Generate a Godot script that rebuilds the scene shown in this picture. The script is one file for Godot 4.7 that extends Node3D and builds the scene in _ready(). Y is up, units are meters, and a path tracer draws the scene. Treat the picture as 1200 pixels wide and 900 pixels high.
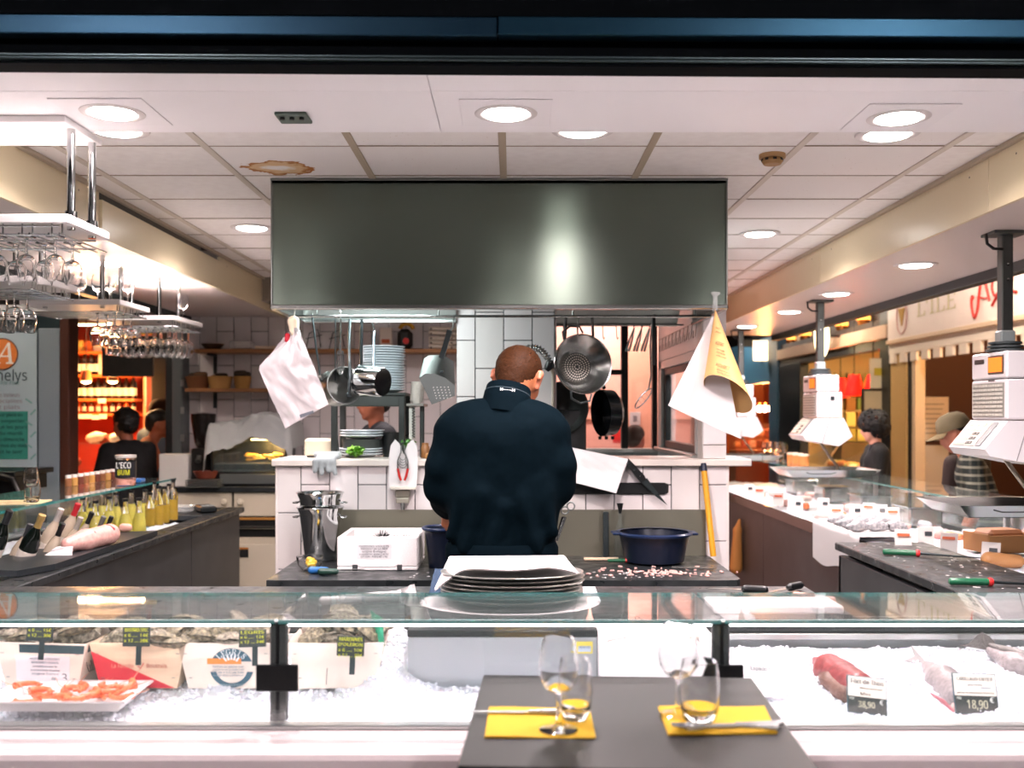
extends Node3D
# A market fish stall seen across its front counter. Units are metres, y up, the camera looks along -z from eye height 1.5.
const EYE := 1.5
const FOC := 1200.0
var mats := {}
var rng := RandomNumberGenerator.new()
var glasses_mesh := {}

# a point of the place from its direction in the photograph and its real distance d along the view axis
func P(x: float, y: float, d: float) -> Vector3:
	return Vector3((x - 600.0) * d / FOC, EYE - (y - 485.0) * d / FOC, -d)

func rnd(a: float, b: float) -> float:
	return rng.randf_range(a, b)

# ---------- materials ----------
func noise_tex(sd: int, freq: float, c0: Color, c1: Color, px := 256, fractal := 4, w := 0, normal := false, bump := 4.0) -> NoiseTexture2D:
	var n := FastNoiseLite.new()
	n.seed = sd
	n.frequency = freq
	n.noise_type = FastNoiseLite.TYPE_SIMPLEX_SMOOTH
	n.fractal_octaves = fractal
	var t := NoiseTexture2D.new()
	t.width = w if w > 0 else px
	t.height = px
	t.seamless = true
	t.noise = n
	if normal:
		t.as_normal_map = true
		t.bump_strength = bump
	else:
		var g := Gradient.new()
		g.set_color(0, c0)
		g.set_color(1, c1)
		t.color_ramp = g
	return t

func mat(called: String, col: Color, rough := 0.6, metal := 0.0) -> StandardMaterial3D:
	if mats.has(called):
		return mats[called]
	var m := StandardMaterial3D.new()
	m.resource_name = called
	m.albedo_color = col
	m.roughness = rough
	m.metallic = metal
	mats[called] = m
	return m

func hexm(h: String, rough := 0.6, metal := 0.0) -> StandardMaterial3D:
	return mat("c_%s_%d_%d" % [h, int(rough * 100), int(metal * 100)], Color(h), rough, metal)

func triplanar(m: StandardMaterial3D, tex: Texture2D, scale: Vector3, world := false) -> StandardMaterial3D:
	m.albedo_texture = tex
	m.uv1_triplanar = true
	m.uv1_world_triplanar = world
	m.uv1_scale = scale
	return m

func relief(m: StandardMaterial3D, tex: Texture2D, cm: float) -> StandardMaterial3D:
	m.heightmap_enabled = true
	m.heightmap_texture = tex
	m.heightmap_scale = cm
	return m

func glow(called: String, col: Color, energy: float) -> StandardMaterial3D:
	var m := mat(called, col, 0.5)
	m.emission_enabled = true
	m.emission = col
	m.emission_energy_multiplier = energy
	return m

func pane_mat(called: String, col: Color, alpha: float) -> StandardMaterial3D:
	var m := mat(called, Color(col.r, col.g, col.b, alpha), 0.02)
	m.transparency = BaseMaterial3D.TRANSPARENCY_ALPHA
	return m

# ---------- shapes ----------
func S() -> SurfaceTool:
	var st := SurfaceTool.new()
	st.begin(Mesh.PRIMITIVE_TRIANGLES)
	st.set_smooth_group(-1)
	return st

func vtx(st: SurfaceTool, p: Vector3, uv := Vector2.ZERO) -> void:
	st.set_uv(uv)
	st.add_vertex(p)

func tri(st: SurfaceTool, a: Vector3, b: Vector3, c: Vector3) -> void:
	vtx(st, a)
	vtx(st, b)
	vtx(st, c)

func quad(st: SurfaceTool, a: Vector3, b: Vector3, c: Vector3, d: Vector3) -> void:
	vtx(st, a, Vector2(0, 1))
	vtx(st, b, Vector2(0, 0))
	vtx(st, c, Vector2(1, 0))
	vtx(st, a, Vector2(0, 1))
	vtx(st, c, Vector2(1, 0))
	vtx(st, d, Vector2(1, 1))

func tri_out(st: SurfaceTool, a: Vector3, b: Vector3, c: Vector3, o: Vector3) -> void:
	if (c - a).cross(b - a).dot((a + b + c) / 3.0 - o) < 0.0:
		tri(st, a, c, b)
	else:
		tri(st, a, b, c)

func quad_out(st: SurfaceTool, a: Vector3, b: Vector3, c: Vector3, d: Vector3, o: Vector3) -> void:
	tri_out(st, a, b, c, o)
	tri_out(st, a, c, d, o)

# a block with chamfered edges
func bx(st: SurfaceTool, c: Vector3, s: Vector3, bev := 0.0, basis := Basis()) -> SurfaceTool:
	var h := s * 0.5
	var b: float = minf(bev, minf(h.x, minf(h.y, h.z)) * 0.9)
	var pt := func(sg: Array, ax: int) -> Vector3:
		var v := Vector3()
		for i in 3:
			v[i] = sg[i] * (h[i] if i == ax else h[i] - b)
		return c + basis * v
	for ax in 3:
		var a1 := (ax + 1) % 3
		var a2 := (ax + 2) % 3
		for s0 in [-1.0, 1.0]:
			var q := []
			for pr in [[-1.0, -1.0], [1.0, -1.0], [1.0, 1.0], [-1.0, 1.0]]:
				var sg := [0.0, 0.0, 0.0]
				sg[ax] = s0
				sg[a1] = pr[0]
				sg[a2] = pr[1]
				q.append(pt.call(sg, ax))
			quad_out(st, q[0], q[1], q[2], q[3], c)
			if b > 0.0:
				for s1 in [-1.0, 1.0]:
					var lo := [0.0, 0.0, 0.0]
					lo[a1] = s0
					lo[a2] = s1
					lo[ax] = -1.0
					var hi := lo.duplicate()
					hi[ax] = 1.0
					quad_out(st, pt.call(lo, a1), pt.call(hi, a1), pt.call(hi, a2), pt.call(lo, a2), c)
	if b > 0.0:
		for k in 8:
			var sg := [1.0 if k & 1 else -1.0, 1.0 if k & 2 else -1.0, 1.0 if k & 4 else -1.0]
			tri_out(st, pt.call(sg, 0), pt.call(sg, 1), pt.call(sg, 2), c)
	return st

func span(st: SurfaceTool, a: Vector3, b: Vector3, bev := 0.0) -> SurfaceTool:
	return bx(st, (a + b) * 0.5, (b - a).abs(), bev)

# a flat sheet with the uv 0..1 laid over it; a b c d run round it from the lower corner on the side of u = 0
func sheet(st: SurfaceTool, a: Vector3, b: Vector3, c: Vector3, d: Vector3) -> SurfaceTool:
	quad(st, a, d, c, b)
	return st

func tube(st: SurfaceTool, pts: Array, rad, sides := 8, caps := true) -> SurfaceTool:
	var n := pts.size()
	var rings := []
	var t0: Vector3 = (pts[1] - pts[0]).normalized()
	var u := t0.cross(Vector3.UP if absf(t0.y) < 0.9 else Vector3.RIGHT).normalized()
	for i in n:
		var t: Vector3 = (pts[mini(i + 1, n - 1)] - pts[maxi(i - 1, 0)]).normalized()
		u = (u - t * u.dot(t)).normalized()
		var w := t.cross(u)
		var r: float = rad[i] if rad is Array else rad
		var ring := []
		for k in sides:
			var a := TAU * k / sides
			ring.append(pts[i] + (u * cos(a) + w * sin(a)) * r)
		rings.append(ring)
	st.set_smooth_group(0)
	for i in n - 1:
		for k in sides:
			var k2 := (k + 1) % sides
			quad(st, rings[i][k], rings[i][k2], rings[i + 1][k2], rings[i + 1][k])
	st.set_smooth_group(-1)
	if caps:
		for k in sides:
			var k2 := (k + 1) % sides
			tri(st, pts[0], rings[0][k2], rings[0][k])
			tri(st, pts[n - 1], rings[n - 1][k], rings[n - 1][k2])
	return st

# a profile of (radius, height) turned about the y axis
func lathe(st: SurfaceTool, prof: Array, seg := 20, xf := Transform3D(), squash := 1.0) -> SurfaceTool:
	var group := 1
	for i in prof.size() - 1:
		var p: Vector2 = prof[i]
		var q: Vector2 = prof[i + 1]
		if i > 0:
			var e: Vector2 = p - prof[i - 1]
			if e.length() > 0.0 and absf(e.angle_to(q - p)) > 0.7:
				group += 1
		st.set_smooth_group(group)
		for k in seg:
			var a := TAU * k / seg
			var b := TAU * (k + 1) / seg
			var p0 := xf * Vector3(p.x * cos(a), p.y, p.x * sin(a) * squash)
			var p1 := xf * Vector3(p.x * cos(b), p.y, p.x * sin(b) * squash)
			var q0 := xf * Vector3(q.x * cos(a), q.y, q.x * sin(a) * squash)
			var q1 := xf * Vector3(q.x * cos(b), q.y, q.x * sin(b) * squash)
			var ua := float(k) / seg
			var ub := float(k + 1) / seg
			if q.x > 1e-6:
				vtx(st, p0, Vector2(ua, 0))
				vtx(st, q1, Vector2(ub, 1))
				vtx(st, q0, Vector2(ua, 1))
			if p.x > 1e-6:
				vtx(st, p0, Vector2(ua, 0))
				vtx(st, p1, Vector2(ub, 0))
				vtx(st, q1, Vector2(ub, 1))
	st.set_smooth_group(-1)
	return st

# an outline in x, y given thickness along z
func prism(st: SurfaceTool, poly: Array, depth: float, xf := Transform3D()) -> SurfaceTool:
	var pk := PackedVector2Array(poly)
	if Geometry2D.is_polygon_clockwise(pk):
		pk.reverse()
	var idx := Geometry2D.triangulate_polygon(pk)
	var z := depth * 0.5
	var lo := pk[0]
	var hi := pk[0]
	for p in pk:
		lo = lo.min(p)
		hi = hi.max(p)
	var sz := (hi - lo).max(Vector2(1e-6, 1e-6))
	for i in range(0, idx.size(), 3):
		for s in [1.0, -1.0]:
			var order := [idx[i], idx[i + 2], idx[i + 1]]
			if pk[order[1]].x * 0.0 + (pk[order[1]] - pk[order[0]]).cross(pk[order[2]] - pk[order[0]]) * s > 0.0:
				order = [order[0], order[2], order[1]]
			for k in order:
				var p := pk[k]
				vtx(st, xf * Vector3(p.x, p.y, z * s), Vector2((p.x - lo.x) / sz.x, 1.0 - (p.y - lo.y) / sz.y))
	for i in pk.size():
		var a := pk[i]
		var b := pk[(i + 1) % pk.size()]
		quad(st, xf * Vector3(a.x, a.y, z), xf * Vector3(a.x, a.y, -z), xf * Vector3(b.x, b.y, -z), xf * Vector3(b.x, b.y, z))
	return st

# a soft sheet f(u, v) with thickness
func cloth(st: SurfaceTool, nu: int, nv: int, f: Callable, thick := 0.0015) -> SurfaceTool:
	var g := []
	for i in nu + 1:
		var row := []
		for j in nv + 1:
			row.append(f.call(float(i) / nu, float(j) / nv))
		g.append(row)
	var off := []
	for i in nu + 1:
		var row := []
		for j in nv + 1:
			var du: Vector3 = g[mini(i + 1, nu)][j] - g[maxi(i - 1, 0)][j]
			var dv: Vector3 = g[i][mini(j + 1, nv)] - g[i][maxi(j - 1, 0)]
			row.append(du.cross(dv).normalized() * thick)
		off.append(row)
	for side in 2:
		st.set_smooth_group(side + 1)
		for i in nu:
			for j in nv:
				var c := []
				for k in [[0, 0], [1, 0], [1, 1], [0, 1]]:
					c.append(g[i + k[0]][j + k[1]] + off[i + k[0]][j + k[1]] * float(side))
				var uv := [Vector2(float(i) / nu, float(j) / nv), Vector2(float(i + 1) / nu, float(j) / nv), Vector2(float(i + 1) / nu, float(j + 1) / nv), Vector2(float(i) / nu, float(j + 1) / nv)]
				var order := [0, 1, 2, 0, 2, 3] if side == 0 else [0, 2, 1, 0, 3, 2]
				for k in order:
					vtx(st, c[k], uv[k])
	st.set_smooth_group(-1)
	return st

# a continuous body: tapered capsules [a, b, ra, rb] joined by a smooth minimum and meshed as surface nets
func flesh(st: SurfaceTool, caps: Array, cell: float, k := 0.03, bumps: FastNoiseLite = null, amp := 0.0) -> SurfaceTool:
	var lo := Vector3(1e9, 1e9, 1e9)
	var hi := -lo
	for c in caps:
		var r: float = maxf(c[2], c[3]) + k * 0.5 + cell * 2.0
		var rv := Vector3(r, r, r)
		lo = lo.min(c[0] - rv).min(c[1] - rv)
		hi = hi.max(c[0] + rv).max(c[1] + rv)
	var n := Vector3i(((hi - lo) / cell).ceil()) + Vector3i.ONE
	var f := PackedFloat32Array()
	f.resize(n.x * n.y * n.z)
	f.fill(10.0)
	for c in caps:
		var a: Vector3 = c[0]
		var ab: Vector3 = c[1] - a
		var ra: float = c[2]
		var dr: float = c[3] - ra
		var l2: float = maxf(ab.length_squared(), 1e-9)
		var r: float = maxf(c[2], c[3]) + k + cell * 2.0
		var rv := Vector3(r, r, r)
		var i0 := Vector3i((a.min(c[1]) - rv - lo) / cell).clamp(Vector3i.ZERO, n - Vector3i.ONE)
		var i1 := Vector3i((a.max(c[1]) + rv - lo) / cell).clamp(Vector3i.ZERO, n - Vector3i.ONE)
		for z in range(i0.z, i1.z + 1):
			for y in range(i0.y, i1.y + 1):
				var at := (z * n.y + y) * n.x
				for x in range(i0.x, i1.x + 1):
					var p := lo + Vector3(x, y, z) * cell - a
					var t := clampf(p.dot(ab) / l2, 0.0, 1.0)
					var d := (p - ab * t).length() - ra - dr * t
					var o := f[at + x]
					var h := maxf(k - absf(d - o), 0.0) / k
					f[at + x] = minf(d, o) - h * h * k * 0.25
	if bumps:
		for z in n.z:
			for y in n.y:
				for x in n.x:
					var at := (z * n.y + y) * n.x + x
					if absf(f[at]) < 0.04:
						var p := lo + Vector3(x, y, z) * cell
						f[at] += bumps.get_noise_3d(p.x, p.y, p.z) * amp
	var vid := {}
	var vs := []
	var nx := n.x
	var nxy := n.x * n.y
	var corner := [0, 1, nx, nx + 1, nxy, nxy + 1, nxy + nx, nxy + nx + 1]
	var edges := [[0, 1], [2, 3], [4, 5], [6, 7], [0, 2], [1, 3], [4, 6], [5, 7], [0, 4], [1, 5], [2, 6], [3, 7]]
	for z in n.z - 1:
		for y in n.y - 1:
			for x in n.x - 1:
				var at := z * nxy + y * nx + x
				if absf(f[at]) > cell * 2.0:
					continue
				var inside := 0
				for q in corner:
					if f[at + q] < 0.0:
						inside += 1
				if inside == 0 or inside == 8:
					continue
				var sum := Vector3.ZERO
				var cnt := 0
				for e in edges:
					var fa := f[at + corner[e[0]]]
					var fb := f[at + corner[e[1]]]
					if (fa < 0.0) != (fb < 0.0):
						var t := fa / (fa - fb)
						var pa := Vector3(e[0] & 1, (e[0] >> 1) & 1, e[0] >> 2)
						var pb := Vector3(e[1] & 1, (e[1] >> 1) & 1, e[1] >> 2)
						sum += pa.lerp(pb, t)
						cnt += 1
				vid[at] = vs.size()
				vs.append(lo + (Vector3(x, y, z) + sum / cnt) * cell)
	st.set_smooth_group(0)
	for at in vid:
		for ax in 3:
			var step: int = [1, nx, nxy][ax]
			var s1: int = [nx, nxy, 1][ax]
			var s2: int = [nxy, 1, nx][ax]
			var fa := f[at]
			var fb := f[at + step]
			if (fa < 0.0) == (fb < 0.0):
				continue
			if not (vid.has(at - s1) and vid.has(at - s2) and vid.has(at - s1 - s2)):
				continue
			var a: Vector3 = vs[vid[at]]
			var b: Vector3 = vs[vid[at - s1]]
			var c: Vector3 = vs[vid[at - s1 - s2]]
			var d: Vector3 = vs[vid[at - s2]]
			if fa < 0.0:
				quad(st, a, d, c, b)
			else:
				quad(st, a, b, c, d)
	st.set_smooth_group(-1)
	return st

# ---------- things ----------
func meta(o: Node, label := "", category := "", group := "", kind := "") -> void:
	if label: o.set_meta("label", label)
	if category: o.set_meta("category", category)
	if group: o.set_meta("group", group)
	if kind: o.set_meta("kind", kind)

func thing(called: String, label: String, category: String, at := Vector3.ZERO, group := "", turn := 0.0) -> Node3D:
	var o := Node3D.new()
	o.name = called
	o.position = at
	o.rotation.y = turn
	meta(o, label, category, group)
	add_child(o, true)
	return o

func part(called: String, st, m: Material, parent: Node3D, label := "") -> MeshInstance3D:
	var o := MeshInstance3D.new()
	o.name = called
	if st is SurfaceTool:
		st.generate_normals()
		o.mesh = st.commit()
	else:
		o.mesh = st
	o.material_override = m
	if label: o.set_meta("label", label)
	parent.add_child(o, true)
	return o

func one(called: String, st, m: Material, label: String, category: String, group := "", at := Vector3.ZERO) -> MeshInstance3D:
	var o := part(called, st, m, self)
	o.position = at
	meta(o, label, category, group)
	return o

func struct(called: String, st, m: Material, label := "", parent: Node3D = null) -> MeshInstance3D:
	var o := part(called, st, m, parent if parent else self, label)
	if parent == null:
		o.set_meta("kind", "structure")
	return o

func struct_node(called: String, label: String) -> Node3D:
	var o := Node3D.new()
	o.name = called
	meta(o, label, "", "", "structure")
	add_child(o, true)
	return o

func copy_of(o: Node3D, at: Vector3, turn := 0.0, label := "") -> Node3D:
	var c: Node3D = o.duplicate()
	c.name = String(o.name).rstrip("0123456789")
	add_child(c, true)
	c.position = at
	c.rotation.y = turn
	if label: c.set_meta("label", label)
	return c

func lettering(parent: Node3D, s: String, height: float, xf: Transform3D, m: Material, serif := false, width := 0.0, called := "lettering") -> MeshInstance3D:
	var f := SystemFont.new()
	f.font_names = PackedStringArray(["Droid Serif" if serif else "Droid Sans"])
	var t := TextMesh.new()
	t.font = f
	t.text = s
	t.font_size = 20
	t.pixel_size = height / 14.3
	t.depth = 0.0008
	t.curve_step = 2.0
	var o := MeshInstance3D.new()
	o.name = called
	o.mesh = t
	o.material_override = m
	o.transform = xf
	if width > 0.0:
		var w := t.get_aabb().size.x
		if w > 0.0:
			o.scale = Vector3(width / w, 1, 1)
	parent.add_child(o, true)
	return o

func at3(p: Vector3, b := Basis()) -> Transform3D:
	return Transform3D(b, p)

func rx(a: float) -> Basis: return Basis(Vector3.RIGHT, a)
func ry(a: float) -> Basis: return Basis(Vector3.UP, a)
func rz(a: float) -> Basis: return Basis(Vector3.BACK, a)

func arc_pts(c: Vector3, r: float, a0: float, a1: float, n: int, u: Vector3, v: Vector3) -> Array:
	var o := []
	for i in n + 1:
		var a := lerpf(a0, a1, float(i) / n)
		o.append(c + u * cos(a) * r + v * sin(a) * r)
	return o

func V(x: float, y: float, z: float) -> Vector3:
	return Vector3(x, y, z)

func W(x: float, y: float) -> Vector2:
	return Vector2(x, y)

# ---------- light fittings ----------
func downlight(at: Vector3, r: float, energy: float, label: String, group: String, square := 0.0, warm := Color(1.0, 0.93, 0.93)) -> Node3D:
	var t := thing("downlight", label, "downlight", at, group)
	var ring := S()
	lathe(ring, [W(r * 0.97, 0.012), W(r * 0.99, -0.003), W(r * 1.12, -0.006), W(r * 1.34, -0.003), W(r * 1.38, 0.001)], 32)
	part("trim_ring", ring, hexm("d6d0ce", 0.45), t)
	if square > 0.0:
		var fr := S()
		bx(fr, V(0, -0.001, 0), V(square, 0.002, square), 0.0008)
		part("mounting_plate", fr, mat("plate_trim", Color("f0edee"), 0.5), t)
	var disc := S()
	lathe(disc, [W(r * 0.97, -0.001), W(r * 0.9, -0.0075), W(0, -0.009)], 32)
	part("lamp_lens", disc, glow("lamp_glow", Color(1.0, 0.97, 0.95), 4.0), t)
	var l := SpotLight3D.new()
	l.name = "lamp_beam"
	l.position = V(0, -0.03, 0)
	l.rotation.x = -PI / 2
	l.spot_angle = 80.0
	l.spot_angle_attenuation = 1.0
	l.spot_attenuation = 2.0
	l.spot_range = 30.0
	l.light_energy = energy
	l.light_color = warm
	l.light_size = r
	l.shadow_enabled = true
	t.add_child(l, true)
	return t

func area(at: Vector3, size: Vector2, energy: float, col: Color, b := Basis()) -> AreaLight3D:
	var l := AreaLight3D.new()
	l.name = "area_lamp"
	l.area_size = size
	l.area_normalize_energy = true
	l.light_energy = energy
	l.light_color = col
	l.transform = Transform3D(b, at)
	l.area_range = 30.0
	l.shadow_enabled = true
	add_child(l, true)
	return l

func omni(at: Vector3, energy: float, col: Color, size := 0.05, parent: Node3D = null) -> OmniLight3D:
	var l := OmniLight3D.new()
	l.name = "lamp_bulb_light"
	l.position = at
	l.light_energy = energy
	l.light_color = col
	l.light_size = size
	l.omni_range = 30.0
	l.omni_attenuation = 2.0
	l.shadow_enabled = true
	(parent if parent else self).add_child(l, true)
	return l

func _ready() -> void:
	rng.seed = 20240611
	# camera: eye height, level, the lens shifted so that the horizon lies a little under the middle
	var cam := Camera3D.new()
	cam.name = "camera"
	cam.projection = Camera3D.PROJECTION_FRUSTUM
	cam.near = 0.1
	cam.far = 100.0
	cam.size = 0.1 * 900.0 / FOC
	cam.frustum_offset = W(0, 0.1 * 35.0 / FOC)
	cam.position = V(0, EYE, 0)
	var ca := CameraAttributesPhysical.new()
	ca.frustum_near = 0.1
	ca.frustum_far = 100.0
	ca.frustum_focal_length = 36.0
	ca.frustum_focus_distance = 3.3
	ca.exposure_aperture = 3.2
	cam.attributes = ca
	cam.current = true
	add_child(cam)
	var we := WorldEnvironment.new()
	we.name = "world_environment"
	var env := Environment.new()
	env.background_mode = Environment.BG_COLOR
	env.background_color = Color("040606")
	env.tonemap_mode = Environment.TONE_MAPPER_LINEAR
	env.tonemap_exposure = 7.5
	env.sdfgi_enabled = true
	env.ssao_enabled = true
	env.ssil_enabled = true
	we.environment = env
	add_child(we)
	lights()
	make_materials()
	shell()
	stall_ceiling()
	kitchen_walls()
	hood_and_bench()
	front_counter()
	side_counters()
	back_bar()
	back_room()
	background_left()
	background_right()
	chef()
	front_table()
	counter_goods()
	bench_goods()
	ledge_goods()
	hanging_goods()
	bar_goods()
	fish_bar_goods()
	glass_racks()
	hanging_scales()

func lights() -> void:
	# three square-plate downlights in the front soffit
	var n := 0
	for x in [132.0, 593.0, 1053.0]:
		var h: float = 485.0 - [131.0, 132.0, 137.0][n]
		var d := 0.8 * FOC / h
		downlight(V((x - 600.0) * d / FOC, 2.299, -d), 0.062, 0.38, ["round downlight in square plate above the glass racks", "round downlight in square plate in the middle of the soffit", "round downlight in square plate above the fish scales"][n], "soffit downlights", 0.24)
		n += 1
	# ceiling downlights over the passages: a row hidden by the soffit and a row beside the hood
	for a in [[137.0, 151.0, "recessed ceiling downlight half hidden behind the soffit above glass racks"], [683.0, 151.5, "recessed ceiling downlight half hidden behind the soffit before the hood"], [1040.0, 156.0, "recessed ceiling downlight half hidden behind the soffit near the cream fascia"], [295.0, 266.0, "recessed ceiling downlight beside the hood above the bar counter"], [890.0, 273.0, "recessed ceiling downlight beside the hood above the fish passage"], [497.0, 312.0, "recessed ceiling downlight above the back kitchen"]]:
		var d: float = 0.92 * FOC / (485.0 - a[1])
		downlight(V((a[0] - 600.0) * d / FOC, 2.416, -d), 0.075, 0.3 if a[1] > 300.0 else 0.5, a[2], "ceiling downlights")
	# downlights in the two side soffits
	for a in [[1073.0, 310.0, "first"], [980.0, 344.0, "second"], [925.0, 365.0, "third"], [875.0, 382.0, "fourth"]]:
		var d: float = 0.72 * FOC / (485.0 - a[1])
		downlight(V((a[0] - 600.0) * d / FOC, 2.218, -d), 0.075, 0.34, "soffit downlight above the fish counter, %s from the front" % a[2], "fish counter downlights")
	for a in [[131.0, 308.0, "first"], [193.0, 332.0, "second"]]:
		var d: float = 0.72 * FOC / (485.0 - a[1])
		downlight(V((a[0] - 600.0) * d / FOC, 2.218, -d), 0.075, 0.3, "soffit downlight above the bar racks, %s from the front" % a[2], "bar downlights")
	# strip lamp under the front edge of the counter glass
	var strip := thing("case_light", "slim white strip lamp under the front glass edge", "lamp", V(0, 1.069, -2.112))
	part("housing", bx(S(), V(0, 0.002, 0), V(3.9, 0.008, 0.016), 0.002), hexm("d8dcdc", 0.4), strip)
	part("lamp_strip", bx(S(), V(0, -0.0035, 0), V(3.88, 0.004, 0.013), 0.001), glow("strip_glow", Color(1.0, 0.98, 0.98), 2.5), strip)
	area(V(0, 1.060, -2.115), W(3.8, 0.014), 0.03, Color(1.0, 0.97, 1.0), rx(-PI / 2 + 0.5))
	# hall lamps: two over the aisle behind the viewer, three down the aisle of the shop fronts, one over the bar's aisle
	for a in [[-1.9, -1.0, 0.6, "the open floor"], [1.9, -1.0, 0.6, "the open floor"], [3.1, 7.4, 0.5, "the aisle before the restaurant"], [3.1, 11.5, 0.45, "the aisle before the red lamp shop"], [3.0, 16.5, 0.5, "the aisle before the blue shop"], [-3.3, 5.4, 0.16, "the poster wall"]]:
		var t := thing("hall_lamp", "white dome lamp hanging over %s" % a[3], "lamp", V(a[0], 3.3, -a[1]), "aisle lamps")
		part("lamp_shade", lathe(S(), [W(0.02, 0.22), W(0.05, 0.2), W(0.18, 0.1), W(0.25, 0.0), W(0.245, 0.0), W(0.17, 0.09), W(0.02, 0.18)], 24), hexm("dcdcd8", 0.4), t)
		part("cord", tube(S(), [V(0, 0.2, 0), V(0, 1.0, 0)], 0.006, 6), hexm("202020"), t)
		part("bulb", lathe(S(), [W(0, 0.0), W(0.05, 0.02), W(0.06, 0.06), W(0.03, 0.13), W(0, 0.14)], 16), glow("bulb_glow", Color(1.0, 0.93, 0.85), 4.0), t)
		omni(V(0, -0.04, 0), a[2], Color(1.0, 0.95, 0.97) if a[1] < 0.0 else Color(1.0, 0.92, 0.84), 0.06, t)

func make_materials() -> void:
	var m := mat("steel_brushed", Color("6c776e"), 0.3, 1.0)
	m.anisotropy_enabled = true
	m.anisotropy = -0.75
	m = mat("steel", Color("b4b6b4"), 0.22, 1.0)
	m = mat("steel_dull", Color("8b8f8d"), 0.4, 1.0)
	m = mat("chrome", Color("cfd2d2"), 0.08, 1.0)
	m = mat("alu", Color("b9bcba"), 0.35, 1.0)
	m = mat("white_tile", Color("dcd5d5"), 0.14)
	m = mat("white_tile_b", Color("d9d2d0"), 0.16)
	m = mat("white_tile_c", Color("e2dbdb"), 0.12)
	m = mat("grout", Color("3a4046"), 0.9)
	m = mat("ceiling_tile", Color("ffffff"), 0.85)
	triplanar(m, noise_tex(11, 0.05, Color("ebe7e4"), Color("f3f0ed"), 256, 5), V(1.3, 1.3, 1.3), true)
	m = mat("ceiling_tile_spotted", Color("ffffff"), 0.85)
	triplanar(m, speckle_tex(), V(1.9, 1.9, 1.9), true)
	m = mat("soffit_white", Color("f3f0f1"), 0.5)
	m = mat("cream", Color("e6d7b4"), 0.28)
	m = mat("black_top", Color("ffffff"), 0.3)
	triplanar(m, noise_tex(21, 0.03, Color("14181a"), Color("282c2e"), 256, 5), V(1.4, 1.4, 1.4))
	m.roughness_texture = noise_tex(22, 0.03, Color(0.35, 0.35, 0.35), Color(1, 1, 1), 256, 4)
	m.roughness = 0.6
	m = mat("grey_panel", Color("ffffff"), 0.42)
	triplanar(m, noise_tex(23, 0.02, Color("2b2d2f"), Color("3a3b3d"), 256, 5), V(0.9, 0.9, 0.9))
	m = mat("black_plastic", Color("0c1012"), 0.35)
	m = mat("platter_steel", Color("b6b6b2"), 0.28, 0.85)
	m = mat("cutlery", Color("c8c8c6"), 0.25, 0.6)
	m = mat("white_plastic", Color("e8e4e4"), 0.3)
	m = mat("styrofoam", Color("ffffff"), 0.8)
	triplanar(m, noise_tex(31, 0.15, Color("e0dcdc"), Color("efecec"), 128, 2), V(9, 9, 9))
	relief(m, noise_tex(32, 0.2, Color(0, 0, 0), Color(1, 1, 1), 128, 2), 0.06)
	m = mat("ice", Color("e2e5ec"), 0.35)
	m.subsurf_scatter_enabled = true
	m.subsurf_scatter_strength = 0.15
	relief(m, noise_tex(41, 0.12, Color(0, 0, 0), Color(1, 1, 1), 256, 3), 0.5)
	m.uv1_triplanar = true
	m.uv1_scale = V(7, 7, 7)
	m = mat("wood_light", Color("ffffff"), 0.55)
	triplanar(m, noise_tex(51, 0.03, Color("dcc0a0"), Color("e9d4b8"), 256, 4), V(1.0, 8.0, 1.0))
	m = mat("wood_shelf", Color("ffffff"), 0.5)
	triplanar(m, noise_tex(52, 0.03, Color("8a5a30"), Color("a87444"), 256, 4), V(0.6, 6.0, 6.0))
	m = mat("paper_white", Color("d6d0d0"), 0.75)
	m.backlight_enabled = true
	m.backlight = Color(0.25, 0.24, 0.24)
	m = mat("towel", Color("e9e4e4"), 0.9)
	relief(m, noise_tex(53, 0.1, Color(0, 0, 0), Color(1, 1, 1), 128, 2), 0.06)
	m.uv1_triplanar = true
	m.uv1_scale = V(14, 14, 14)
	m = mat("skin", Color("a0603f"), 0.5)
	m.subsurf_scatter_enabled = true
	m.subsurf_scatter_strength = 0.1
	m = mat("skin_pink", Color("b0694e"), 0.5)
	m = mat("hair_brown", Color("ffffff"), 0.6)
	triplanar(m, noise_tex(61, 0.08, Color("1a0d06"), Color("4a2a13"), 256, 3), V(6, 14, 6))
	m.metallic_specular = 0.2
	relief(m, noise_tex(62, 0.2, Color(0, 0, 0), Color(1, 1, 1), 128, 2), 0.15)
	m = mat("hair_dark", Color("120c0a"), 0.5)
	m = mat("navy_fleece", Color("ffffff"), 0.85)
	triplanar(m, noise_tex(63, 0.06, Color("030c11"), Color("051017"), 256, 4), V(3, 3, 3))
	m.metallic_specular = 0.12
	pane_mat("glass", Color(0.85, 0.95, 0.93), 0.03)
	m = pane_mat("glass_thin", Color(1, 1, 1), 0.0)
	m.refraction_enabled = true
	m.refraction_scale = 0.045
	m = pane_mat("glass_edge", Color("2f8f8c"), 0.55)
	m = pane_mat("liquid_yellow", Color("d8cf3a"), 0.7)
	m = pane_mat("plastic_clear", Color("e8ecec"), 0.18)
	m = mat("plastic_bag", Color("cbc5c7"), 0.22)
	m.backlight_enabled = true
	m.backlight = Color(0.5, 0.48, 0.48)

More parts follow.
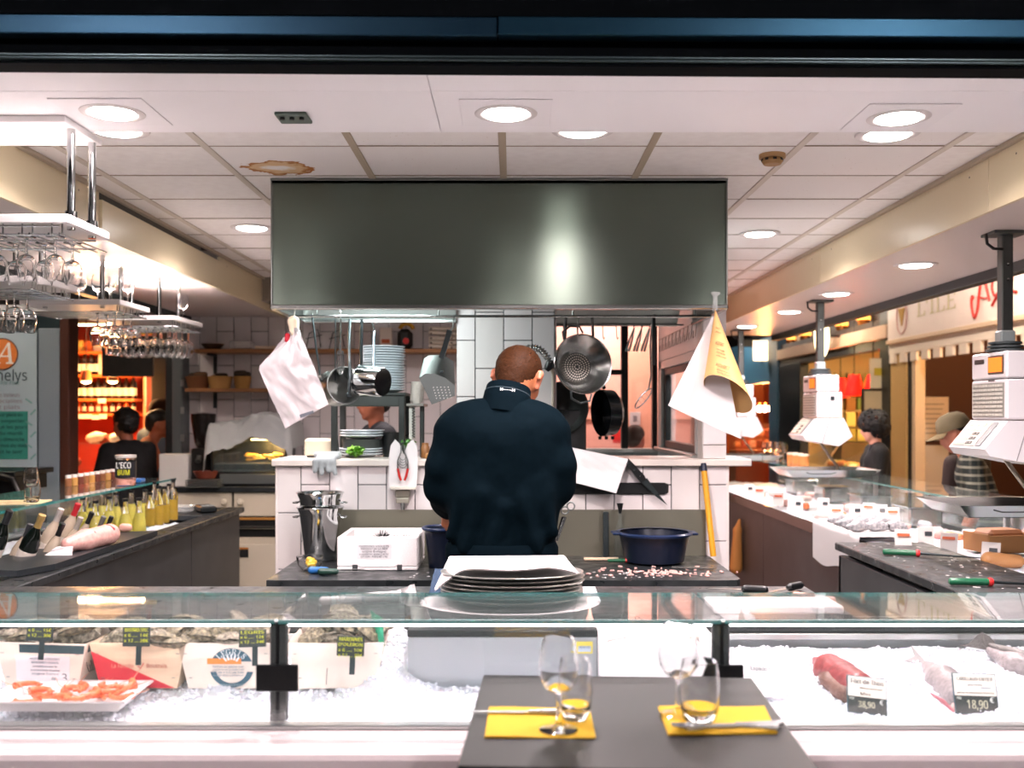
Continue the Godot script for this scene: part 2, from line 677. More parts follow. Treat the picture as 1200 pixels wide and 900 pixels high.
func speckle_tex() -> ImageTexture:
	var im := Image.create(512, 512, false, Image.FORMAT_RGB8)
	im.fill(Color("eeeae7"))
	var r := RandomNumberGenerator.new()
	r.seed = 5
	for i in 90:
		var c := Color("8a6a50").lerp(Color("eeeae7"), r.randf_range(0.2, 0.8))
		var s := r.randi_range(1, 4)
		im.fill_rect(Rect2i(r.randi_range(0, 505), r.randi_range(0, 505), s, r.randi_range(1, 3)), c)
	return ImageTexture.create_from_image(im)

# ---------- the building ----------
func shell() -> void:
	var dark := hexm("1a1a1c", 0.8)
	struct("floor", span(S(), V(-10, -0.1, 4.2), V(10, 0.0, -27)), hexm("a29c96", 0.35), "pale grey market hall floor")
	struct("ceiling", span(S(), V(-10, 4.3, 4.2), V(10, 4.5, -27)), dark, "dark ceiling of the market hall")
	struct("wall_left", span(S(), V(-10.2, 0, 4.2), V(-10, 4.3, -27)), dark, "dark side wall of the market hall")
	struct("wall_right", span(S(), V(10, 0, 4.2), V(10.2, 4.3, -27)), dark, "dark side wall of the market hall beyond the shops")
	struct("wall_back", span(S(), V(-10, 0, -27), V(10, 4.3, -27.2)), dark, "dark end wall of the market hall")
	struct("wall_front", span(S(), V(-10, 0, 4.2), V(10, 4.3, 4.4)), hexm("2a2c2e", 0.7), "dark wall across the aisle")

func stall_ceiling() -> void:
	var grid := struct_node("ceiling_001", "suspended ceiling of white panels with tan bars above the kitchen")
	part("backing", span(S(), V(-1.69, 2.432, -2.9), V(1.69, 2.6, -7.7)), hexm("50483f", 0.9), grid)
	var xs := []
	for k in range(-4, 5):
		xs.append(clampf(-0.033 + 0.51 * k, -1.685, 1.685))
	xs[0] = -1.685
	xs[8] = 1.685
	var zs := [2.6]
	for k in 12:
		zs.append(3.081 + 0.435 * k)
	for i in xs.size() - 1:
		for j in zs.size() - 1:
			var a := V(xs[i] + 0.011, 2.42 + rnd(-0.001, 0.0015), -zs[j] - 0.003)
			var b := V(xs[i + 1] - 0.011, 2.43, -zs[j + 1] + 0.003)
			if b.x - a.x < 0.05:
				continue
			var m: StandardMaterial3D = mats["ceiling_tile_spotted"] if (i * 7 + j * 3) % 3 == 0 else mats["ceiling_tile"]
			if i == 2 and j == 2:
				m = stain_mat()
				var st := S()
				sheet(st, V(a.x, 2.4195, a.z), V(b.x, 2.4195, a.z), V(b.x, 2.4195, b.z), V(a.x, 2.4195, b.z))
				bx(st, V((a.x + b.x) / 2, 2.4255, (a.z + b.z) / 2), V(b.x - a.x, 0.009, a.z - b.z))
				part("ceiling_panel", st, m, grid, "ceiling panel with a brown water stain")
				continue
			part("ceiling_panel", span(S(), a, b, 0.002), m, grid)
	for i in range(1, xs.size() - 1):
		part("ceiling_bar", span(S(), V(xs[i] - 0.013, 2.415, -2.9), V(xs[i] + 0.013, 2.424, -7.6), 0.001), hexm("b3a48e" if i > 2 and i < 6 else "cfc6ba", 0.5), grid)
	for j in range(1, zs.size()):
		part("ceiling_bar", span(S(), V(-1.685, 2.4185, -zs[j] - 0.004), V(1.685, 2.424, -zs[j] + 0.004)), hexm("9a8c7c", 0.6), grid)
	# front soffit of two panels
	var sof := struct_node("trim_1", "white soffit along the front of the stall")
	for a in [[-3.4, -0.202], [-0.2, 3.4]]:
		part("soffit_panel", span(S(), V(a[0], 2.3, -2.54), V(a[1], 2.5, -2.91), 0.001), mats["soffit_white"], sof)
		part("soffit_panel", span(S(), V(a[0], 2.3, -2.37), V(a[1], 2.5, -2.538), 0.001), hexm("f5f2f3", 0.5), sof)
	# dark shutter beam
	var beam := struct_node("trim_2", "dark steel shutter beam across the top of the stall front")
	var turn := rz(-0.0062)
	var seg := func(called: String, y0: float, y1: float, z0: float, z1: float, m: Material, x0 := -1.8, x1 := 1.8) -> void:
		var a := P(600, y1, 2.28).y
		var b := P(600, y0, 2.28).y
		var o := part(called, span(S(), V(x0, a - 2.3, z0), V(x1, b - 2.3, z1), 0.002), m, beam)
		o.transform = Transform3D(turn, V(0, 2.3, 0))
	var black := mat("beam_black", Color("04070a"), 0.75)
	black.metallic_specular = 0.15
	seg.call("shutter_box", -190.0, 24.0, -2.26, -2.36, black)
	seg.call("shutter_recess", 40.0, 75.0, -2.295, -2.36, black)
	seg.call("steel_strip", 25.0, 47.0, -2.255, -2.29, hexm("173446", 0.35, 0.8), -1.8, -0.033)
	seg.call("steel_strip", 25.0, 46.0, -2.25, -2.29, hexm("173a4c", 0.35, 0.8), -0.031, 1.8)
	seg.call("guide_rail", 66.0, 69.0, -2.275, -2.3, hexm("566668", 0.35, 0.7))
	seg.call("guide_rail", 70.0, 73.0, -2.272, -2.3, hexm("3c4a4c", 0.35, 0.7))
	seg.call("guide_rail", 74.0, 77.0, -2.28, -2.3, black)
	# side fascias and soffits
	for s in [-1.0, 1.0]:
		var far := 7.9 if s < 0.0 else 9.4
		var f := struct_node("trim_%d" % (3 if s < 0.0 else 4), "cream fascia and soffit above the %s" % ("bar" if s < 0.0 else "fish counter"))
		var cuts := [2.92, 4.18, 5.9, far] if s < 0.0 else [2.92, 3.62, 5.6, far]
		for k in cuts.size() - 1:
			var drop := 0.03 if s < 0.0 and k == 1 else 0.0
			var o := part("fascia_panel", span(S(), V(s * 1.685, 2.215, -cuts[k] - 0.002), V(s * 1.70, 2.405 - drop, -cuts[k + 1] + 0.002), 0.001), mats["cream"], f)
			if drop > 0.0:
				o.position = V(0.012, 0, 0)
			for zz in [cuts[k] + 0.15, cuts[k + 1] - 0.2]:
				part("screw", lathe(S(), [W(0.004, 0), W(0, 0.001)], 8, Transform3D(rz(s * PI / 2), V(s * 1.684, 2.37, -zz))), hexm("3a3028"), f)
		part("edge_rail", span(S(), V(s * 1.665, 2.405, -2.92), V(s * 1.69, 2.42, -far), 0.002), hexm("b8aa96", 0.5), f)
		part("soffit_panel", span(S(), V(s * 1.7015, 2.22, -2.92), V(s * 2.38, 2.3, -far), 0.001), mat("soffit_gloss", Color("dcd0ca"), 0.32), f)
		part("outer_rail", span(S(), V(s * 2.38, 2.17, -2.4), V(s * 2.45, 2.31, -far), 0.004), hexm("16262a", 0.4), f)
		part("outer_board", span(S(), V(s * 2.40, 2.31, -2.4), V(s * 2.45, 3.0, -far), 0.004), hexm("10181a", 0.6), f)
	# fittings on the ceiling
	var d := 0.92 * FOC / (485.0 - 181.0)
	var sm := thing("smoke_detector", "round yellowed smoke detector on the ceiling panels", "detector", V(305.0 * d / FOC, 2.42, -d))
	part("base", lathe(S(), [W(0.0, 0.0), W(0.046, 0.0), W(0.046, -0.014), W(0.0, -0.014)], 24), hexm("b08a5c", 0.6), sm)
	part("head", lathe(S(), [W(0.034, -0.014), W(0.038, -0.024), W(0.03, -0.036), W(0, -0.038)], 24), hexm("a07a4c", 0.6), sm)
	for k in 8:
		var a := TAU * k / 8.0
		part("slot", bx(S(), V(cos(a) * 0.036, -0.021, sin(a) * 0.036), V(0.005, 0.008, 0.012), 0.0, ry(-a)), hexm("18120c"), sm)
	d = 0.8 * FOC / (485.0 - 136.0)
	var br := thing("mounting_bracket", "small grey metal bracket on the white soffit", "bracket", V(-256.0 * d / FOC, 2.3, -d))
	part("plate", bx(S(), V(0, -0.005, 0), V(0.085, 0.009, 0.085), 0.002), hexm("5f6f68", 0.4, 0.5), br)
	for k in [-1, 0, 1]:
		part("bolt", lathe(S(), [W(0.007, -0.008), W(0.007, -0.016), W(0, -0.016)], 8, at3(V(k * 0.026, 0, 0.02))), hexm("2a302e", 0.4, 0.6), br)

func stain_mat() -> StandardMaterial3D:
	var m := mat("stained_panel", Color.WHITE, 0.85)
	var im := Image.create(256, 256, false, Image.FORMAT_RGB8)
	var base := Color("eeeae7")
	var n := FastNoiseLite.new()
	n.seed = 9
	n.frequency = 0.02
	for y in 256:
		for x in 256:
			var p := W((x - 88.0) / 66.0, (y - 70.0) / 62.0)
			var r := p.length() + n.get_noise_2d(x, y) * 0.35
			var c := base
			if r < 1.0:
				c = Color("d9b98e").lerp(Color("a86a30"), smoothstep(0.75, 0.97, r)) if r > 0.55 else base.lerp(Color("d9b98e"), smoothstep(0.2, 0.55, r))
			im.set_pixel(x, y, c)
	m.albedo_texture = ImageTexture.create_from_image(im)
	return m

# ---------- tiled kitchen walls ----------
var tile_meshes := {}
func tile(parent: Node3D, x0: float, x1: float, y0: float, y1: float, z: float, facing := 0) -> void:
	if x1 - x0 < 0.012 or y1 - y0 < 0.012:
		return
	var w := x1 - x0 - 0.004
	var h := y1 - y0 - 0.004
	var key := "%d_%d" % [int(w * 1000.0), int(h * 1000.0)]
	if not tile_meshes.has(key):
		var st := S()
		bx(st, Vector3.ZERO, V(w, h, 0.009), 0.0018)
		st.generate_normals()
		tile_meshes[key] = st.commit()
	var o := part("tile", tile_meshes[key], mats[["white_tile", "white_tile_b", "white_tile_c"][rng.randi() % 3]], parent)
	if facing == 0:
		o.position = V((x0 + x1) / 2, (y0 + y1) / 2, z + 0.0035 + rnd(0, 0.0006))
	else:
		o.transform = Transform3D(ry(-PI / 2 if facing < 0 else PI / 2), V(z + facing * 0.0035, (y0 + y1) / 2, (x0 + x1) / 2))

func tiling(parent: Node3D, x0: float, x1: float, y0: float, y1: float, z: float, xo: float, yo: float, facing := 0, w := 0.1278, h := 0.253) -> void:
	var k0 := int(floor((x0 - xo) / w))
	var k1 := int(ceil((x1 - xo) / w))
	for k in range(k0, k1):
		var a := maxf(x0, xo + k * w)
		var b := minf(x1, xo + (k + 1) * w)
		var shift := yo + (h * 0.5 if posmod(k, 2) == 1 else 0.0)
		var j0 := int(floor((y0 - shift) / h))
		var j1 := int(ceil((y1 - shift) / h))
		for j in range(j0, j1):
			tile(parent, a, b, maxf(y0, shift + j * h), minf(y1, shift + (j + 1) * h), z, facing)

func kitchen_walls() -> void:
	var g: StandardMaterial3D = mats["grout"]
	var w := struct_node("wall_kitchen", "half-height kitchen wall of white tiles with dark joints behind the bench")
	part("core", span(S(), V(-1.054, 0, -4.605), V(0.966, 1.265, -4.74)), g, w)
	var xo := (353.0 - 600.0) * 4.6 / FOC
	var yo := P(0, 568.0, 4.6).y
	tiling(w, -1.054, 0.966, 0.62, 1.266, -4.602, xo, yo)
	part("core", span(S(), V(-1.052, 0.05, -4.6), V(-1.0535, 1.26, -4.74)), g, w)
	part("ledge", span(S(), V(-1.075, 1.266, -4.57), V(1.07, 1.297, -4.98), 0.004), hexm("ddd5cd", 0.35), w)
	part("corner_trim", span(S(), V(-1.062, 0.6, -4.594), V(-1.05, 1.266, -4.606), 0.002), hexm("e0d8d4", 0.3), w)
	part("corner_trim", span(S(), V(0.962, 0.6, -4.594), V(0.974, 1.266, -4.606), 0.002), hexm("e0d8d4", 0.3), w)
	var c := struct_node("pillar_kitchen", "white tiled pillar between the two kitchen openings")
	part("core", span(S(), V(-0.249, 1.297, -4.605), V(0.192, 2.42, -4.9)), g, c)
	tiling(c, -0.249, 0.192, 1.297, 2.3, -4.602, (557.0 - 600.0) * 4.6 / FOC, P(0, 432.0, 4.6).y)
	tiling(c, -4.895, -4.605, 1.297, 2.0, 0.192, -4.86, 1.36, 1)
	var e := struct_node("pillar_end", "narrow white tiled pillar at the end of the kitchen ledge")
	part("core", span(S(), V(0.855, 1.297, -4.605), V(0.963, 2.42, -4.72)), hexm("d8d4cf", 0.4), e)
	tiling(e, 0.855, 0.963, 1.297, 2.0, -4.602, 0.85, 1.36)
	# side partition with a window, running back from the end pillar
	var p := struct_node("wall_side", "pale partition of narrow tiles with an aluminium window")
	part("lower_wall", span(S(), V(0.87, 0, -4.72), V(0.95, 1.29, -6.1)), hexm("b9c6c8", 0.4), p)
	part("upper_wall", span(S(), V(0.873, 1.80, -4.72), V(0.95, 2.6, -6.1)), hexm("8d9a9c", 0.7), p)
	part("far_jamb", span(S(), V(0.87, 1.29, -5.95), V(0.95, 1.82, -6.1)), hexm("b9c6c8", 0.4), p)
	for k in 27:
		part("tile", span(S(), V(0.868, 1.805, -4.73 - k * 0.05), V(0.876, 2.10, -4.778 - k * 0.05), 0.0012), hexm("ccd6d8", 0.3), p)
	part("window_sill", span(S(), V(0.83, 1.285, -4.72), V(0.93, 1.31, -6.0), 0.003), mats["alu"], p)
	for a in [[4.74, 4.80], [5.88, 5.95]]:
		part("window_jamb", span(S(), V(0.855, 1.31, -a[0]), V(0.90, 1.80, -a[1]), 0.003), hexm("bfcaca", 0.35, 0.3), p)
	part("window_head", span(S(), V(0.855, 1.755, -4.74), V(0.90, 1.80, -5.95), 0.003), hexm("bfcaca", 0.35, 0.3), p)
	for a in [[1.31, 1.35, 4.8, 5.88], [1.72, 1.755, 4.8, 5.88], [1.35, 1.72, 4.8, 4.86], [1.35, 1.72, 5.82, 5.88]]:
		part("window_sash", span(S(), V(0.872, a[0], -a[2]), V(0.905, a[1], -a[3]), 0.003), hexm("10181a", 0.4), p)
	part("window_pane", span(S(), V(0.886, 1.35, -4.86), V(0.892, 1.72, -5.82)), mats["glass"], p)
	# glazed screen at the back of the opening, with a dim sill of narrow tiles
	var q := struct_node("window_screen", "black framed glazed screen behind the hanging pans")
	part("lower_wall", span(S(), V(0.0, 0, -6.12), V(0.87, 1.27, -6.2)), g, q)
	for k in 13:
		part("tile", span(S(), V(0.2 + k * 0.052, 1.0, -6.11), V(0.25 + k * 0.052, 1.268, -6.125), 0.001), hexm("b6c6c6", 0.3), q)
	part("sill", span(S(), V(0.0, 1.27, -6.08), V(0.87, 1.293, -6.22), 0.003), hexm("c4ccc8", 0.35), q)
	for a in [[0.655, 0.695, 1.293, 2.2], [0.84, 0.87, 1.293, 2.2], [0.0, 0.03, 1.293, 2.2]]:
		part("mullion", span(S(), V(a[0], a[2], -6.12), V(a[1], a[3], -6.18), 0.004), hexm("0d1112", 0.4), q)
	part("transom", span(S(), V(0.03, 1.735, -6.12), V(0.655, 1.765, -6.18), 0.003), hexm("0d1112", 0.4), q)
	part("window_pane", span(S(), V(0.03, 1.293, -6.15), V(0.655, 2.2, -6.155)), mats["glass"], q)
	part("window_pane", span(S(), V(0.695, 1.293, -6.15), V(0.84, 2.2, -6.155)), mats["glass"], q)

# ---------- hood, bench, counters ----------
func hood_and_bench() -> void:
	var h := thing("extractor_hood", "wide stainless steel extractor hood above the cooking bench", "extractor hood", V(0, 0, 0))
	var xl := -0.937
	var xr := 0.837
	var st := S()
	# front sheet, laid with uv so that its brushing runs across
	sheet(st, V(xl, 1.925, -4.0), V(xr, 1.925, -4.0), V(xr, 2.418, -4.0), V(xl, 2.418, -4.0))
	part("front_panel", st, mats["steel_brushed"], h)
	part("front_core", span(S(), V(xl, 1.925, -4.001), V(xr, 2.418, -4.012)), mats["steel_dull"], h)
	part("top_trim", span(S(), V(xl - 0.004, 2.409, -3.985), V(xr + 0.004, 2.418, -4.01), 0.001), mats["steel_dull"], h)
	part("bottom_lip", span(S(), V(xl - 0.006, 1.908, -3.99), V(xr + 0.006, 1.927, -4.03), 0.004), mats["steel"], h)
	for x in [xl, xr]:
		part("side_panel", span(S(), V(x - 0.006, 1.915, -4.0), V(x + 0.006, 2.418, -4.72), 0.002), mats["steel_dull"], h)
		part("side_lip", span(S(), V(x - 0.012, 1.908, -4.03), V(x + 0.012, 1.925, -4.72), 0.003), mats["steel"], h)
	part("top_panel", span(S(), V(xl, 2.40, -4.0), V(xr, 2.418, -4.9)), mats["steel_dull"], h)
	# inner back sheet, sloping up, and the back lip
	st = S()
	quad_out(st, V(xl, 1.918, -4.58), V(-0.25, 1.918, -4.58), V(-0.25, 2.3, -4.40), V(xl, 2.3, -4.40), V(0, 2, -6))
	part("inner_sheet", st, mat("hood_inner", Color("b4bcb9"), 0.35, 0.7), h)
	st = S()
	quad_out(st, V(0.19, 1.955, -5.2), V(xr, 1.955, -5.2), V(xr, 2.4, -4.45), V(0.19, 2.4, -4.45), V(0, 2, -8))
	part("inner_sheet", st, mats["hood_inner"], h)
	part("back_lip", span(S(), V(xl, 1.908, -4.57), V(-0.25, 1.922, -4.6), 0.002), mats["steel"], h)
	part("back_lip", span(S(), V(0.19, 1.945, -5.19), V(xr, 1.96, -5.22), 0.002), mats["steel"], h)
	# rail with hooks inside the front
	part("hook_rail", tube(S(), [V(xl + 0.02, 1.90, -4.2), V(xr - 0.02, 1.90, -4.2)], 0.006, 8), mats["steel"], h)
	for x in [-0.8, -0.3, 0.25, 0.75]:
		part("rail_hanger", tube(S(), [V(x, 1.90, -4.2), V(x, 2.0, -4.2), V(x, 2.38, -4.2)], 0.004, 6), mats["steel"], h)
	# lamp inside the hood
	part("lamp_body", span(S(), V(-0.75, 2.02, -4.10), V(-0.35, 2.05, -4.16), 0.004), hexm("d0d4d4", 0.4), h)
	part("lamp_tube", span(S(), V(-0.74, 2.008, -4.11), V(-0.36, 2.02, -4.15), 0.004), glow("hood_glow", Color(0.96, 1.0, 1.0), 2.0), h)
	area(V(-0.55, 2.0, -4.13), W(0.38, 0.035), 0.10, Color(0.95, 1.0, 1.0), rx(-PI / 2))
	area(V(-0.55, 2.03, -4.17), W(0.38, 0.03), 0.05, Color(0.95, 1.0, 1.0), rx(-0.2))

	var b := thing("work_bench", "black topped work bench under the hood with steel splashback", "bench", V(0, 0, 0))
	var top := 0.866
	# worktop outline with a cut corner at the passage
	var poly := [W(-0.936, 3.9), W(0.82, 3.9), W(0.86, 3.91), W(0.8775, 3.94), W(0.8775, 4.578), W(-0.936, 4.578)]
	var flat := Transform3D(Basis(V(1, 0, 0), V(0, 0, -1), V(0, 1, 0)), V(0, top - 0.017, 0))
	part("worktop", prism(S(), poly, 0.034, flat), mats["black_top"], b)
	part("base_cabinet", span(S(), V(-0.90, 0.1, -4.0), V(0.84, top - 0.036, -4.57), 0.004), hexm("101416", 0.5), b)
	part("plinth", span(S(), V(-0.88, 0.0, -4.05), V(0.82, 0.1, -4.56)), hexm("0a0a0a", 0.6), b)
	part("apron", span(S(), V(-0.91, 0.72, -3.93), V(0.85, top - 0.036, -3.96), 0.003), hexm("15191b", 0.45), b)
	for k in 4:
		part("cabinet_door", span(S(), V(-0.88 + k * 0.43, 0.12, -3.98), V(-0.46 + k * 0.43, 0.71, -4.0), 0.003), hexm("141819", 0.45), b)
	st = S()
	sheet(st, V(-0.80, top, -4.572), V(0.865, top, -4.572), V(0.865, 1.072, -4.572), V(-0.80, 1.072, -4.572))
	bx(st, V(0.03, (top + 1.072) / 2, -4.578), V(1.665, 1.072 - top, 0.008))
	part("splashback", st, mat("steel_splash", Color("8c897a"), 0.38, 0.8), b)

func front_counter() -> void:
	var c := thing("fish_display_case", "long glass fronted fish display case with white ledge", "display case", V(0, 0, 0))
	var w := 2.2
	var zf := -2.09
	part("base_panel", span(S(), V(-w, 0.0, -1.95), V(w, 0.80, -2.0), 0.004), hexm("2a1c16", 0.45), c)
	part("ledge", span(S(), V(-w, 0.826, -1.915), V(w, 0.859, -2.12), 0.008), mat("ledge_white", Color("dccfd0"), 0.25), c)
	part("ledge_edge", span(S(), V(-w, 0.80, -1.93), V(w, 0.827, -2.0), 0.003), hexm("0c1012", 0.35), c)
	part("foot_rail", span(S(), V(-w, 0.859, -2.075), V(w, 0.868, -2.108), 0.002), mats["alu"], c)
	part("tub", span(S(), V(-w, 0.70, -2.11), V(w, 0.78, -2.64)), hexm("c8ccce", 0.4), c)
	part("tub_back", span(S(), V(-w, 0.78, -2.61), V(w, 0.93, -2.64)), hexm("aab0b2", 0.4, 0.6), c)
	# glass: three front panes and three top panes between two posts
	var xs := [-w, -0.478, 0.428, w]
	for k in 3:
		var a: float = xs[k] + 0.004
		var b: float = xs[k + 1] - 0.004
		part("front_pane", span(S(), V(a, 0.866, zf - 0.003), V(b, 1.068, zf + 0.003)), mats["glass"], c)
		part("top_pane", span(S(), V(a, 1.0745, zf + 0.012), V(b, 1.0825, -2.386)), mats["glass"], c)
		part("pane_edge", span(S(), V(a, 1.0743, zf + 0.0125), V(b, 1.0827, zf + 0.017)), mats["glass_edge"], c)
		part("pane_edge", span(S(), V(a, 1.0743, -2.3865), V(b, 1.0827, -2.389)), mats["glass_edge"], c)
	for x in [-0.478, 0.428]:
		part("post", span(S(), V(x - 0.018, 0.87, zf - 0.02), V(x + 0.018, 1.073, zf - 0.006), 0.003), mats["black_plastic"], c)
		part("clamp_plate", span(S(), V(x - 0.043, 0.935, zf + 0.004), V(x + 0.043, 0.99, zf + 0.009), 0.004), mats["black_plastic"], c)
		part("foot_bracket", span(S(), V(x - 0.016, 0.862, zf - 0.024), V(x + 0.016, 0.895, zf + 0.008), 0.004), mats["plastic_clear"], c)
	# service ledge behind, with an aluminium rail over the ice
	part("service_top", span(S(), V(-1.6, 0.955, -2.60), V(0.868, 0.99, -3.03), 0.004), mats["black_top"], c)
	part("service_front", span(S(), V(-w, 0.945, -2.595), V(w, 0.985, -2.61), 0.003), hexm("0a0e10", 0.4), c)
	part("ice_rail", span(S(), V(-w, 0.928, -2.585), V(w, 0.945, -2.61), 0.002), mats["alu"], c)
	part("service_side", span(S(), V(-1.6, 0.1, -2.66), V(0.86, 0.955, -2.98), 0.004), hexm("181c1e", 0.5), c)
	part("service_top", span(S(), V(0.87, 0.93, -2.60), V(w, 0.955, -2.75), 0.004), mats["black_top"], c)
	# crushed ice
	var st := S()
	var n := FastNoiseLite.new()
	n.seed = 77
	n.frequency = 9.0
	n.fractal_octaves = 4
	var nx := 420
	var nz := 48
	var pts := []
	for j in nz + 1:
		var row := PackedVector3Array()
		for i in nx + 1:
			var x := lerpf(-w + 0.01, w - 0.01, float(i) / nx)
			var z := lerpf(-2.118, -2.583, float(j) / nz)
			row.append(V(x, ice_y(x, z, n), z))
		pts.append(row)
	st.set_smooth_group(0)
	for j in nz:
		for i in nx:
			quad(st, pts[j][i], pts[j + 1][i], pts[j + 1][i + 1], pts[j][i + 1])
	var ice := one("crushed_ice", st, mats["ice"], "bed of crushed white ice in the display case", "ice")
	ice.set_meta("kind", "stuff")
	# loose ice grains over the bed
	var gm := S()
	bx(gm, Vector3.ZERO, V(0.011, 0.008, 0.009), 0.0025)
	gm.generate_normals()
	var mesh := gm.commit()
	var mm := MultiMesh.new()
	mm.transform_format = MultiMesh.TRANSFORM_3D
	mm.mesh = mesh
	var count := 9000
	mm.instance_count = count
	for i in count:
		var x := rnd(-1.3, 1.35)
		var z := rnd(-2.125, -2.578)
		var b := Basis.from_euler(V(rnd(0, TAU), rnd(0, TAU), rnd(0, TAU))).scaled(Vector3.ONE * rnd(0.5, 1.2))
		mm.set_instance_transform(i, Transform3D(b, V(x, ice_y(x, z, n) + rnd(-0.002, 0.003), z)))
	var mi := MultiMeshInstance3D.new()
	mi.name = "ice_grains"
	mi.multimesh = mm
	mi.material_override = mat("ice_grain", Color("e6e9f0"), 0.2)
	meta(mi, "loose grains of crushed ice scattered over the ice bed", "ice", "", "stuff")
	add_child(mi, true)

func ice_y(x: float, z: float, n: FastNoiseLite) -> float:
	var t := clampf((-z - 2.112) / 0.488, 0.0, 1.0)
	var y := lerpf(0.850, 0.912, t)
	y += n.get_noise_2d(x, z) * 0.008 + n.get_noise_2d(x * 4.0, z * 4.0) * 0.004
	# heap beside the oyster baskets
	y += 0.075 * exp(-pow((x + 0.285) / 0.07, 2.0)) * smoothstep(0.15, 0.6, t) * smoothstep(1.0, 0.82, t)
	y += 0.02 * exp(-pow((x + 0.66) / 0.05, 2.0)) * smoothstep(0.1, 0.5, t)
	y -= 0.012 * smoothstep(-0.83, -0.9, x) * (1.0 - t)
	return y

func side_counters() -> void:
	# bar counter
	var l := thing("bar_counter", "long dark grey bar counter with bottles on ice", "counter", V(0, 0, 0))
	part("panel", span(S(), V(-1.66, 0.28, -2.9), V(-1.70, 0.90, -5.30), 0.003), mats["grey_panel"], l)
	part("panel", span(S(), V(-1.66, 0.28, -5.305), V(-1.70, 0.90, -6.24), 0.003), mats["grey_panel"], l)
	part("end_panel", span(S(), V(-1.70, 0.1, -6.2), V(-2.5, 0.90, -6.24), 0.003), mats["grey_panel"], l)
	part("outer_panel", span(S(), V(-2.46, 0.0, -2.7), V(-2.5, 0.90, -6.2), 0.003), mats["grey_panel"], l)
	part("plinth", span(S(), V(-1.74, 0.0, -2.9), V(-2.4, 0.28, -6.15)), hexm("0c0e10", 0.6), l)
	part("top_edge", span(S(), V(-1.635, 0.90, -2.72), V(-1.74, 0.93, -6.26), 0.004), mats["black_top"], l)
	part("top_edge", span(S(), V(-1.74, 0.90, -5.75), V(-2.5, 0.93, -6.26), 0.004), mats["black_top"], l)
	part("tub", span(S(), V(-1.74, 0.72, -2.72), V(-2.46, 0.76, -5.75)), hexm("c0c4c4", 0.35, 0.6), l)
	part("tub_side", span(S(), V(-1.741, 0.765, -2.72), V(-1.75, 0.915, -5.75)), hexm("9aa0a0", 0.3, 0.8), l)
	# outer glass with its shelf
	part("front_pane", span(S(), V(-2.40, 0.90, -2.7), V(-2.406, 1.10, -6.15)), mats["glass"], l)
	for a in [[2.62, 4.3], [4.305, 6.15]]:
		part("shelf_pane", span(S(), V(-2.02, 1.105, -a[0]), V(-2.46, 1.115, -a[1])), mats["glass"], l)
		part("pane_edge", span(S(), V(-2.0155, 1.1045, -a[0]), V(-2.0198, 1.1155, -a[1])), mats["glass_edge"], l)
	for z in [2.75, 4.3, 6.1]:
		part("shelf_post", span(S(), V(-2.36, 0.9, -z), V(-2.385, 1.105, -z - 0.02), 0.003), mats["alu"], l)
	var ice := S()
	var n := FastNoiseLite.new()
	n.seed = 5
	n.frequency = 8.0
	cloth(ice, 24, 110, func(u: float, v: float) -> Vector3: return V(lerpf(-1.755, -2.40, u), 0.885 + n.get_noise_2d(u * 0.7, v * 3.0) * 0.02, lerpf(-2.74, -5.74, v)))
	var o := one("bar_ice", ice, mats["ice"], "crushed ice around the bottles in the bar counter", "ice")
	o.set_meta("kind", "stuff")
	# fish counter
	var r := thing("fish_counter", "long dark counter with iced fish behind low glass", "counter", V(0, 0, 0))
	part("panel", span(S(), V(1.62, 0.2, -4.55), V(1.66, 0.855, -6.6), 0.003), mats["grey_panel"], r)
	part("panel", span(S(), V(1.62, 0.2, -6.605), V(1.66, 0.855, -9.2), 0.003), mats["grey_panel"], r)
	part("steel_edge", span(S(), V(1.612, 0.855, -4.5), V(1.63, 0.915, -9.2), 0.003), mat("steel_edge", Color("57585a"), 0.18, 1.0), r)
	part("tub", span(S(), V(1.63, 0.80, -3.0), V(2.38, 0.86, -9.2)), hexm("c8ccce", 0.4), r)
	part("near_panel", span(S(), V(1.445, 0.2, -3.0), V(1.475, 0.875, -3.66), 0.003), mats["grey_panel"], r)
	part("near_panel", span(S(), V(1.445, 0.2, -3.664), V(1.475, 0.875, -4.53), 0.003), mats["grey_panel"], r)
	part("near_panel", span(S(), V(1.445, 0.2, -4.5), V(1.64, 0.875, -4.53), 0.003), mats["grey_panel"], r)
	part("cutting_top", span(S(), V(1.432, 0.897, -2.95), V(1.83, 0.93, -4.545), 0.004), mats["black_top"], r)
	part("plinth", span(S(), V(1.70, 0.0, -3.0), V(2.36, 0.8, -9.2)), hexm("0c0e10", 0.6), r)
	part("outer_panel", span(S(), V(2.38, 0.0, -2.9), V(2.42, 0.90, -9.2), 0.003), mats["grey_panel"], r)
	part("outer_pane", span(S(), V(2.37, 0.90, -3.0), V(2.376, 1.09, -9.2)), mats["glass"], r)
	for a in [[2.9, 4.85], [4.855, 6.6], [6.605, 9.2]]:
		part("shelf_pane", span(S(), V(2.10, 1.095, -a[0]), V(2.42, 1.103, -a[1])), mats["glass"], r)
		part("pane_edge", span(S(), V(2.0955, 1.0945, -a[0]), V(2.0998, 1.1035, -a[1])), mats["glass_edge"], r)
	for z in [3.05, 4.0, 4.85, 5.8, 6.6, 7.9]:
		part("shelf_post", span(S(), V(2.335, 0.88, -z), V(2.36, 1.095, -z - 0.02), 0.003), mats["alu"], r)
	var n2 := FastNoiseLite.new()
	n2.seed = 6
	n2.frequency = 8.0
	var ice2 := S()
	cloth(ice2, 20, 160, func(u: float, v: float) -> Vector3:
		var z := lerpf(-3.02, -9.1, v)
		var x := lerpf(1.635 if z < -4.56 else 1.835, 2.33, u)
		return V(x, 0.905 + n2.get_noise_2d(x, z) * 0.015 - 0.02 * u, z))
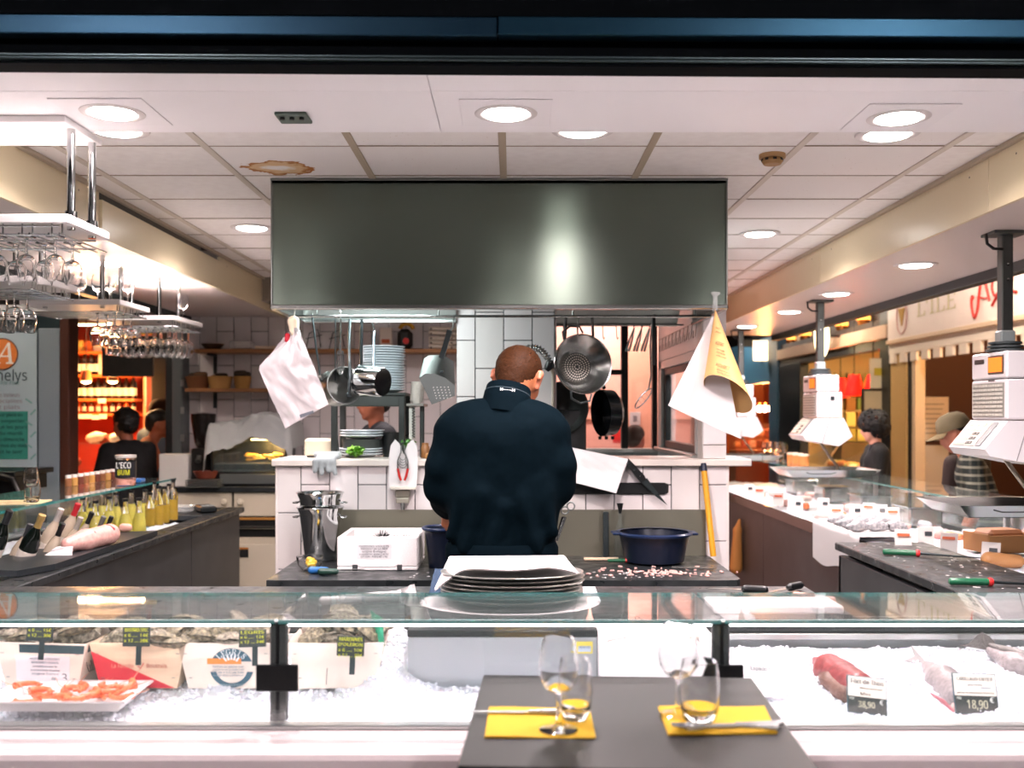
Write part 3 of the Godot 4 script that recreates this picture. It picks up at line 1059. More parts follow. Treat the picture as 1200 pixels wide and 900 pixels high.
	o = one("fish_counter_ice", ice2, mats["ice"], "crushed ice under the fish along the passage counter", "ice")
	o.set_meta("kind", "stuff")

# ---------- people ----------
# capsules of a head about its centre, facing +z; b turns it
func head_caps(c: Vector3, b: Basis, s := 1.0) -> Array:
	var o := []
	for a in [
		[0, 0.035, -0.012, 0, 0.02, 0.01, 0.078, 0.078],
		[0, 0.0, -0.025, 0, 0.03, -0.02, 0.074, 0.074],
		[0, -0.045, 0.022, 0, -0.02, 0.02, 0.052, 0.062],
		[0, -0.088, 0.052, 0, -0.07, 0.045, 0.024, 0.034],
		[-0.032, -0.062, 0.03, -0.04, -0.03, 0.03, 0.03, 0.036],
		[0.032, -0.062, 0.03, 0.04, -0.03, 0.03, 0.03, 0.036],
		[0, 0.01, 0.082, 0, -0.024, 0.101, 0.008, 0.012],
		[-0.012, -0.028, 0.09, 0.012, -0.028, 0.09, 0.009, 0.009],
		[-0.03, 0.026, 0.078, 0.03, 0.026, 0.078, 0.011, 0.011],
		[-0.016, -0.05, 0.079, 0.016, -0.05, 0.079, 0.007, 0.007],
		[-0.014, -0.059, 0.077, 0.014, -0.059, 0.077, 0.007, 0.007],
		[-0.083, 0.012, -0.012, -0.08, -0.028, -0.004, 0.013, 0.008],
		[0.083, 0.012, -0.012, 0.08, -0.028, -0.004, 0.013, 0.008]]:
		o.append([c + b * V(a[0], a[1], a[2]) * s, c + b * V(a[3], a[4], a[5]) * s, a[6] * s, a[7] * s])
	return o

# a relaxed hand: palm, four unequal bent fingers and a thumb; b.y runs from wrist to fingertips, b.z is the palm's front
func hand_caps(w: Vector3, b: Basis, side: float, curl := 0.6) -> Array:
	var o := []
	for k in 4:
		var x := (k - 1.5) * 0.0195
		o.append([w + b * V(x * 0.55, 0.012, 0), w + b * V(x, 0.085, 0), 0.014, 0.0115])
		var l: float = [0.036, 0.044, 0.041, 0.032][k if side > 0.0 else 3 - k]
		var p0 := w + b * V(x, 0.088, 0)
		var p1 := p0 + b * V(x * 0.1, cos(curl * 0.5) * l, sin(curl * 0.5) * l)
		var p2 := p1 + b * V(0, cos(curl * 1.3) * l * 0.75, sin(curl * 1.3) * l * 0.75)
		var p3 := p2 + b * V(0, cos(curl * 1.9) * l * 0.55, sin(curl * 1.9) * l * 0.55)
		o.append([p0, p1, 0.0095, 0.009])
		o.append([p1, p2, 0.009, 0.0082])
		o.append([p2, p3, 0.0082, 0.007])
	var t0 := w + b * V(-side * 0.024, 0.03, 0.004)
	var t1 := t0 + b * V(-side * 0.03, 0.03, 0.014)
	var t2 := t1 + b * V(-side * 0.008, 0.03, 0.01)
	o.append([t0, t1, 0.014, 0.011])
	o.append([t1, t2, 0.0105, 0.008])
	return o

func hand_basis(from: Vector3, to: Vector3, palm: Vector3) -> Basis:
	var y := (to - from).normalized()
	var z := (palm - y * palm.dot(y)).normalized()
	return Basis(y.cross(z), y, z)

func person(opt: Dictionary) -> Node3D:
	var t := thing("person", opt.label, "person", opt.at, opt.get("group", ""), opt.get("yaw", 0.0))
	var s: float = opt.get("s", 1.0)
	var lean: float = opt.get("lean", 0.0)
	var cell: float = opt.get("cell", 0.016)
	var up := func(p: Vector3) -> Vector3:  # bends the upper body forward at the hip
		var q := p - V(0, 0.95, 0)
		return (V(0, 0.95, 0) + rx(lean) * q) * s
	var hb: Basis = ry(opt.get("turn", 0.0)) * rx(opt.get("nod", 0.0))
	var hc: Vector3 = up.call(V(0, 1.60, 0.03))
	var sl := V(-0.175, 1.40, 0.0)
	var sr := V(0.175, 1.40, 0.0)
	var arms: Array = opt.get("arms", [V(-0.22, 1.12, 0.02), V(-0.2, 0.92, 0.16), V(0.22, 1.12, 0.02), V(0.2, 0.92, 0.16)])
	var body := head_caps(hc, hb, s)
	body.append([up.call(V(0, 1.40, 0)), hc + hb * V(0, -0.06, -0.01) * s, 0.052 * s, 0.05 * s])
	body.append([up.call(V(-0.1, 1.36, 0)), up.call(V(0.1, 1.36, 0)), 0.06 * s, 0.06 * s])
	body.append([up.call(V(0, 1.0, 0)), up.call(V(0, 1.3, 0)), 0.08 * s, 0.08 * s])
	for k in 2:
		var sh: Vector3 = up.call(sl if k == 0 else sr)
		var el: Vector3 = up.call(arms[k * 2])
		var wr: Vector3 = up.call(arms[k * 2 + 1])
		body.append([sh, el, 0.042 * s, 0.036 * s])
		body.append([el, wr, 0.036 * s, 0.025 * s])
		body.append_array(hand_caps(wr, hand_basis(el, wr, V(0, 0, 1) if absf((wr - el).normalized().z) < 0.8 else V(0, -1, 0)), 1.0 if k == 0 else -1.0, 0.7))
	part("body", flesh(S(), body, cell * 0.75, 0.018), opt.get("skin", mats["skin_pink"]), t)
	# shirt
	var sh := []
	sh.append([up.call(V(-0.15, 1.385, -0.005)), up.call(V(0.15, 1.385, -0.005)), 0.068 * s, 0.068 * s])
	sh.append([up.call(V(-0.05, 1.42, -0.01)), up.call(V(0.05, 1.42, -0.01)), 0.065 * s, 0.065 * s])
	for x in [-0.075, 0.075]:
		sh.append([up.call(V(x, 0.96, 0)), up.call(V(x * 1.1, 1.3, 0.01)), 0.105 * s, 0.115 * s])
	for k in 2:
		var a: Vector3 = up.call(sl if k == 0 else sr)
		var el: Vector3 = up.call(arms[k * 2])
		var wr: Vector3 = up.call(arms[k * 2 + 1])
		if opt.get("short", false):
			sh.append([a, a.lerp(el, 0.8), 0.068 * s, 0.066 * s])
		else:
			sh.append([a, el, 0.066 * s, 0.054 * s])
			sh.append([el, el.lerp(wr, 0.93), 0.054 * s, 0.04 * s])
	part("shirt", flesh(S(), sh, cell, 0.04), opt.shirt, t)
	var tr := []
	tr.append([V(-0.07, 0.92, 0) * s, V(0.07, 0.92, 0) * s, 0.115 * s, 0.115 * s])
	for x in [-0.09, 0.09]:
		tr.append([V(x, 0.88, 0) * s, V(x * 1.1, 0.48, 0.01) * s, 0.095 * s, 0.07 * s])
		tr.append([V(x * 1.1, 0.48, 0.01) * s, V(x * 1.1, 0.09, -0.01) * s, 0.07 * s, 0.055 * s])
	part("trousers", flesh(S(), tr, 0.03, 0.04), opt.get("trousers", hexm("15161a", 0.8)), t)
	for x in [-0.1, 0.1]:
		part("shoe", flesh(S(), [[V(x, 0.05, -0.03) * s, V(x * 1.1, 0.045, 0.15) * s, 0.05 * s, 0.04 * s]], 0.02, 0.02), hexm("101010", 0.5), t)
	# hair
	var hr := []
	var hs: String = opt.get("hair_style", "short")
	var puff: float = opt.get("puff", 0.0)
	if hs != "none":
		hr.append([hc + hb * V(0, 0.045, -0.022) * s, hc + hb * V(0, 0.055, 0.006) * s, (0.083 + puff) * s, (0.079 + puff) * s])
		hr.append([hc + hb * V(0, 0.0, -0.045) * s, hc + hb * V(0, 0.04, -0.03) * s, (0.068 + puff) * s, (0.078 + puff) * s])
	if hs == "long":
		for x in [-0.055, 0.0, 0.055]:
			hr.append([hc + hb * V(x, 0.0, -0.06) * s, hc + hb * V(x * 1.2, -0.28, -0.07) * s, 0.05 * s, 0.03 * s])
	if hr.size():
		var n := FastNoiseLite.new()
		n.frequency = 45.0
		part("hair", flesh(S(), hr, cell * 0.75, 0.03, n, opt.get("curl", 0.006)), opt.get("hair", mats["hair_dark"]), t)
	for x in [-0.031, 0.031]:
		part("eye", flesh(S(), [[hc + hb * V(x, 0.008, 0.074) * s, hc + hb * V(x * 1.1, 0.008, 0.074) * s, 0.011 * s, 0.011 * s]], 0.006, 0.01), hexm("18120f", 0.2), t)
	return t

func chef() -> void:
	# seen from behind, bent over the bench; local axes are the place's own, facing -z
	var o := V(-0.036, 0, -3.6)
	var t := thing("person", "chef in a navy zip-neck fleece bent over the bench, seen from behind", "person", o)
	var q := func(x: float, y: float, forward := 0.0) -> Vector3:
		return P(x, y, 3.6) - o - V(0, 0, forward)
	var u := 0.003
	# head tipped forward and a little to one side
	var hc: Vector3 = q.call(607, 445, 0.10)
	var hb := ry(PI - 0.32) * rx(0.5) * rz(0.06)
	var body := head_caps(hc, hb, 0.98)
	body.append([q.call(592, 486, 0.0), hc + hb * V(0, -0.05, -0.03), 0.062, 0.06])
	body.append([q.call(560, 510, 0.02), q.call(620, 510, 0.02), 0.07, 0.07])
	body.append([q.call(588, 520, 0.02), q.call(588, 640, 0.02), 0.10, 0.10])
	var el: Vector3 = q.call(521, 572, 0.02)
	var wl: Vector3 = q.call(520, 601, 0.20)
	var er: Vector3 = q.call(651, 570, 0.02)
	var wr: Vector3 = q.call(632, 604, 0.22)
	body.append([q.call(535, 505), el, 0.045, 0.04])
	body.append([el, wl, 0.04, 0.03])
	body.append([q.call(640, 505), er, 0.045, 0.04])
	body.append([er, wr, 0.04, 0.03])
	var st := S()
	flesh(st, body, 0.008, 0.02)
	flesh(st, hand_caps(wl, hand_basis(Vector3.ZERO, V(0.1, -0.85, -0.5), V(0.6, 0, -0.8)), -1.0, 0.9), 0.0045, 0.012)
	flesh(st, hand_caps(wr, hand_basis(Vector3.ZERO, V(-0.25, -0.7, -0.6), V(-0.6, 0, -0.8)), 1.0, 0.9), 0.0045, 0.012)
	part("body", st, mats["skin"], t)
	for s in [-1.0, 1.0]:
		part("ear", flesh(S(), [[hc + hb * V(s * 0.084, 0.016, -0.018), hc + hb * V(s * 0.08, -0.03, -0.006), 0.016, 0.009], [hc + hb * V(s * 0.088, 0.022, -0.026), hc + hb * V(s * 0.09, -0.004, -0.03), 0.008, 0.007]], 0.004, 0.01), mats["skin_pink"], t)
		part("eye", flesh(S(), [[hc + hb * V(s * 0.03, 0.008, 0.074), hc + hb * V(s * 0.033, 0.008, 0.074), 0.011, 0.011]], 0.005, 0.01), hexm("18120f", 0.2), t)
	# short cropped hair
	var n := FastNoiseLite.new()
	n.frequency = 90.0
	var hair := [[hc + hb * V(0, 0.042, -0.016), hc + hb * V(0, 0.044, 0.014), 0.082, 0.077], [hc + hb * V(0, 0.006, -0.036), hc + hb * V(0, 0.035, -0.024), 0.070, 0.078], [hc + hb * V(0, -0.036, -0.046), hc + hb * V(0, 0.0, -0.04), 0.052, 0.062]]
	part("hair", flesh(S(), hair, 0.0045, 0.02, n, 0.0035), mats["hair_brown"], t, "short cropped brown hair")
	# fleece
	var fn := FastNoiseLite.new()
	fn.seed = 4
	fn.frequency = 6.0
	fn.fractal_octaves = 3
	var j := []
	j.append([q.call(545, 497, 0.0), q.call(634, 499, 0.0), 24 * u, 24 * u])
	j.append([q.call(592, 478, 0.0), q.call(545, 498, 0.0), 18 * u, 19 * u])
	j.append([q.call(594, 478, 0.0), q.call(638, 499, 0.0), 18 * u, 19 * u])
	for a in [[560.0, 548.0], [617.0, 628.0]]:
		j.append([q.call(a[0], 512, 0.0), q.call(a[0], 580, 0.0), 40 * u, 38 * u])
		j.append([q.call(a[0] + 2, 575, 0.0), q.call(a[0], 634, 0.0), 38 * u, 33 * u])
	j.append([q.call(588, 520, 0.0), q.call(588, 636, 0.0), 40 * u, 36 * u])
	# arms with gathered sleeves
	j.append([q.call(529, 506), q.call(522, 545), 21 * u, 21 * u])
	j.append([q.call(522, 545), el, 21 * u, 18.5 * u])
	j.append([el, el.lerp(wl, 0.95), 18.5 * u, 13.5 * u])
	j.append([q.call(648, 507), q.call(652, 545), 21.5 * u, 21 * u])
	j.append([q.call(652, 545), er, 21 * u, 18.5 * u])
	j.append([er, er.lerp(wr, 0.95), 18.5 * u, 13.5 * u])
	for k in 4:
		var pl := el.lerp(wl, 0.1 + k * 0.25)
		var pr := er.lerp(wr, 0.1 + k * 0.25)
		j.append([pl + V(-0.02, 0.012, 0.0), pl + V(0.02, -0.012, 0), (16.5 - k * 1.2) * u, (16.5 - k * 1.2) * u])
		j.append([pr + V(-0.02, -0.012, 0.0), pr + V(0.02, 0.012, 0), (16.5 - k * 1.2) * u, (16.5 - k * 1.2) * u])
	# soft folds fanning from the shoulder blades to the hem
	for a in [[548, 560, 528, 625], [566, 575, 545, 640], [632, 560, 648, 622], [612, 580, 628, 640], [590, 590, 575, 640]]:
		var zf := 0.108 if a[0] > 555 and a[0] < 625 else 0.085
		j.append([q.call(a[0], a[1], -zf), q.call(a[2], a[3], -zf + 0.012), 4 * u, 5 * u])
	part("fleece", flesh(S(), j, 0.010, 0.035, fn, 0.007), mats["navy_fleece"], t)
	# stand-up collar: a slanted ring round the neck with a rolled edge
	var cb := Basis(V(0, 0, 1), 0.0) * rx(-0.38) * rz(-0.16)
	var cc: Vector3 = q.call(593, 474, 0.005)
	var col := S()
	lathe(col, [W(0.086, -0.05), W(0.085, 0.005), W(0.083, 0.035), W(0.0815, 0.037), W(0.0795, 0.060), W(0.076, 0.066), W(0.072, 0.062), W(0.074, 0.0)], 40, Transform3D(cb, cc), 0.86)
	part("collar", col, mats["navy_fleece"], t)
	part("collar_seam", lathe(S(), [W(0.0825, 0.034), W(0.0835, 0.036), W(0.0825, 0.038)], 40, Transform3D(cb, cc), 0.865), hexm("1d3038", 0.7), t)
	# small white embroidered word under the collar
	lettering(t, "H~~~H", 0.011, Transform3D(rz(-0.09) * rx(-0.5), q.call(595, 457.5, -0.094)), hexm("e8ecec", 0.7), false, 0.05)
	# hem band
	var hem := S()
	lathe(hem, [W(0.190, 0.035), W(0.199, 0.015), W(0.199, -0.02), W(0.19, -0.035)], 36, at3(q.call(588, 646, 0.0)), 0.66)
	part("hem_band", hem, mats["navy_fleece"], t)
	var tr := []
	var hip: Vector3 = q.call(588, 655, 0.0)
	tr.append([hip + V(-0.075, -0.01, 0), hip + V(0.075, -0.01, 0), 0.105, 0.105])
	for s in [-1.0, 1.0]:
		tr.append([hip + V(s * 0.09, -0.05, 0), V(hip.x + s * 0.11, 0.5, -0.01), 0.10, 0.075])
		tr.append([V(hip.x + s * 0.11, 0.5, -0.01), V(hip.x + s * 0.12, 0.1, 0.01), 0.075, 0.06])
		part("shoe", flesh(S(), [[V(hip.x + s * 0.12, 0.05, 0.04), V(hip.x + s * 0.13, 0.045, -0.14), 0.05, 0.04]], 0.02, 0.02), hexm("101010", 0.5), t)
	part("trousers", flesh(S(), tr, 0.02, 0.04), hexm("0e1116", 0.8), t)

# ---------- the bar's back wall and the back kitchen ----------
func back_bar() -> void:
	var w := struct_node("wall_bar", "white tiled wall with wooden shelves behind the kitchen")
	part("core", span(S(), V(-2.42, 0, -7.62), V(0.12, 2.6, -7.8)), mats["grout"], w)
	tiling(w, -2.40, 0.12, 1.05, 2.42, -7.615, -2.45, 1.1)
	part("door_frame", span(S(), V(-2.475, 0, -7.45), V(-2.40, 2.6, -7.8), 0.006), hexm("6b7274", 0.4, 0.4), w)
	part("door_frame", span(S(), V(-2.54, 0, -7.5), V(-2.48, 2.6, -7.8), 0.006), hexm("20282a", 0.5), w)
	for y in [1.3, 1.5, 1.7, 1.9]:
		part("hinge", span(S(), V(-2.41, y, -7.44), V(-2.39, y + 0.05, -7.47), 0.003), mats["alu"], w)
	part("header", span(S(), V(-2.54, 2.26, -6.9), V(-1.0, 2.6, -7.5), 0.004), hexm("8a8074", 0.6), w)
	var rw := struct_node("wall_back_right", "plain wall dividing the kitchen from the pink back room")
	part("core", span(S(), V(0.12, 0, -6.2), V(0.02, 2.6, -7.6)), hexm("c9b9ae", 0.7), rw)
	# two wooden shelves
	var s1 := thing("wall_shelf", "long wooden wall shelf carrying boxes and wires above the coffee corner", "shelf", V(0, 1.955, -7.5))
	part("board", span(S(), V(-2.3, -0.014, 0.12), V(-0.1, 0.014, -0.1), 0.003), mats["wood_shelf"], s1)
	for x in [-2.2, -1.7, -1.1, -0.5]:
		part("bracket", span(S(), V(x - 0.012, -0.16, -0.1), V(x + 0.012, -0.014, -0.08), 0.002), hexm("1c1c1c"), s1)
		part("bracket_arm", span(S(), V(x - 0.012, -0.03, -0.1), V(x + 0.012, -0.014, 0.08), 0.002), hexm("1c1c1c"), s1)
	var s2 := thing("wall_shelf", "short wooden wall shelf holding bread baskets", "shelf", V(0, 1.672, -7.5))
	part("board", span(S(), V(-2.36, -0.013, 0.12), V(-1.55, 0.013, -0.1), 0.003), mats["wood_shelf"], s2)
	for x in [-2.2, -1.7]:
		part("bracket", span(S(), V(x - 0.012, -0.13, -0.1), V(x + 0.012, -0.013, -0.08), 0.002), hexm("1c1c1c"), s2)
	# baskets
	var bk := [[232.0, 0.085, 0.085, "7a4a28", "brown wicker basket at the end of the short shelf"], [258.0, 0.085, 0.075, "b98a4e", "round straw basket with dark bread on the short shelf"], [284.0, 0.06, 0.1, "b0803f", "tall straw basket heaped with rolls on the short shelf"]]
	for a in bk:
		var x: float = (a[0] - 600.0) * 7.45 / FOC
		var b := thing("bread_basket", a[4], "basket", V(x, 1.685, -7.45), "bread baskets")
		var st := S()
		for k in 7:
			var y := 0.006 + k * 0.0125
			var r: float = a[1] * (0.78 + 0.035 * k)
			tube(st, arc_pts(V(0, y, 0), r, 0, TAU, 20, Vector3.RIGHT, Vector3.BACK), 0.0075, 5, false)
		part("weave", st, hexm(a[3], 0.8), b)
		part("bottom", lathe(S(), [W(0, 0.004), W(a[1] * 0.78, 0.004), W(a[1] * 0.95, 0.07)], 16), hexm("3a2614", 0.8), b)
		for k in 4:
			var p := V(rnd(-0.4, 0.4) * a[1], a[2] * 0.9 + rnd(-0.01, 0.02), rnd(-0.4, 0.4) * a[1])
			part("bread", flesh(S(), [[p - V(0.03, 0, 0), p + V(0.03, 0.004, 0.01), 0.025, 0.022]], 0.01, 0.02), hexm(["3a2a1c", "8a5c30", "5c3c20"][k % 3], 0.8), b)
	var bl := one("wooden_bowl", lathe(S(), [W(0, 0), W(0.05, 0), W(0.085, 0.04), W(0.08, 0.04), W(0.045, 0.008), W(0, 0.008)], 20), hexm("4a3020", 0.5), "shallow dark wooden bowl on the long shelf", "bowl", "", V(-2.18, 1.969, -7.46))
	bl = one("glass_container", bx(S(), V(0, 0.03, 0), V(0.16, 0.06, 0.1), 0.008), mats["plastic_clear"], "low clear container on the long shelf", "container", "", V(-1.97, 1.969, -7.47))
	bl = one("cutting_board", bx(S(), V(0, 0.011, 0), V(0.22, 0.022, 0.14), 0.005), mats["wood_light"], "pale wooden board lying on the long shelf", "board", "", V(-1.75, 1.969, -7.47))
	# cabinets under a black top
	var names := ["cream base cabinet with round knobs beside the doorway", "cream base cabinet with an oven slot and a notice", "cream base cabinet behind the tiled half wall"]
	for k in 3:
		var x0: float = [-2.39, -1.905, -1.40][k]
		var x1: float = [-1.915, -1.41, -0.9][k]
		var c := thing("base_cabinet", names[k], "cabinet", V(0, 0, 0), "back cabinets")
		part("carcass", span(S(), V(x0, 0.08, -7.02), V(x1, 0.965, -7.55)), hexm("8a8072", 0.6), c)
		part("plinth", span(S(), V(x0, 0.0, -7.06), V(x1, 0.08, -7.5)), hexm("1a1816", 0.6), c)
		var dr := part("drawer", span(S(), V(x0 + 0.003, 0.80, -7.0), V(x1 - 0.003, 0.962, -7.02), 0.003), hexm("c9bda8", 0.45), c)
		var kx: float = x1 - 0.05 if k == 0 else x0 + 0.05
		part("knob", lathe(S(), [W(0, 0.028), W(0.016, 0.026), W(0.022, 0.016), W(0.012, 0.006), W(0.01, 0.0)], 16, Transform3D(rx(PI / 2), V(kx, 0.90, -7.0))), hexm("d8cdb8", 0.4), dr)
		if k == 1:
			part("oven_slot", span(S(), V(x0 + 0.003, 0.66, -6.998), V(x1 - 0.003, 0.795, -7.02), 0.003), hexm("141414", 0.4), c)
			part("oven_handle", span(S(), V(x0 + 0.02, 0.715, -6.975), V(x1 - 0.02, 0.735, -6.99), 0.004), mats["steel"], c)
			part("warm_strip", span(S(), V(x0 + 0.01, 0.775, -6.992), V(x1 - 0.01, 0.792, -7.0), 0.002), hexm("b07a3a", 0.4), c)
		var top := 0.655 if k == 1 else 0.795
		var d := part("door", span(S(), V(x0 + 0.003, 0.09, -7.0), V(x1 - 0.003, top, -7.02), 0.003), hexm("c4b8a3", 0.45), c)
		if k == 1:
			part("door_moulding", span(S(), V(x0 + 0.045, 0.13, -6.995), V(x1 - 0.08, 0.61, -7.0), 0.003), hexm("cabfab", 0.45), d)
			part("notice", span(S(), V(-1.86, 0.52, -6.992), V(-1.80, 0.585, -6.995)), hexm("17181a", 0.5), d, "small dark notice with yellow top")
			part("notice_band", span(S(), V(-1.86, 0.575, -6.9915), V(-1.80, 0.588, -6.9925)), hexm("b06a20", 0.5), d)
	one("back_worktop", span(S(), V(-2.39, 0.965, -6.98), V(-0.9, 1.0, -7.6), 0.004), mats["black_top"], "black worktop along the back cabinets", "worktop")
	# pastry warmer with a cloth over it and a coffee grinder
	var e := thing("food_warmer", "black glass fronted warmer with yellow snacks on the back worktop", "warmer", V(-1.82, 1.0, -7.2))
	part("body", span(S(), V(-0.26, 0.0, 0.12), V(0.26, 0.10, -0.18), 0.006), hexm("101214", 0.35), e)
	part("steel_front", span(S(), V(-0.20, 0.015, 0.13), V(0.20, 0.085, 0.12), 0.003), mats["steel_dull"], e)
	part("back", span(S(), V(-0.26, 0.10, -0.15), V(0.26, 0.40, -0.18), 0.004), hexm("101214", 0.35), e)
	part("top", span(S(), V(-0.27, 0.33, 0.12), V(0.27, 0.42, -0.18), 0.008), hexm("121416", 0.35), e)
	for x in [-0.255, 0.255]:
		part("side", span(S(), V(x - 0.008, 0.10, 0.12), V(x + 0.008, 0.33, -0.16), 0.003), hexm("101214", 0.35), e)
	part("window_pane", span(S(), V(-0.24, 0.10, 0.115), V(0.24, 0.33, 0.119)), mats["glass"], e)
	part("shelf", span(S(), V(-0.24, 0.15, 0.1), V(0.24, 0.156, -0.14)), mats["steel_dull"], e)
	part("lamp_tube", span(S(), V(0.0, 0.315, 0.06), V(0.22, 0.327, 0.04)), glow("warmer_glow", Color(1.0, 0.82, 0.5), 1.5), e)
	omni(V(0.12, 0.28, 0.05), 0.02, Color(1.0, 0.8, 0.5), 0.03, e)
	for k in 16:
		var p := V(-1.82 + rnd(-0.02, 0.22), 1.17 + rnd(0, 0.05), -7.2 + rnd(-0.06, 0.07))
		one("snack_pastry", flesh(S(), [[V(-0.03, 0, 0), V(0.03, rnd(-0.01, 0.01), rnd(-0.02, 0.02)), 0.013, 0.01]], 0.008, 0.01), hexm(["d9b24a", "c89a3a", "e2c667"][k % 3], 0.6), "golden finger pastry piled inside the glass warmer", "pastry", "pastries in the warmer", p)
	var cs := S()
	var cn := FastNoiseLite.new()
	cn.seed = 8
	cn.frequency = 3.0
	cloth(cs, 40, 40, func(a: float, b: float) -> Vector3:
		var x := lerpf(-0.36, 0.34, a)
		var z := lerpf(0.3, -0.3, b)
		var y := 0.432 + 0.07 * exp(-pow((x - 0.1) / 0.15, 2.0))
		var dx := maxf(absf(x) - 0.275, 0.0)
		var dz := maxf(z - 0.125, 0.0)
		y -= dx * 3.2 * (1.15 if x < 0.0 else 0.8) + dz * (0.9 + 0.9 * absf(x)) + cn.get_noise_2d(x * 3.0, z * 3.0) * 0.03
		y = maxf(y, 0.03)
		x = clampf(x, -0.285, 0.285) + (x - clampf(x, -0.285, 0.285)) * 0.35
		z = minf(z, 0.14) + maxf(z - 0.14, 0.0) * 0.3
		return V(x, y, z), 0.002)
	one("cleaning_cloth", cs, mat("grey_cloth", Color("a8aaa8"), 0.9), "pale grey cloth thrown over the food warmer", "cloth", "", V(-1.82, 1.0, -7.2))
	var gr := thing("coffee_grinder", "dark coffee grinder beside the cloth covered warmer", "grinder", V(-2.17, 1.0, -7.2))
	part("base", bx(S(), V(0, 0.13, 0), V(0.12, 0.26, 0.18), 0.01), hexm("14110f", 0.35), gr)
	part("hopper", lathe(S(), [W(0.04, 0.26), W(0.06, 0.3), W(0.085, 0.46), W(0.085, 0.5), W(0, 0.51)], 20), hexm("1c1512", 0.25), gr)
	part("spout", tube(S(), [V(0, 0.2, 0.09), V(0, 0.17, 0.12)], 0.022, 10), mats["steel_dull"], gr)
	var bxn := thing("carton", "plain white carton standing on the back worktop", "carton", V(-2.33, 1.0, -7.15))
	part("body", bx(S(), V(0, 0.11, 0), V(0.2, 0.22, 0.2), 0.003), hexm("cfcac4", 0.7), bxn)
	part("flap", bx(S(), V(0, 0.2215, 0.05), V(0.2, 0.003, 0.1), 0.001), hexm("d8d4ce", 0.7), bxn)
	for k in 4:
		one("steel_tray", bx(S(), V(0, 0.006, 0), V(0.22, 0.008, 0.2), 0.002), mats["steel_dull"], "thin steel tray stacked beside the white carton", "tray", "stack of steel trays", V(-2.1, 1.0 + k * 0.014, -7.02 + k * 0.0))
	one("terracotta_bowl", lathe(S(), [W(0, 0), W(0.06, 0), W(0.085, 0.05), W(0.078, 0.05), W(0.055, 0.008), W(0, 0.008)], 20), hexm("6a2c1c", 0.5), "low red clay bowl on the stacked trays", "bowl", "", V(-2.1, 1.058, -7.02))
	# goods on the long shelf seen through the opening
	for k in 5:
		var f := thing("folding_rule_box", "cream hinged folding panel in the pile on the long shelf", "folding panel", V(-0.44, 1.969 + k * 0.034, -7.5), "pile of folding panels")
		part("slat", bx(S(), V(0, 0.015, 0), V(0.34, 0.026, 0.06), 0.006, rz(-0.06 + 0.03 * (k % 3))), hexm("ddd3c4", 0.6), f)
		for x in [-0.15, 0.0, 0.14]:
			part("rivet", lathe(S(), [W(0, 0.003), W(0.007, 0.002), W(0.008, 0)], 8, Transform3D(rx(PI / 2), V(x, 0.015, 0.031))), hexm("5a4a40", 0.4, 0.6), f)
	var dr2 := thing("power_tool", "black tool with yellow and red details on the long shelf", "tool", V(-0.78, 1.969, -7.48))
	part("body", bx(S(), V(0, 0.075, 0), V(0.11, 0.15, 0.1), 0.03), hexm("14120f", 0.5), dr2)
	part("handle", tube(S(), arc_pts(V(0.01, 0.14, 0), 0.05, 0.2, 2.9, 8, Vector3.RIGHT, Vector3.UP), 0.015, 8), hexm("c8901c", 0.5), dr2)
	part("dial", lathe(S(), [W(0, 0.008), W(0.022, 0.006), W(0.024, 0)], 12, Transform3D(rx(PI / 2), V(0.01, 0.06, 0.05))), hexm("d02820", 0.5), dr2)
	var pk := thing("spice_packet", "white packet with orange print on the long shelf", "packet", V(-0.92, 1.969, -7.48))
	part("body", bx(S(), V(0, 0.08, 0), V(0.09, 0.16, 0.05), 0.006), hexm("e2d2c4", 0.6), pk)
	part("print", bx(S(), V(0.0, 0.06, 0.0255), V(0.06, 0.03, 0.002), 0.0), hexm("c05828", 0.6), pk)
	for k in 3:
		var rk := thing("plate_stand", "small black wire stand on the long shelf", "stand", V(-1.62 + k * 0.17, 1.969, -7.48), "wire stands")
		part("wire", tube(S(), [V(-0.05, 0, 0.03), V(-0.03, 0.12, 0), V(0.03, 0.15, 0), V(0.06, 0.02, 0.03)], 0.004, 6), hexm("1a1614"), rk)
		part("wire", tube(S(), [V(-0.06, 0.08, -0.02), V(0.06, 0.11, -0.02)], 0.0035, 6), hexm("1a1614"), rk)
	# a cook in the back kitchen, arm bare
	person({"at": V(-0.83, 0, -6.35), "yaw": -1.2, "label": "cook with bare forearm working in the back kitchen", "shirt": hexm("14161c", 0.8), "short": true, "arms": [V(-0.24, 1.18, 0.05), V(-0.1, 1.1, 0.26), V(0.24, 1.18, 0.05), V(0.1, 1.0, 0.26)], "s": 0.98})

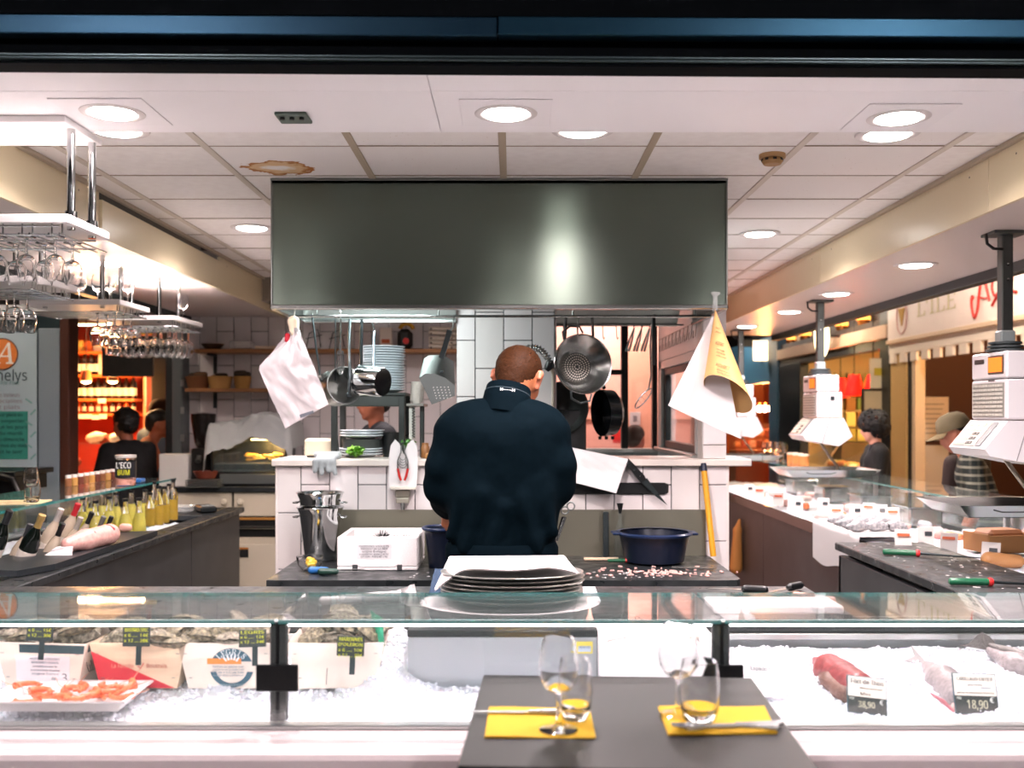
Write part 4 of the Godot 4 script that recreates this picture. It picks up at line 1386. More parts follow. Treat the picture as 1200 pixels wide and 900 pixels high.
func back_room() -> void:
	var w := struct_node("wall_pink", "pink plastered walls of the lit back room")
	var pink := hexm("e2b4a6", 0.7)
	part("back", span(S(), V(0.0, 0, -8.7), V(1.28, 2.7, -8.8)), pink, w)
	part("side", span(S(), V(1.2, 0, -6.22), V(1.28, 2.7, -8.7)), pink, w)
	part("side", span(S(), V(0.0, 0, -7.6), V(0.1, 2.7, -8.7)), pink, w)
	part("top", span(S(), V(0.0, 2.6, -6.22), V(1.28, 2.7, -8.7)), hexm("d8c0b4", 0.7), w)
	part("panel", span(S(), V(0.98, 0.0, -8.66), V(1.19, 2.1, -8.7), 0.004), hexm("d8a890", 0.6), w)
	for y in [1.45, 1.56]:
		part("trim", span(S(), V(0.1, y, -8.68), V(1.2, y + 0.012, -8.7), 0.002), hexm("c89a80", 0.6), w)
	var l := thing("ceiling_lamp", "white panel lamp on the ceiling of the pink back room", "lamp", V(0.7, 2.59, -8.2))
	part("housing", bx(S(), V(0, 0, 0), V(0.62, 0.03, 0.32), 0.004), hexm("dddddd", 0.4), l)
	part("lamp_panel", bx(S(), V(0, -0.017, 0), V(0.58, 0.006, 0.28), 0.001), glow("pink_room_glow", Color(1.0, 0.93, 0.88), 2.0), l)
	area(V(0.7, 2.565, -8.2), W(0.56, 0.26), 0.3, Color(1.0, 0.92, 0.9), rx(-PI / 2))
	var ex := thing("fire_extinguisher", "small red fire extinguisher on the pink wall", "extinguisher", V(0.885, 1.25, -8.6))
	part("body", lathe(S(), [W(0, 0), W(0.04, 0.005), W(0.042, 0.12), W(0.02, 0.15), W(0.015, 0.17), W(0, 0.17)], 16), hexm("c01818", 0.35), ex)
	part("valve", bx(S(), V(0, 0.18, 0), V(0.05, 0.02, 0.03), 0.005), hexm("1a1a1a", 0.4), ex)
	var sw := thing("wall_switch", "small grey switch plate on the pink wall", "switch", V(1.04, 1.46, -8.65))
	part("plate", bx(S(), V(0, 0, 0), V(0.09, 0.11, 0.012), 0.003), hexm("b8bcc0", 0.4), sw)
	part("rocker", bx(S(), V(0, 0, 0.008), V(0.035, 0.05, 0.008), 0.003), hexm("70747a", 0.4), sw)
	# street side of the window: a grey interior glimpsed
	person({"at": V(0.88, 0, -7.4), "yaw": 2.6, "s": 0.82, "label": "small dark haired person passing in the pink back room", "shirt": hexm("c08c78", 0.8), "hair": mats["hair_brown"]})

# ---------- market shops beyond the bar ----------
func background_left() -> void:
	var d := 6.6
	var X := func(x: float, dd: float) -> float: return (x - 600.0) * dd / FOC
	# poster wall
	var a := struct_node("wall_poster", "grey blue panel wall with a shop poster beyond the bar")
	part("panel", span(S(), V(X.call(-60, d), 0, -d), V(X.call(72, d), 2.14, -d - 0.1), 0.004), hexm("6d7f88", 0.45), a)
	part("top_rail", span(S(), V(X.call(-60, d), 2.14, -d + 0.03), V(X.call(78, d), 2.20, -d - 0.1), 0.006), hexm("c8ccce", 0.4), a)
	part("head_band", span(S(), V(X.call(-60, d), 2.04, -d + 0.012), V(X.call(78, d), 2.13, -d - 0.02), 0.004), hexm("10282e", 0.5), a)
	part("post", span(S(), V(X.call(72, d), 0, -d + 0.03), V(X.call(83, d), 2.2, -d - 0.12), 0.006), hexm("4a2416", 0.5), a)
	part("pilaster", span(S(), V(X.call(46, d), 0, -d + 0.02), V(X.call(72, d), 2.05, -d - 0.02), 0.006), hexm("8996a0", 0.4), a)
	var p := thing("shop_poster", "pale blue poster with an orange round emblem on the panel wall", "poster", V(0, 0, -d + 0.014))
	var px0: float = X.call(-60, d)
	var px1: float = X.call(46, d)
	var yy := func(y: float) -> float: return EYE - (y - 485.0) * d / FOC
	part("sheet", span(S(), V(px0, yy.call(548), -0.006), V(px1 - 0.01, yy.call(390), 0.0), 0.001), hexm("b4c8d2", 0.5), p)
	var em := V(X.call(4, d), yy.call(415), 0.004)
	part("emblem", lathe(S(), [W(0, 0.003), W(0.098, 0.003), W(0.098, 0)], 32, Transform3D(rx(PI / 2), em - V(0, 0, 0.003))), hexm("e8843c", 0.5), p, "orange round emblem")
	part("emblem_ring", tube(S(), arc_pts(em, 0.1, 0, TAU, 32, Vector3.RIGHT, Vector3.UP), 0.004, 5, false), hexm("5a3a2c", 0.5), p)
	lettering(p, "A", 0.13, at3(em + V(0.03, 0, 0.002), Basis(V(1, 0, 0), V(0.25, 1, 0), V(0, 0, 1))), hexm("f0e8e0"), true)
	lettering(p, "Amelys", 0.07, at3(V(X.call(8, d), yy.call(440), 0.002)), hexm("3a4a58"), false, 0.28)
	lettering(p, "EPICERIE FINE", 0.02, at3(V(X.call(6, d), yy.call(449), 0.002)), hexm("6a9aa0"), false, 0.2)
	for k in 3:
		lettering(p, ["Nos traiteurs", "specialites", "et plats"][k], 0.026, at3(V(X.call(10, d), yy.call(463.0 + k * 7.0), 0.002)), hexm("9a8a9c"), false, 0.16 + 0.03 * (k % 2))
	part("green_field", span(S(), V(px0, yy.call(538), 0.0005), V(X.call(34, d), yy.call(482), 0.0015)), hexm("3f9a8c", 0.5), p)
	for k in 7:
		lettering(p, ["sur place ou", "a emporter", "tous les jours", "du mardi", "au dimanche", "menus du midi", "et le soir"][k], 0.022, at3(V(X.call(14, d), yy.call(486.0 + k * 7.2), 0.003)), hexm("1d3a40"), false, 0.15 + 0.03 * (k % 3))
	for k in 6:
		var c := V(X.call(35 + (k % 2) * 5, d), yy.call(470 + k * 13), 0.001)
		part("leaf_print", bx(S(), c, V(0.05, 0.012, 0.001), 0.0, rz(0.8 if k % 2 else -0.6)), hexm("86b2b4", 0.5), p)
	# dark table and chair before the poster
	var tb := thing("bistro_table", "black bistro table before the poster wall", "table", V(-3.2, 0, -6.1))
	part("top", span(S(), V(-0.5, 1.14, 0.25), V(0.36, 1.17, -0.25), 0.004), hexm("0c0e10", 0.4), tb)
	part("side", span(S(), V(0.2, 0.0, 0.2), V(0.34, 1.14, -0.2), 0.004), hexm("101214", 0.45), tb)
	part("leg", span(S(), V(-0.45, 0.0, 0.03), V(-0.4, 1.14, -0.03), 0.004), hexm("101214", 0.45), tb)
	var ch := thing("cafe_chair", "black chair with rounded back at the bistro table", "chair", V(-2.82, 0, -5.78))
	part("back_frame", tube(S(), [V(-0.22, 0.9, 0), V(-0.22, 1.1, 0), V(-0.12, 1.16, 0), V(0.0, 1.13, 0), V(0.05, 1.02, 0), V(0.06, 0.8, 0)], 0.022, 8), hexm("0a0a0b", 0.4), ch)
	part("seat", bx(S(), V(-0.08, 0.8, 0.15), V(0.36, 0.04, 0.36), 0.01), hexm("0a0a0b", 0.4), ch)
	for v in [V(-0.22, 0.4, 0), V(0.06, 0.4, 0), V(-0.22, 0.4, 0.3), V(0.06, 0.4, 0.3)]:
		part("leg", bx(S(), v, V(0.03, 0.8, 0.03), 0.005), hexm("0a0a0b", 0.4), ch)
	person({"at": V(-2.84, 0, -5.05), "yaw": 1.6, "s": 0.98, "label": "person in black standing beside the poster, mostly out of sight", "shirt": hexm("08080a", 0.9), "hair_style": "long"})
	# orange delicatessen
	var dd := 9.2
	var y9 := func(y: float) -> float: return EYE - (y - 485.0) * dd / FOC
	var r := struct_node("wall_orange", "orange painted back wall and frame of the delicatessen")
	var ox0: float = X.call(60, dd)
	var ox1: float = X.call(186, dd)
	part("back", span(S(), V(ox0, 0, -dd - 0.25), V(ox1, 2.6, -dd - 0.35)), hexm("d2401c", 0.6), r)
	part("side", span(S(), V(ox1 - 0.16, 0, -dd - 0.05), V(ox1, 2.6, -dd - 0.25), 0.003), hexm("f0b184", 0.55), r)
	part("jamb", span(S(), V(ox1, 0, -dd + 0.2), V(ox1 + 0.02, 2.6, -dd), 0.003), hexm("1c1814", 0.5), r)
	part("jamb", span(S(), V(ox1 + 0.03, 0, -dd + 0.4), V(ox1 + 0.11, 2.6, -dd), 0.003), hexm("6e2a18", 0.5), r)
	part("jamb", span(S(), V(ox1 + 0.11, 0, -dd + 0.5), V(ox1 + 0.3, 2.6, -dd), 0.003), hexm("33302e", 0.5), r)
	part("top", span(S(), V(ox0, 2.3, -dd + 1.1), V(ox1, 2.6, -dd - 0.2)), hexm("1a1412", 0.6), r)
	part("side", span(S(), V(ox0 - 0.1, 0, -dd + 0.9), V(ox0, 2.6, -dd - 0.2)), hexm("b84a24", 0.6), r)
	var rack := thing("shop_shelving", "orange wall shelving stocked with bottles and jars", "shelving", V(0, 0, -dd))
	for k in 4:
		part("shelf", span(S(), V(ox0, y9.call([414.0, 441.0, 469.0, 486.0][k]) - 0.012, 0.12), V(ox1 - 0.17, y9.call([414.0, 441.0, 469.0, 486.0][k]) + 0.012, -0.24), 0.003), hexm("ea7428", 0.5), rack)
	var notice := thing("notice_sheet", "white no smoking notice on the delicatessen wall", "notice", V(ox1 - 0.08, y9.call(452), -dd + 0.0))
	part("sheet", bx(S(), V(0, 0, -0.04), V(0.11, 0.36, 0.004), 0.0), hexm("f4e6d8", 0.6), notice)
	part("ring", tube(S(), arc_pts(V(0, 0.1, -0.036), 0.035, 0, TAU, 20, Vector3.RIGHT, Vector3.UP), 0.005, 5, false), hexm("d06850", 0.6), notice)
	part("bar", bx(S(), V(0, 0.1, -0.036), V(0.07, 0.008, 0.002), 0.0, rz(-0.8)), hexm("d06850", 0.6), notice)
	# bottles and boxes row by row
	var bottle := S()
	lathe(bottle, [W(0, 0), W(0.032, 0), W(0.034, 0.12), W(0.03, 0.15), W(0.013, 0.18), W(0.013, 0.215), W(0, 0.217)], 12)
	bottle.generate_normals()
	var bm := bottle.commit()
	var lab := S()
	lathe(lab, [W(0.0352, 0.03), W(0.0352, 0.1)], 12)
	lab.generate_normals()
	var lm := lab.commit()
	var rows := [[414.0, "boxes"], [441.0, "dark"], [469.0, "label"], [486.0, "small"]]
	for rr in rows:
		var yb: float = y9.call(rr[0]) + 0.013
		var x := 84.0
		while x < 158.0:
			var xx: float = X.call(x, dd)
			if rr[1] == "boxes":
				one("shop_jar", bx(S(), V(0, 0.05, 0), V(0.075, 0.1, 0.06), 0.01), hexm(["e2a02c", "f0e0c8", "c86428", "e8c45c"][int(x) % 4], 0.5), "amber jar on the top shelf of the delicatessen", "jar", "jars on the top delicatessen shelf", V(xx, yb, -dd + 0.03))
				x += 11.0
			elif rr[1] == "dark" and x > 118.0:
				var bo := one("gift_box", bx(S(), V(0, 0.09, 0), V(0.1, 0.18, 0.07), 0.004), hexm("f2d8b8", 0.5), "cream gift box on the second delicatessen shelf", "box", "gift boxes in the delicatessen", V(xx, yb, -dd + 0.03))
				part("print", bx(S(), V(0, 0.09, 0.036), V(0.03, 0.03, 0.002), 0.0), hexm("c88a30"), bo)
				x += 14.0
			else:
				var sc := 0.6 if rr[1] == "small" else 0.95
				var b := one("shop_bottle", bm, hexm("1a0e0a" if rr[1] != "small" else ["5a2410", "20140e", "b05a1c"][int(x) % 3], 0.25), "dark labelled bottle on the %s delicatessen shelf" % {"dark": "second", "label": "third", "small": "lowest"}[rr[1]], "bottle", "bottles on the delicatessen shelves", V(xx, yb, -dd + 0.03))
				b.scale = V(1, 1, 1) * sc
				part("label", lm, hexm("f0e2d0", 0.6), b)
				x += 8.2
	for k in 7:
		one("price_card", bx(S(), Vector3.ZERO, V(0.07, 0.04, 0.002), 0.0), hexm("f6ece0"), "small white price card on a delicatessen shelf edge", "price card", "delicatessen price cards", V(X.call([84.0, 109.0, 126.0, 101.0, 110.0, 119.0, 127.0][k], dd), y9.call([442.0, 442.0, 470.0, 488.0, 488.0, 489.0, 488.0][k]), -dd + 0.126))
	# two orange pendant lamps
	for x in [101.0, 132.0]:
		var lp := thing("pendant_lamp", "small orange pendant lamp hanging in the delicatessen", "lamp", V(X.call(x, 8.6), EYE - (447.0 - 485.0) * 8.6 / FOC, -8.6), "delicatessen pendants")
		part("lamp_shade", lathe(S(), [W(0.02, 0.1), W(0.035, 0.09), W(0.05, 0.0), W(0.048, 0.0), W(0.033, 0.086)], 16), hexm("f08a4a", 0.5), lp)
		part("cord", tube(S(), [V(0, 0.1, 0), V(0, 0.7, 0)], 0.004, 5), hexm("402018"), lp)
		part("bulb", lathe(S(), [W(0, -0.02), W(0.035, -0.01), W(0.04, 0.01), W(0, 0.04)], 12), glow("deli_bulb", Color(1.0, 0.85, 0.62), 5.0), lp)
		omni(V(0, -0.04, 0), 0.08, Color(1.0, 0.72, 0.45), 0.05, lp)
	var strip := thing("shop_strip_light", "warm strip lamp above the delicatessen shelves", "lamp", V(X.call(120, 8.8), 2.27, -8.75))
	part("housing", bx(S(), V(0, 0.01, 0), V(0.8, 0.03, 0.06), 0.004), hexm("c8b090", 0.4), strip)
	part("lamp_strip", bx(S(), V(0, -0.009, 0), V(0.78, 0.012, 0.045), 0.002), glow("deli_strip", Color(1.0, 0.88, 0.7), 3.0), strip)
	area(V(X.call(120, 8.8), 2.25, -8.75), W(0.76, 0.04), 0.4, Color(1.0, 0.74, 0.5), rx(-PI / 2 - 0.5))
	# the delicatessen's glass counter
	var gc := thing("deli_counter", "glass delicatessen counter full of pale food", "counter", V(0, 0, -8.5))
	part("base", span(S(), V(ox0, 0, 0.0), V(X.call(150, 8.5), 0.75, -0.4), 0.004), hexm("f0dcc8", 0.5), gc)
	part("deck", span(S(), V(ox0, 0.75, 0.02), V(X.call(150, 8.5), 0.80, -0.42), 0.004), hexm("f4e6da", 0.4), gc)
	part("front_pane", span(S(), V(ox0, 0.8, 0.0), V(X.call(150, 8.5), 1.25, 0.006)), mats["glass"], gc)
	part("top_pane", span(S(), V(ox0, 1.25, 0.01), V(X.call(150, 8.5), 1.258, -0.3)), mats["glass"], gc)
	part("mid_shelf", span(S(), V(ox0, 1.03, -0.05), V(X.call(150, 8.5), 1.038, -0.4)), mats["glass"], gc)
	for k in 34:
		var p3 := V(rnd(ox0 + 0.12, X.call(136, 8.5)), 1.262 if k < 14 else (1.042 if k < 24 else 0.805), -8.5 - rnd(0.08, 0.28))
		one("deli_parcel", flesh(S(), [[V(-0.03, 0.03, 0), V(0.03, 0.03 + rnd(0, 0.03), 0.01), rnd(0.03, 0.05), rnd(0.025, 0.045)]], 0.016, 0.02), hexm(["f4e8e0", "e8b49c", "d0603c", "f0d8c8", "8a3420", "f6efe8"][k % 6], 0.6), "wrapped delicatessen parcel %s" % ["piled on top of the glass counter", "on the middle shelf of the glass counter", "at the bottom of the glass counter"][0 if k < 14 else (1 if k < 24 else 2)], "parcel", "delicatessen goods", p3)
	# customers
	person({"at": V(X.call(152, 7.15), 0, -7.15), "yaw": -2.2, "s": 0.89, "label": "man with dark curly hair and black jacket before the delicatessen", "shirt": hexm("0e0c10", 0.8), "puff": 0.006, "curl": 0.02, "lean": 0.05, "skin": mats["skin_pink"], "arms": [V(-0.24, 1.12, 0.06), V(-0.14, 1.05, 0.28), V(0.24, 1.12, 0.06), V(0.14, 1.0, 0.26)]})
	person({"at": V(-2.89, 0, -7.85), "yaw": 1.9, "s": 0.90, "lean": 0.25, "label": "customer in an orange brown top bending towards the delicatessen", "shirt": hexm("a8583a", 0.8)})
	person({"at": V(X.call(186, 8.4), 0, -8.4), "arms": [V(-0.2, 1.12, 0.0), V(-0.2, 0.9, 0.02), V(0.2, 1.12, 0.0), V(0.2, 0.9, 0.02)], "yaw": 2.6, "s": 0.94, "label": "customer in a light blue shirt queuing at the delicatessen", "shirt": hexm("4a6c86", 0.8), "hair": mats["hair_brown"]})
	# black board sign with a yellow edge above the bar
	var bs := thing("hanging_sign", "black sign board with yellow lettering hanging beyond the racks", "sign", V(X.call(150, 8.0), 1.95, -8.0))
	part("board", bx(S(), V(0, 0, 0), V(0.4, 0.32, 0.03), 0.004), hexm("0b0b0b", 0.5), bs)
	part("frame", bx(S(), V(0, 0.185, 0), V(0.44, 0.03, 0.04), 0.004), hexm("c0a020", 0.5), bs)
	part("hanger", tube(S(), [V(0, 0.19, 0), V(0, 2.36, 0)], 0.008, 6), hexm("202020"), bs)

# ---------- market shops beyond the fish counter ----------
func wall_basis() -> Basis:
	return ry(-PI / 2)  # local +z looks along -x, local +x runs away from the viewer... towards -z is local +x mirrored

func background_right() -> void:
	var fx := 3.9  # the shop fronts stand in the plane x = 3.9
	var Z := func(x: float) -> float: return -fx * FOC / (x - 600.0)
	var Y := func(x: float, y: float) -> float: return EYE - (y - 485.0) * fx / (x - 600.0)
	var put := func(parent: Node3D, called: String, x0: float, x1: float, y0: float, y1: float, out: float, thick: float, m: Material) -> MeshInstance3D:
		return part(called, span(S(), V(fx - out, y0, Z.call(x1)), V(fx - out + thick, y1, Z.call(x0)), 0.004), m, parent)
	var cream := hexm("eadccb", 0.5)
	# restaurant with a cream sign board and a scalloped valance
	var s := struct_node("wall_restaurant", "restaurant front with cream sign board and toothed valance")
	put.call(s, "sign_board", 1047.0, 1330.0, 2.235, 2.66, 0.06, 0.1, hexm("f0dfd6", 0.4))
	put.call(s, "lower_moulding", 1047.0, 1330.0, 2.205, 2.245, 0.08, 0.12, hexm("dcc0a0", 0.5))
	put.call(s, "top_moulding", 1047.0, 1330.0, 2.66, 2.72, 0.08, 0.12, hexm("dcc0a0", 0.5))
	put.call(s, "valance_band", 1047.0, 1330.0, 2.10, 2.205, 0.05, 0.03, cream)
	var z0: float = Z.call(1047)
	for k in 26:
		var za := z0 + 0.02 + k * 0.27
		if za > -6.0:
			break
		part("valance_tooth", span(S(), V(fx - 0.05, 2.01, za), V(fx - 0.02, 2.10, za + 0.15), 0.003), cream, s)
	put.call(s, "pilaster", 1047.0, 1065.0, 0.0, 2.1, 0.03, 0.12, hexm("c8a468", 0.5))
	put.call(s, "pilaster", 1072.0, 1076.0, 0.0, 2.05, 0.03, 0.1, hexm("d8c0a0", 0.5))
	put.call(s, "dark_frame", 1065.0, 1072.0, 0.0, 2.1, 0.01, 0.1, hexm("1c1a18", 0.5))
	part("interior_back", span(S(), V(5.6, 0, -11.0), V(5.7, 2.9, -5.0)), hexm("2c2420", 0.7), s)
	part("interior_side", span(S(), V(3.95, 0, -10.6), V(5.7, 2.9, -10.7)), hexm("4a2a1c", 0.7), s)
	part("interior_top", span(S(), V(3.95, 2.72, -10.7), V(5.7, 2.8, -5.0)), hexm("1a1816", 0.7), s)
	# brickwork beside the bar shelves
	for j in 9:
		for k in 14:
			part("brick", span(S(), V(5.575, 1.7 + j * 0.075, -10.4 + k * 0.22 + (0.11 if j % 2 else 0.0)), V(5.6, 1.765 + j * 0.075, -10.195 + k * 0.22 + (0.11 if j % 2 else 0.0)), 0.003), hexm(["3a302a", "443830", "332a26"][(j * 5 + k) % 3], 0.8), s)
	var bas := Basis(V(0, 0, 1), V(0, 1, 0), V(-1, 0, 0))
	lettering(s, "L'ILE", 0.15, Transform3D(bas, V(fx - 0.062, Y.call(1104, 357), Z.call(1104))), hexm("c8b884", 0.4), true, 0.85)
	# emblem: an oval with a sheaf
	var ec := V(fx - 0.064, Y.call(1064, 371), Z.call(1064))
	part("emblem_ring", tube(S(), arc_pts(ec, 1.0, 0, TAU, 28, V(0, 0, 0.13), V(0, 0.17, 0)), 0.006, 5, false), hexm("d8a8a0", 0.5), s)
	for k in 5:
		part("emblem_stalk", tube(S(), [ec + V(0, -0.09, 0), ec + V(0, 0.02, (k - 2) * 0.02), ec + V(0, 0.08, (k - 2) * 0.035)], [0.006, 0.008, 0.01], 5), hexm("c89a40", 0.5), s)
	# painted red script
	var red := hexm("c8362c", 0.5)
	var wave := func(pts: Array, r: float) -> void:
		var o := []
		for q in pts:
			o.append(V(fx - 0.064, Y.call(q[0], q[1]), Z.call(q[0])))
		var cv := Curve3D.new()
		for i in o.size():
			var tan3: Vector3 = (o[mini(i + 1, o.size() - 1)] - o[maxi(i - 1, 0)]) / 6.0
			cv.add_point(o[i], -tan3, tan3)
		part("script_stroke", tube(S(), Array(cv.tessellate(3, 6)), r, 6), red, s)
	wave.call([[1150.0, 350.0], [1148.0, 348.0], [1148.0, 360.0], [1151.0, 372.0], [1155.0, 362.0], [1158.0, 335.0], [1162.0, 322.0], [1166.0, 340.0], [1169.0, 352.0]], 0.014)
	wave.call([[1155.0, 348.0], [1162.0, 350.0], [1168.0, 349.0]], 0.008)
	wave.call([[1180.0, 321.0], [1175.0, 322.0], [1172.0, 336.0], [1175.0, 346.0], [1181.0, 340.0], [1184.0, 318.0], [1183.0, 336.0], [1187.0, 338.0], [1191.0, 318.0], [1191.0, 334.0], [1195.0, 332.0], [1198.0, 312.0]], 0.012)
	wave.call([[1172.0, 358.0], [1180.0, 345.0], [1190.0, 340.0], [1202.0, 342.0]], 0.013)
	wave.call([[1187.0, 342.0], [1188.0, 354.0], [1191.0, 346.0], [1196.0, 349.0]], 0.007)
	for k in 3:
		wave.call([[1142.0 + k * 3, 331.0], [1144.0 + k * 3, 328.0], [1146.0 + k * 3, 331.0]], 0.005)
	var menu := thing("menu_board", "white menu sheets on the restaurant's reddish inner wall", "menu", V(4.35, 1.0, -10.58))
	part("sheet", bx(S(), V(0, 0.45, 0), V(0.32, 0.45, 0.01), 0.002), hexm("d8ccc0", 0.6), menu)
	part("sheet", bx(S(), V(0, -0.05, 0), V(0.32, 0.45, 0.01), 0.002), hexm("ccc0b4", 0.6), menu)
	for k in 7:
		part("print_line", bx(S(), V(0, 0.6 - k * 0.05, 0.006), V(0.22 - 0.03 * (k % 3), 0.01, 0.002)), hexm("8a8078"), menu)
	# bar shelf of the restaurant with bottles and hanging glasses
	var sh := thing("bar_shelf", "wooden bar shelf with bottles and glasses inside the restaurant", "shelf", V(4.9, 1.42, -8.2))
	part("board", bx(S(), V(0, 0, 0), V(0.24, 0.03, 1.6), 0.004), hexm("7a5a3a", 0.5), sh)
	part("board", bx(S(), V(0, -0.28, 0), V(0.24, 0.03, 1.6), 0.004), hexm("7a5a3a", 0.5), sh)
	part("post", bx(S(), V(0, -0.7, 0.7), V(0.06, 1.4, 0.06), 0.004), hexm("c89a4a", 0.5), sh)
	part("post", bx(S(), V(0, -0.7, -0.7), V(0.06, 1.4, 0.06), 0.004), hexm("5a3a22", 0.5), sh)
	for k in 11:
		var bo := thing("spirit_bottle", "spirit bottle with %s glass on the restaurant bar shelf" % ["dark", "red", "amber", "clear"][k % 4], "bottle", V(4.88, 1.436, -8.9 + k * 0.14), "bottles on the restaurant bar")
		part("body", lathe(S(), [W(0, 0), W(0.038, 0), W(0.04, 0.16), W(0.015, 0.2), W(0.015, 0.27 + 0.03 * (k % 3)), W(0, 0.272 + 0.03 * (k % 3))], 12), hexm(["12100e", "6a1010", "8a5a1c", "a8a498"][k % 4], 0.2), bo)
		part("label", lathe(S(), [W(0.041, 0.04), W(0.041, 0.11)], 12), hexm("d0c4b0", 0.6), bo)
		wine_glass(V(4.88, 1.40, -8.95 + k * 0.14), true, "stemmed glass hanging under the restaurant bar shelf", "hanging glasses of the restaurant", 0.9)
	var rl := thing("restaurant_lamp", "small warm lamp on the restaurant bar", "lamp", V(4.85, 1.436, -7.2))
	part("lamp_shade", lathe(S(), [W(0.05, 0.03), W(0.05, 0.1), W(0.0, 0.11)], 12), glow("resto_glow", Color(1.0, 0.75, 0.45), 1.5), rl)
	part("base", lathe(S(), [W(0, 0), W(0.03, 0), W(0.02, 0.03), W(0, 0.03)], 12), hexm("5a3a20"), rl)
	omni(V(-0.15, 0.15, 0), 0.10, Color(1.0, 0.72, 0.45), 0.06, rl)
	var cl := thing("restaurant_ceiling_lamp", "round warm lamp under the restaurant ceiling", "lamp", V(4.6, 2.68, -9.0))
	part("lamp_lens", lathe(S(), [W(0.12, 0.04), W(0.12, 0.0), W(0, -0.02)], 20), glow("resto_ceiling", Color(1.0, 0.8, 0.55), 3.0), cl)
	omni(V(0, -0.08, 0), 0.25, Color(1.0, 0.76, 0.5), 0.1, cl)
	# shop with red lamps
	var c := struct_node("wall_red_lamp_shop", "shop front with tan beam and dark frame around a lit interior")
	put.call(c, "upper_glass_back", 915.0, 1045.0, 2.44, 2.9, -0.3, 0.1, hexm("1c120c", 0.6))
	put.call(c, "upper_shelf", 915.0, 1045.0, 2.43, 2.499, 0.0, 0.3, hexm("3a2416", 0.6))
	put.call(c, "upper_frame", 915.0, 1045.0, 2.86, 2.95, 0.03, 0.1, hexm("5a4030", 0.5))
	put.call(c, "beam", 915.0, 1045.0, 2.28, 2.42, 0.06, 0.14, hexm("c8a890", 0.45))
	put.call(c, "dark_lintel", 915.0, 1045.0, 2.18, 2.28, 0.02, 0.14, hexm("1a1c1e", 0.4))
	put.call(c, "dark_frame", 1034.0, 1046.0, 0.0, 2.9, 0.03, 0.12, hexm("14181a", 0.4))
	put.call(c, "dark_frame", 915.0, 940.0, 0.0, 2.2, 0.03, 0.12, hexm("14202a", 0.4))
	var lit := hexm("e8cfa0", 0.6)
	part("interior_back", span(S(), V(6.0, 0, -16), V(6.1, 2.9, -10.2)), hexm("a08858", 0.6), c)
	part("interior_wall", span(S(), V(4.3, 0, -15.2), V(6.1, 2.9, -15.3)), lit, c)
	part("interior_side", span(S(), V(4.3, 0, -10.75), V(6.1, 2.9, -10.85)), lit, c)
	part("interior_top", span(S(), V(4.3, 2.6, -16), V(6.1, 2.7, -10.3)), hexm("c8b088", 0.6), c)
	part("interior_shelf", span(S(), V(4.1, 1.78, -14.9), V(5.6, 1.83, -15.2), 0.005), hexm("8a6a3a", 0.5), c)
	# lamps of that shop: three red shades, brass lanterns above
	for a in [[985.0, 455.0, 12.2], [1001.0, 452.0, 11.6], [1023.0, 452.0, 11.0]]:
		var pos := P(a[0], a[1], a[2])
		var lp := thing("red_pendant_lamp", "red fabric pendant lamp in the lit shop, %s" % ["behind the others", "between two others", "next to the dark door frame"][[985.0, 1001.0, 1023.0].find(a[0])], "lamp", pos, "red pendant lamps")
		var rs := mat("red_shade", Color("d8342c"), 0.6)
		rs.backlight_enabled = true
		rs.backlight = Color(0.9, 0.2, 0.15)
		part("lamp_shade", lathe(S(), [W(0.062, 0.12), W(0.11, -0.11), W(0.107, -0.11), W(0.06, 0.12)], 6), rs, lp)
		part("cord", tube(S(), [V(0, 0.1, 0), V(0, 0.8, 0)], 0.005, 5), hexm("201810"), lp)
		part("bulb", lathe(S(), [W(0, -0.04), W(0.03, -0.02), W(0.03, 0.02), W(0, 0.05)], 10), glow("red_bulb", Color(1.0, 0.72, 0.5), 6.0), lp)
		omni(V(0, 0.0, 0), 0.10, Color(1.0, 0.75, 0.5), 0.03, lp)
	for k in 7:
		var lz := -15.7 + k * 0.78
		var ln := thing("brass_lantern", "brass lantern in the upper window above the tan beam", "lantern", V(4.05, 2.5, lz), "lanterns in the upper window")
		part("body", lathe(S(), [W(0, 0), W(0.06, 0.01), W(0.08, 0.1), W(0.03, 0.26), W(0.045, 0.34), W(0, 0.36)], 8), hexm("b06a2c", 0.3, 0.7), ln)
		part("glow_core", lathe(S(), [W(0.082, 0.08), W(0.084, 0.11), W(0.07, 0.15)], 8), glow("lantern_glow", Color(1.0, 0.6, 0.25), 0.6), ln)
	var il := thing("shop_ceiling_lamp", "warm ceiling panel in the red lamp shop", "lamp", V(5.0, 2.57, -12.6))
	part("lamp_panel", bx(S(), V(0, 0, 0), V(0.5, 0.03, 1.4), 0.004), glow("shop_panel", Color(1.0, 0.85, 0.6), 3.0), il)
	area(V(5.0, 2.54, -12.6), W(0.5, 1.4), 1.1, Color(1.0, 0.78, 0.5), rx(-PI / 2))
	var pic := thing("framed_picture", "small framed picture on the lit shop wall", "picture", P(1026, 474, 10.7) + V(0.02, 0, -0.03))
	part("frame", bx(S(), Vector3.ZERO, V(0.32, 0.34, 0.02), 0.004), hexm("3a2a18", 0.5), pic)
	part("print", bx(S(), V(0, 0, 0.009), V(0.26, 0.28, 0.006)), hexm("d8c8a0", 0.5), pic)
	var yp := thing("yellow_poster", "pale poster with yellow shapes high on the lit shop wall", "poster", P(1036, 440, 10.7) + V(-0.05, 0, -0.03))
	part("sheet", bx(S(), Vector3.ZERO, V(0.18, 0.36, 0.006)), hexm("f0e4c0", 0.6), yp)
	part("shape", bx(S(), V(0, 0.04, 0.004), V(0.09, 0.08, 0.004), 0.001), hexm("d8c030", 0.6), yp)
	# cheese display of that shop
	var gc := thing("cheese_counter", "slanted glass counter of lit food in the red lamp shop", "counter", V(0, 0, 0))
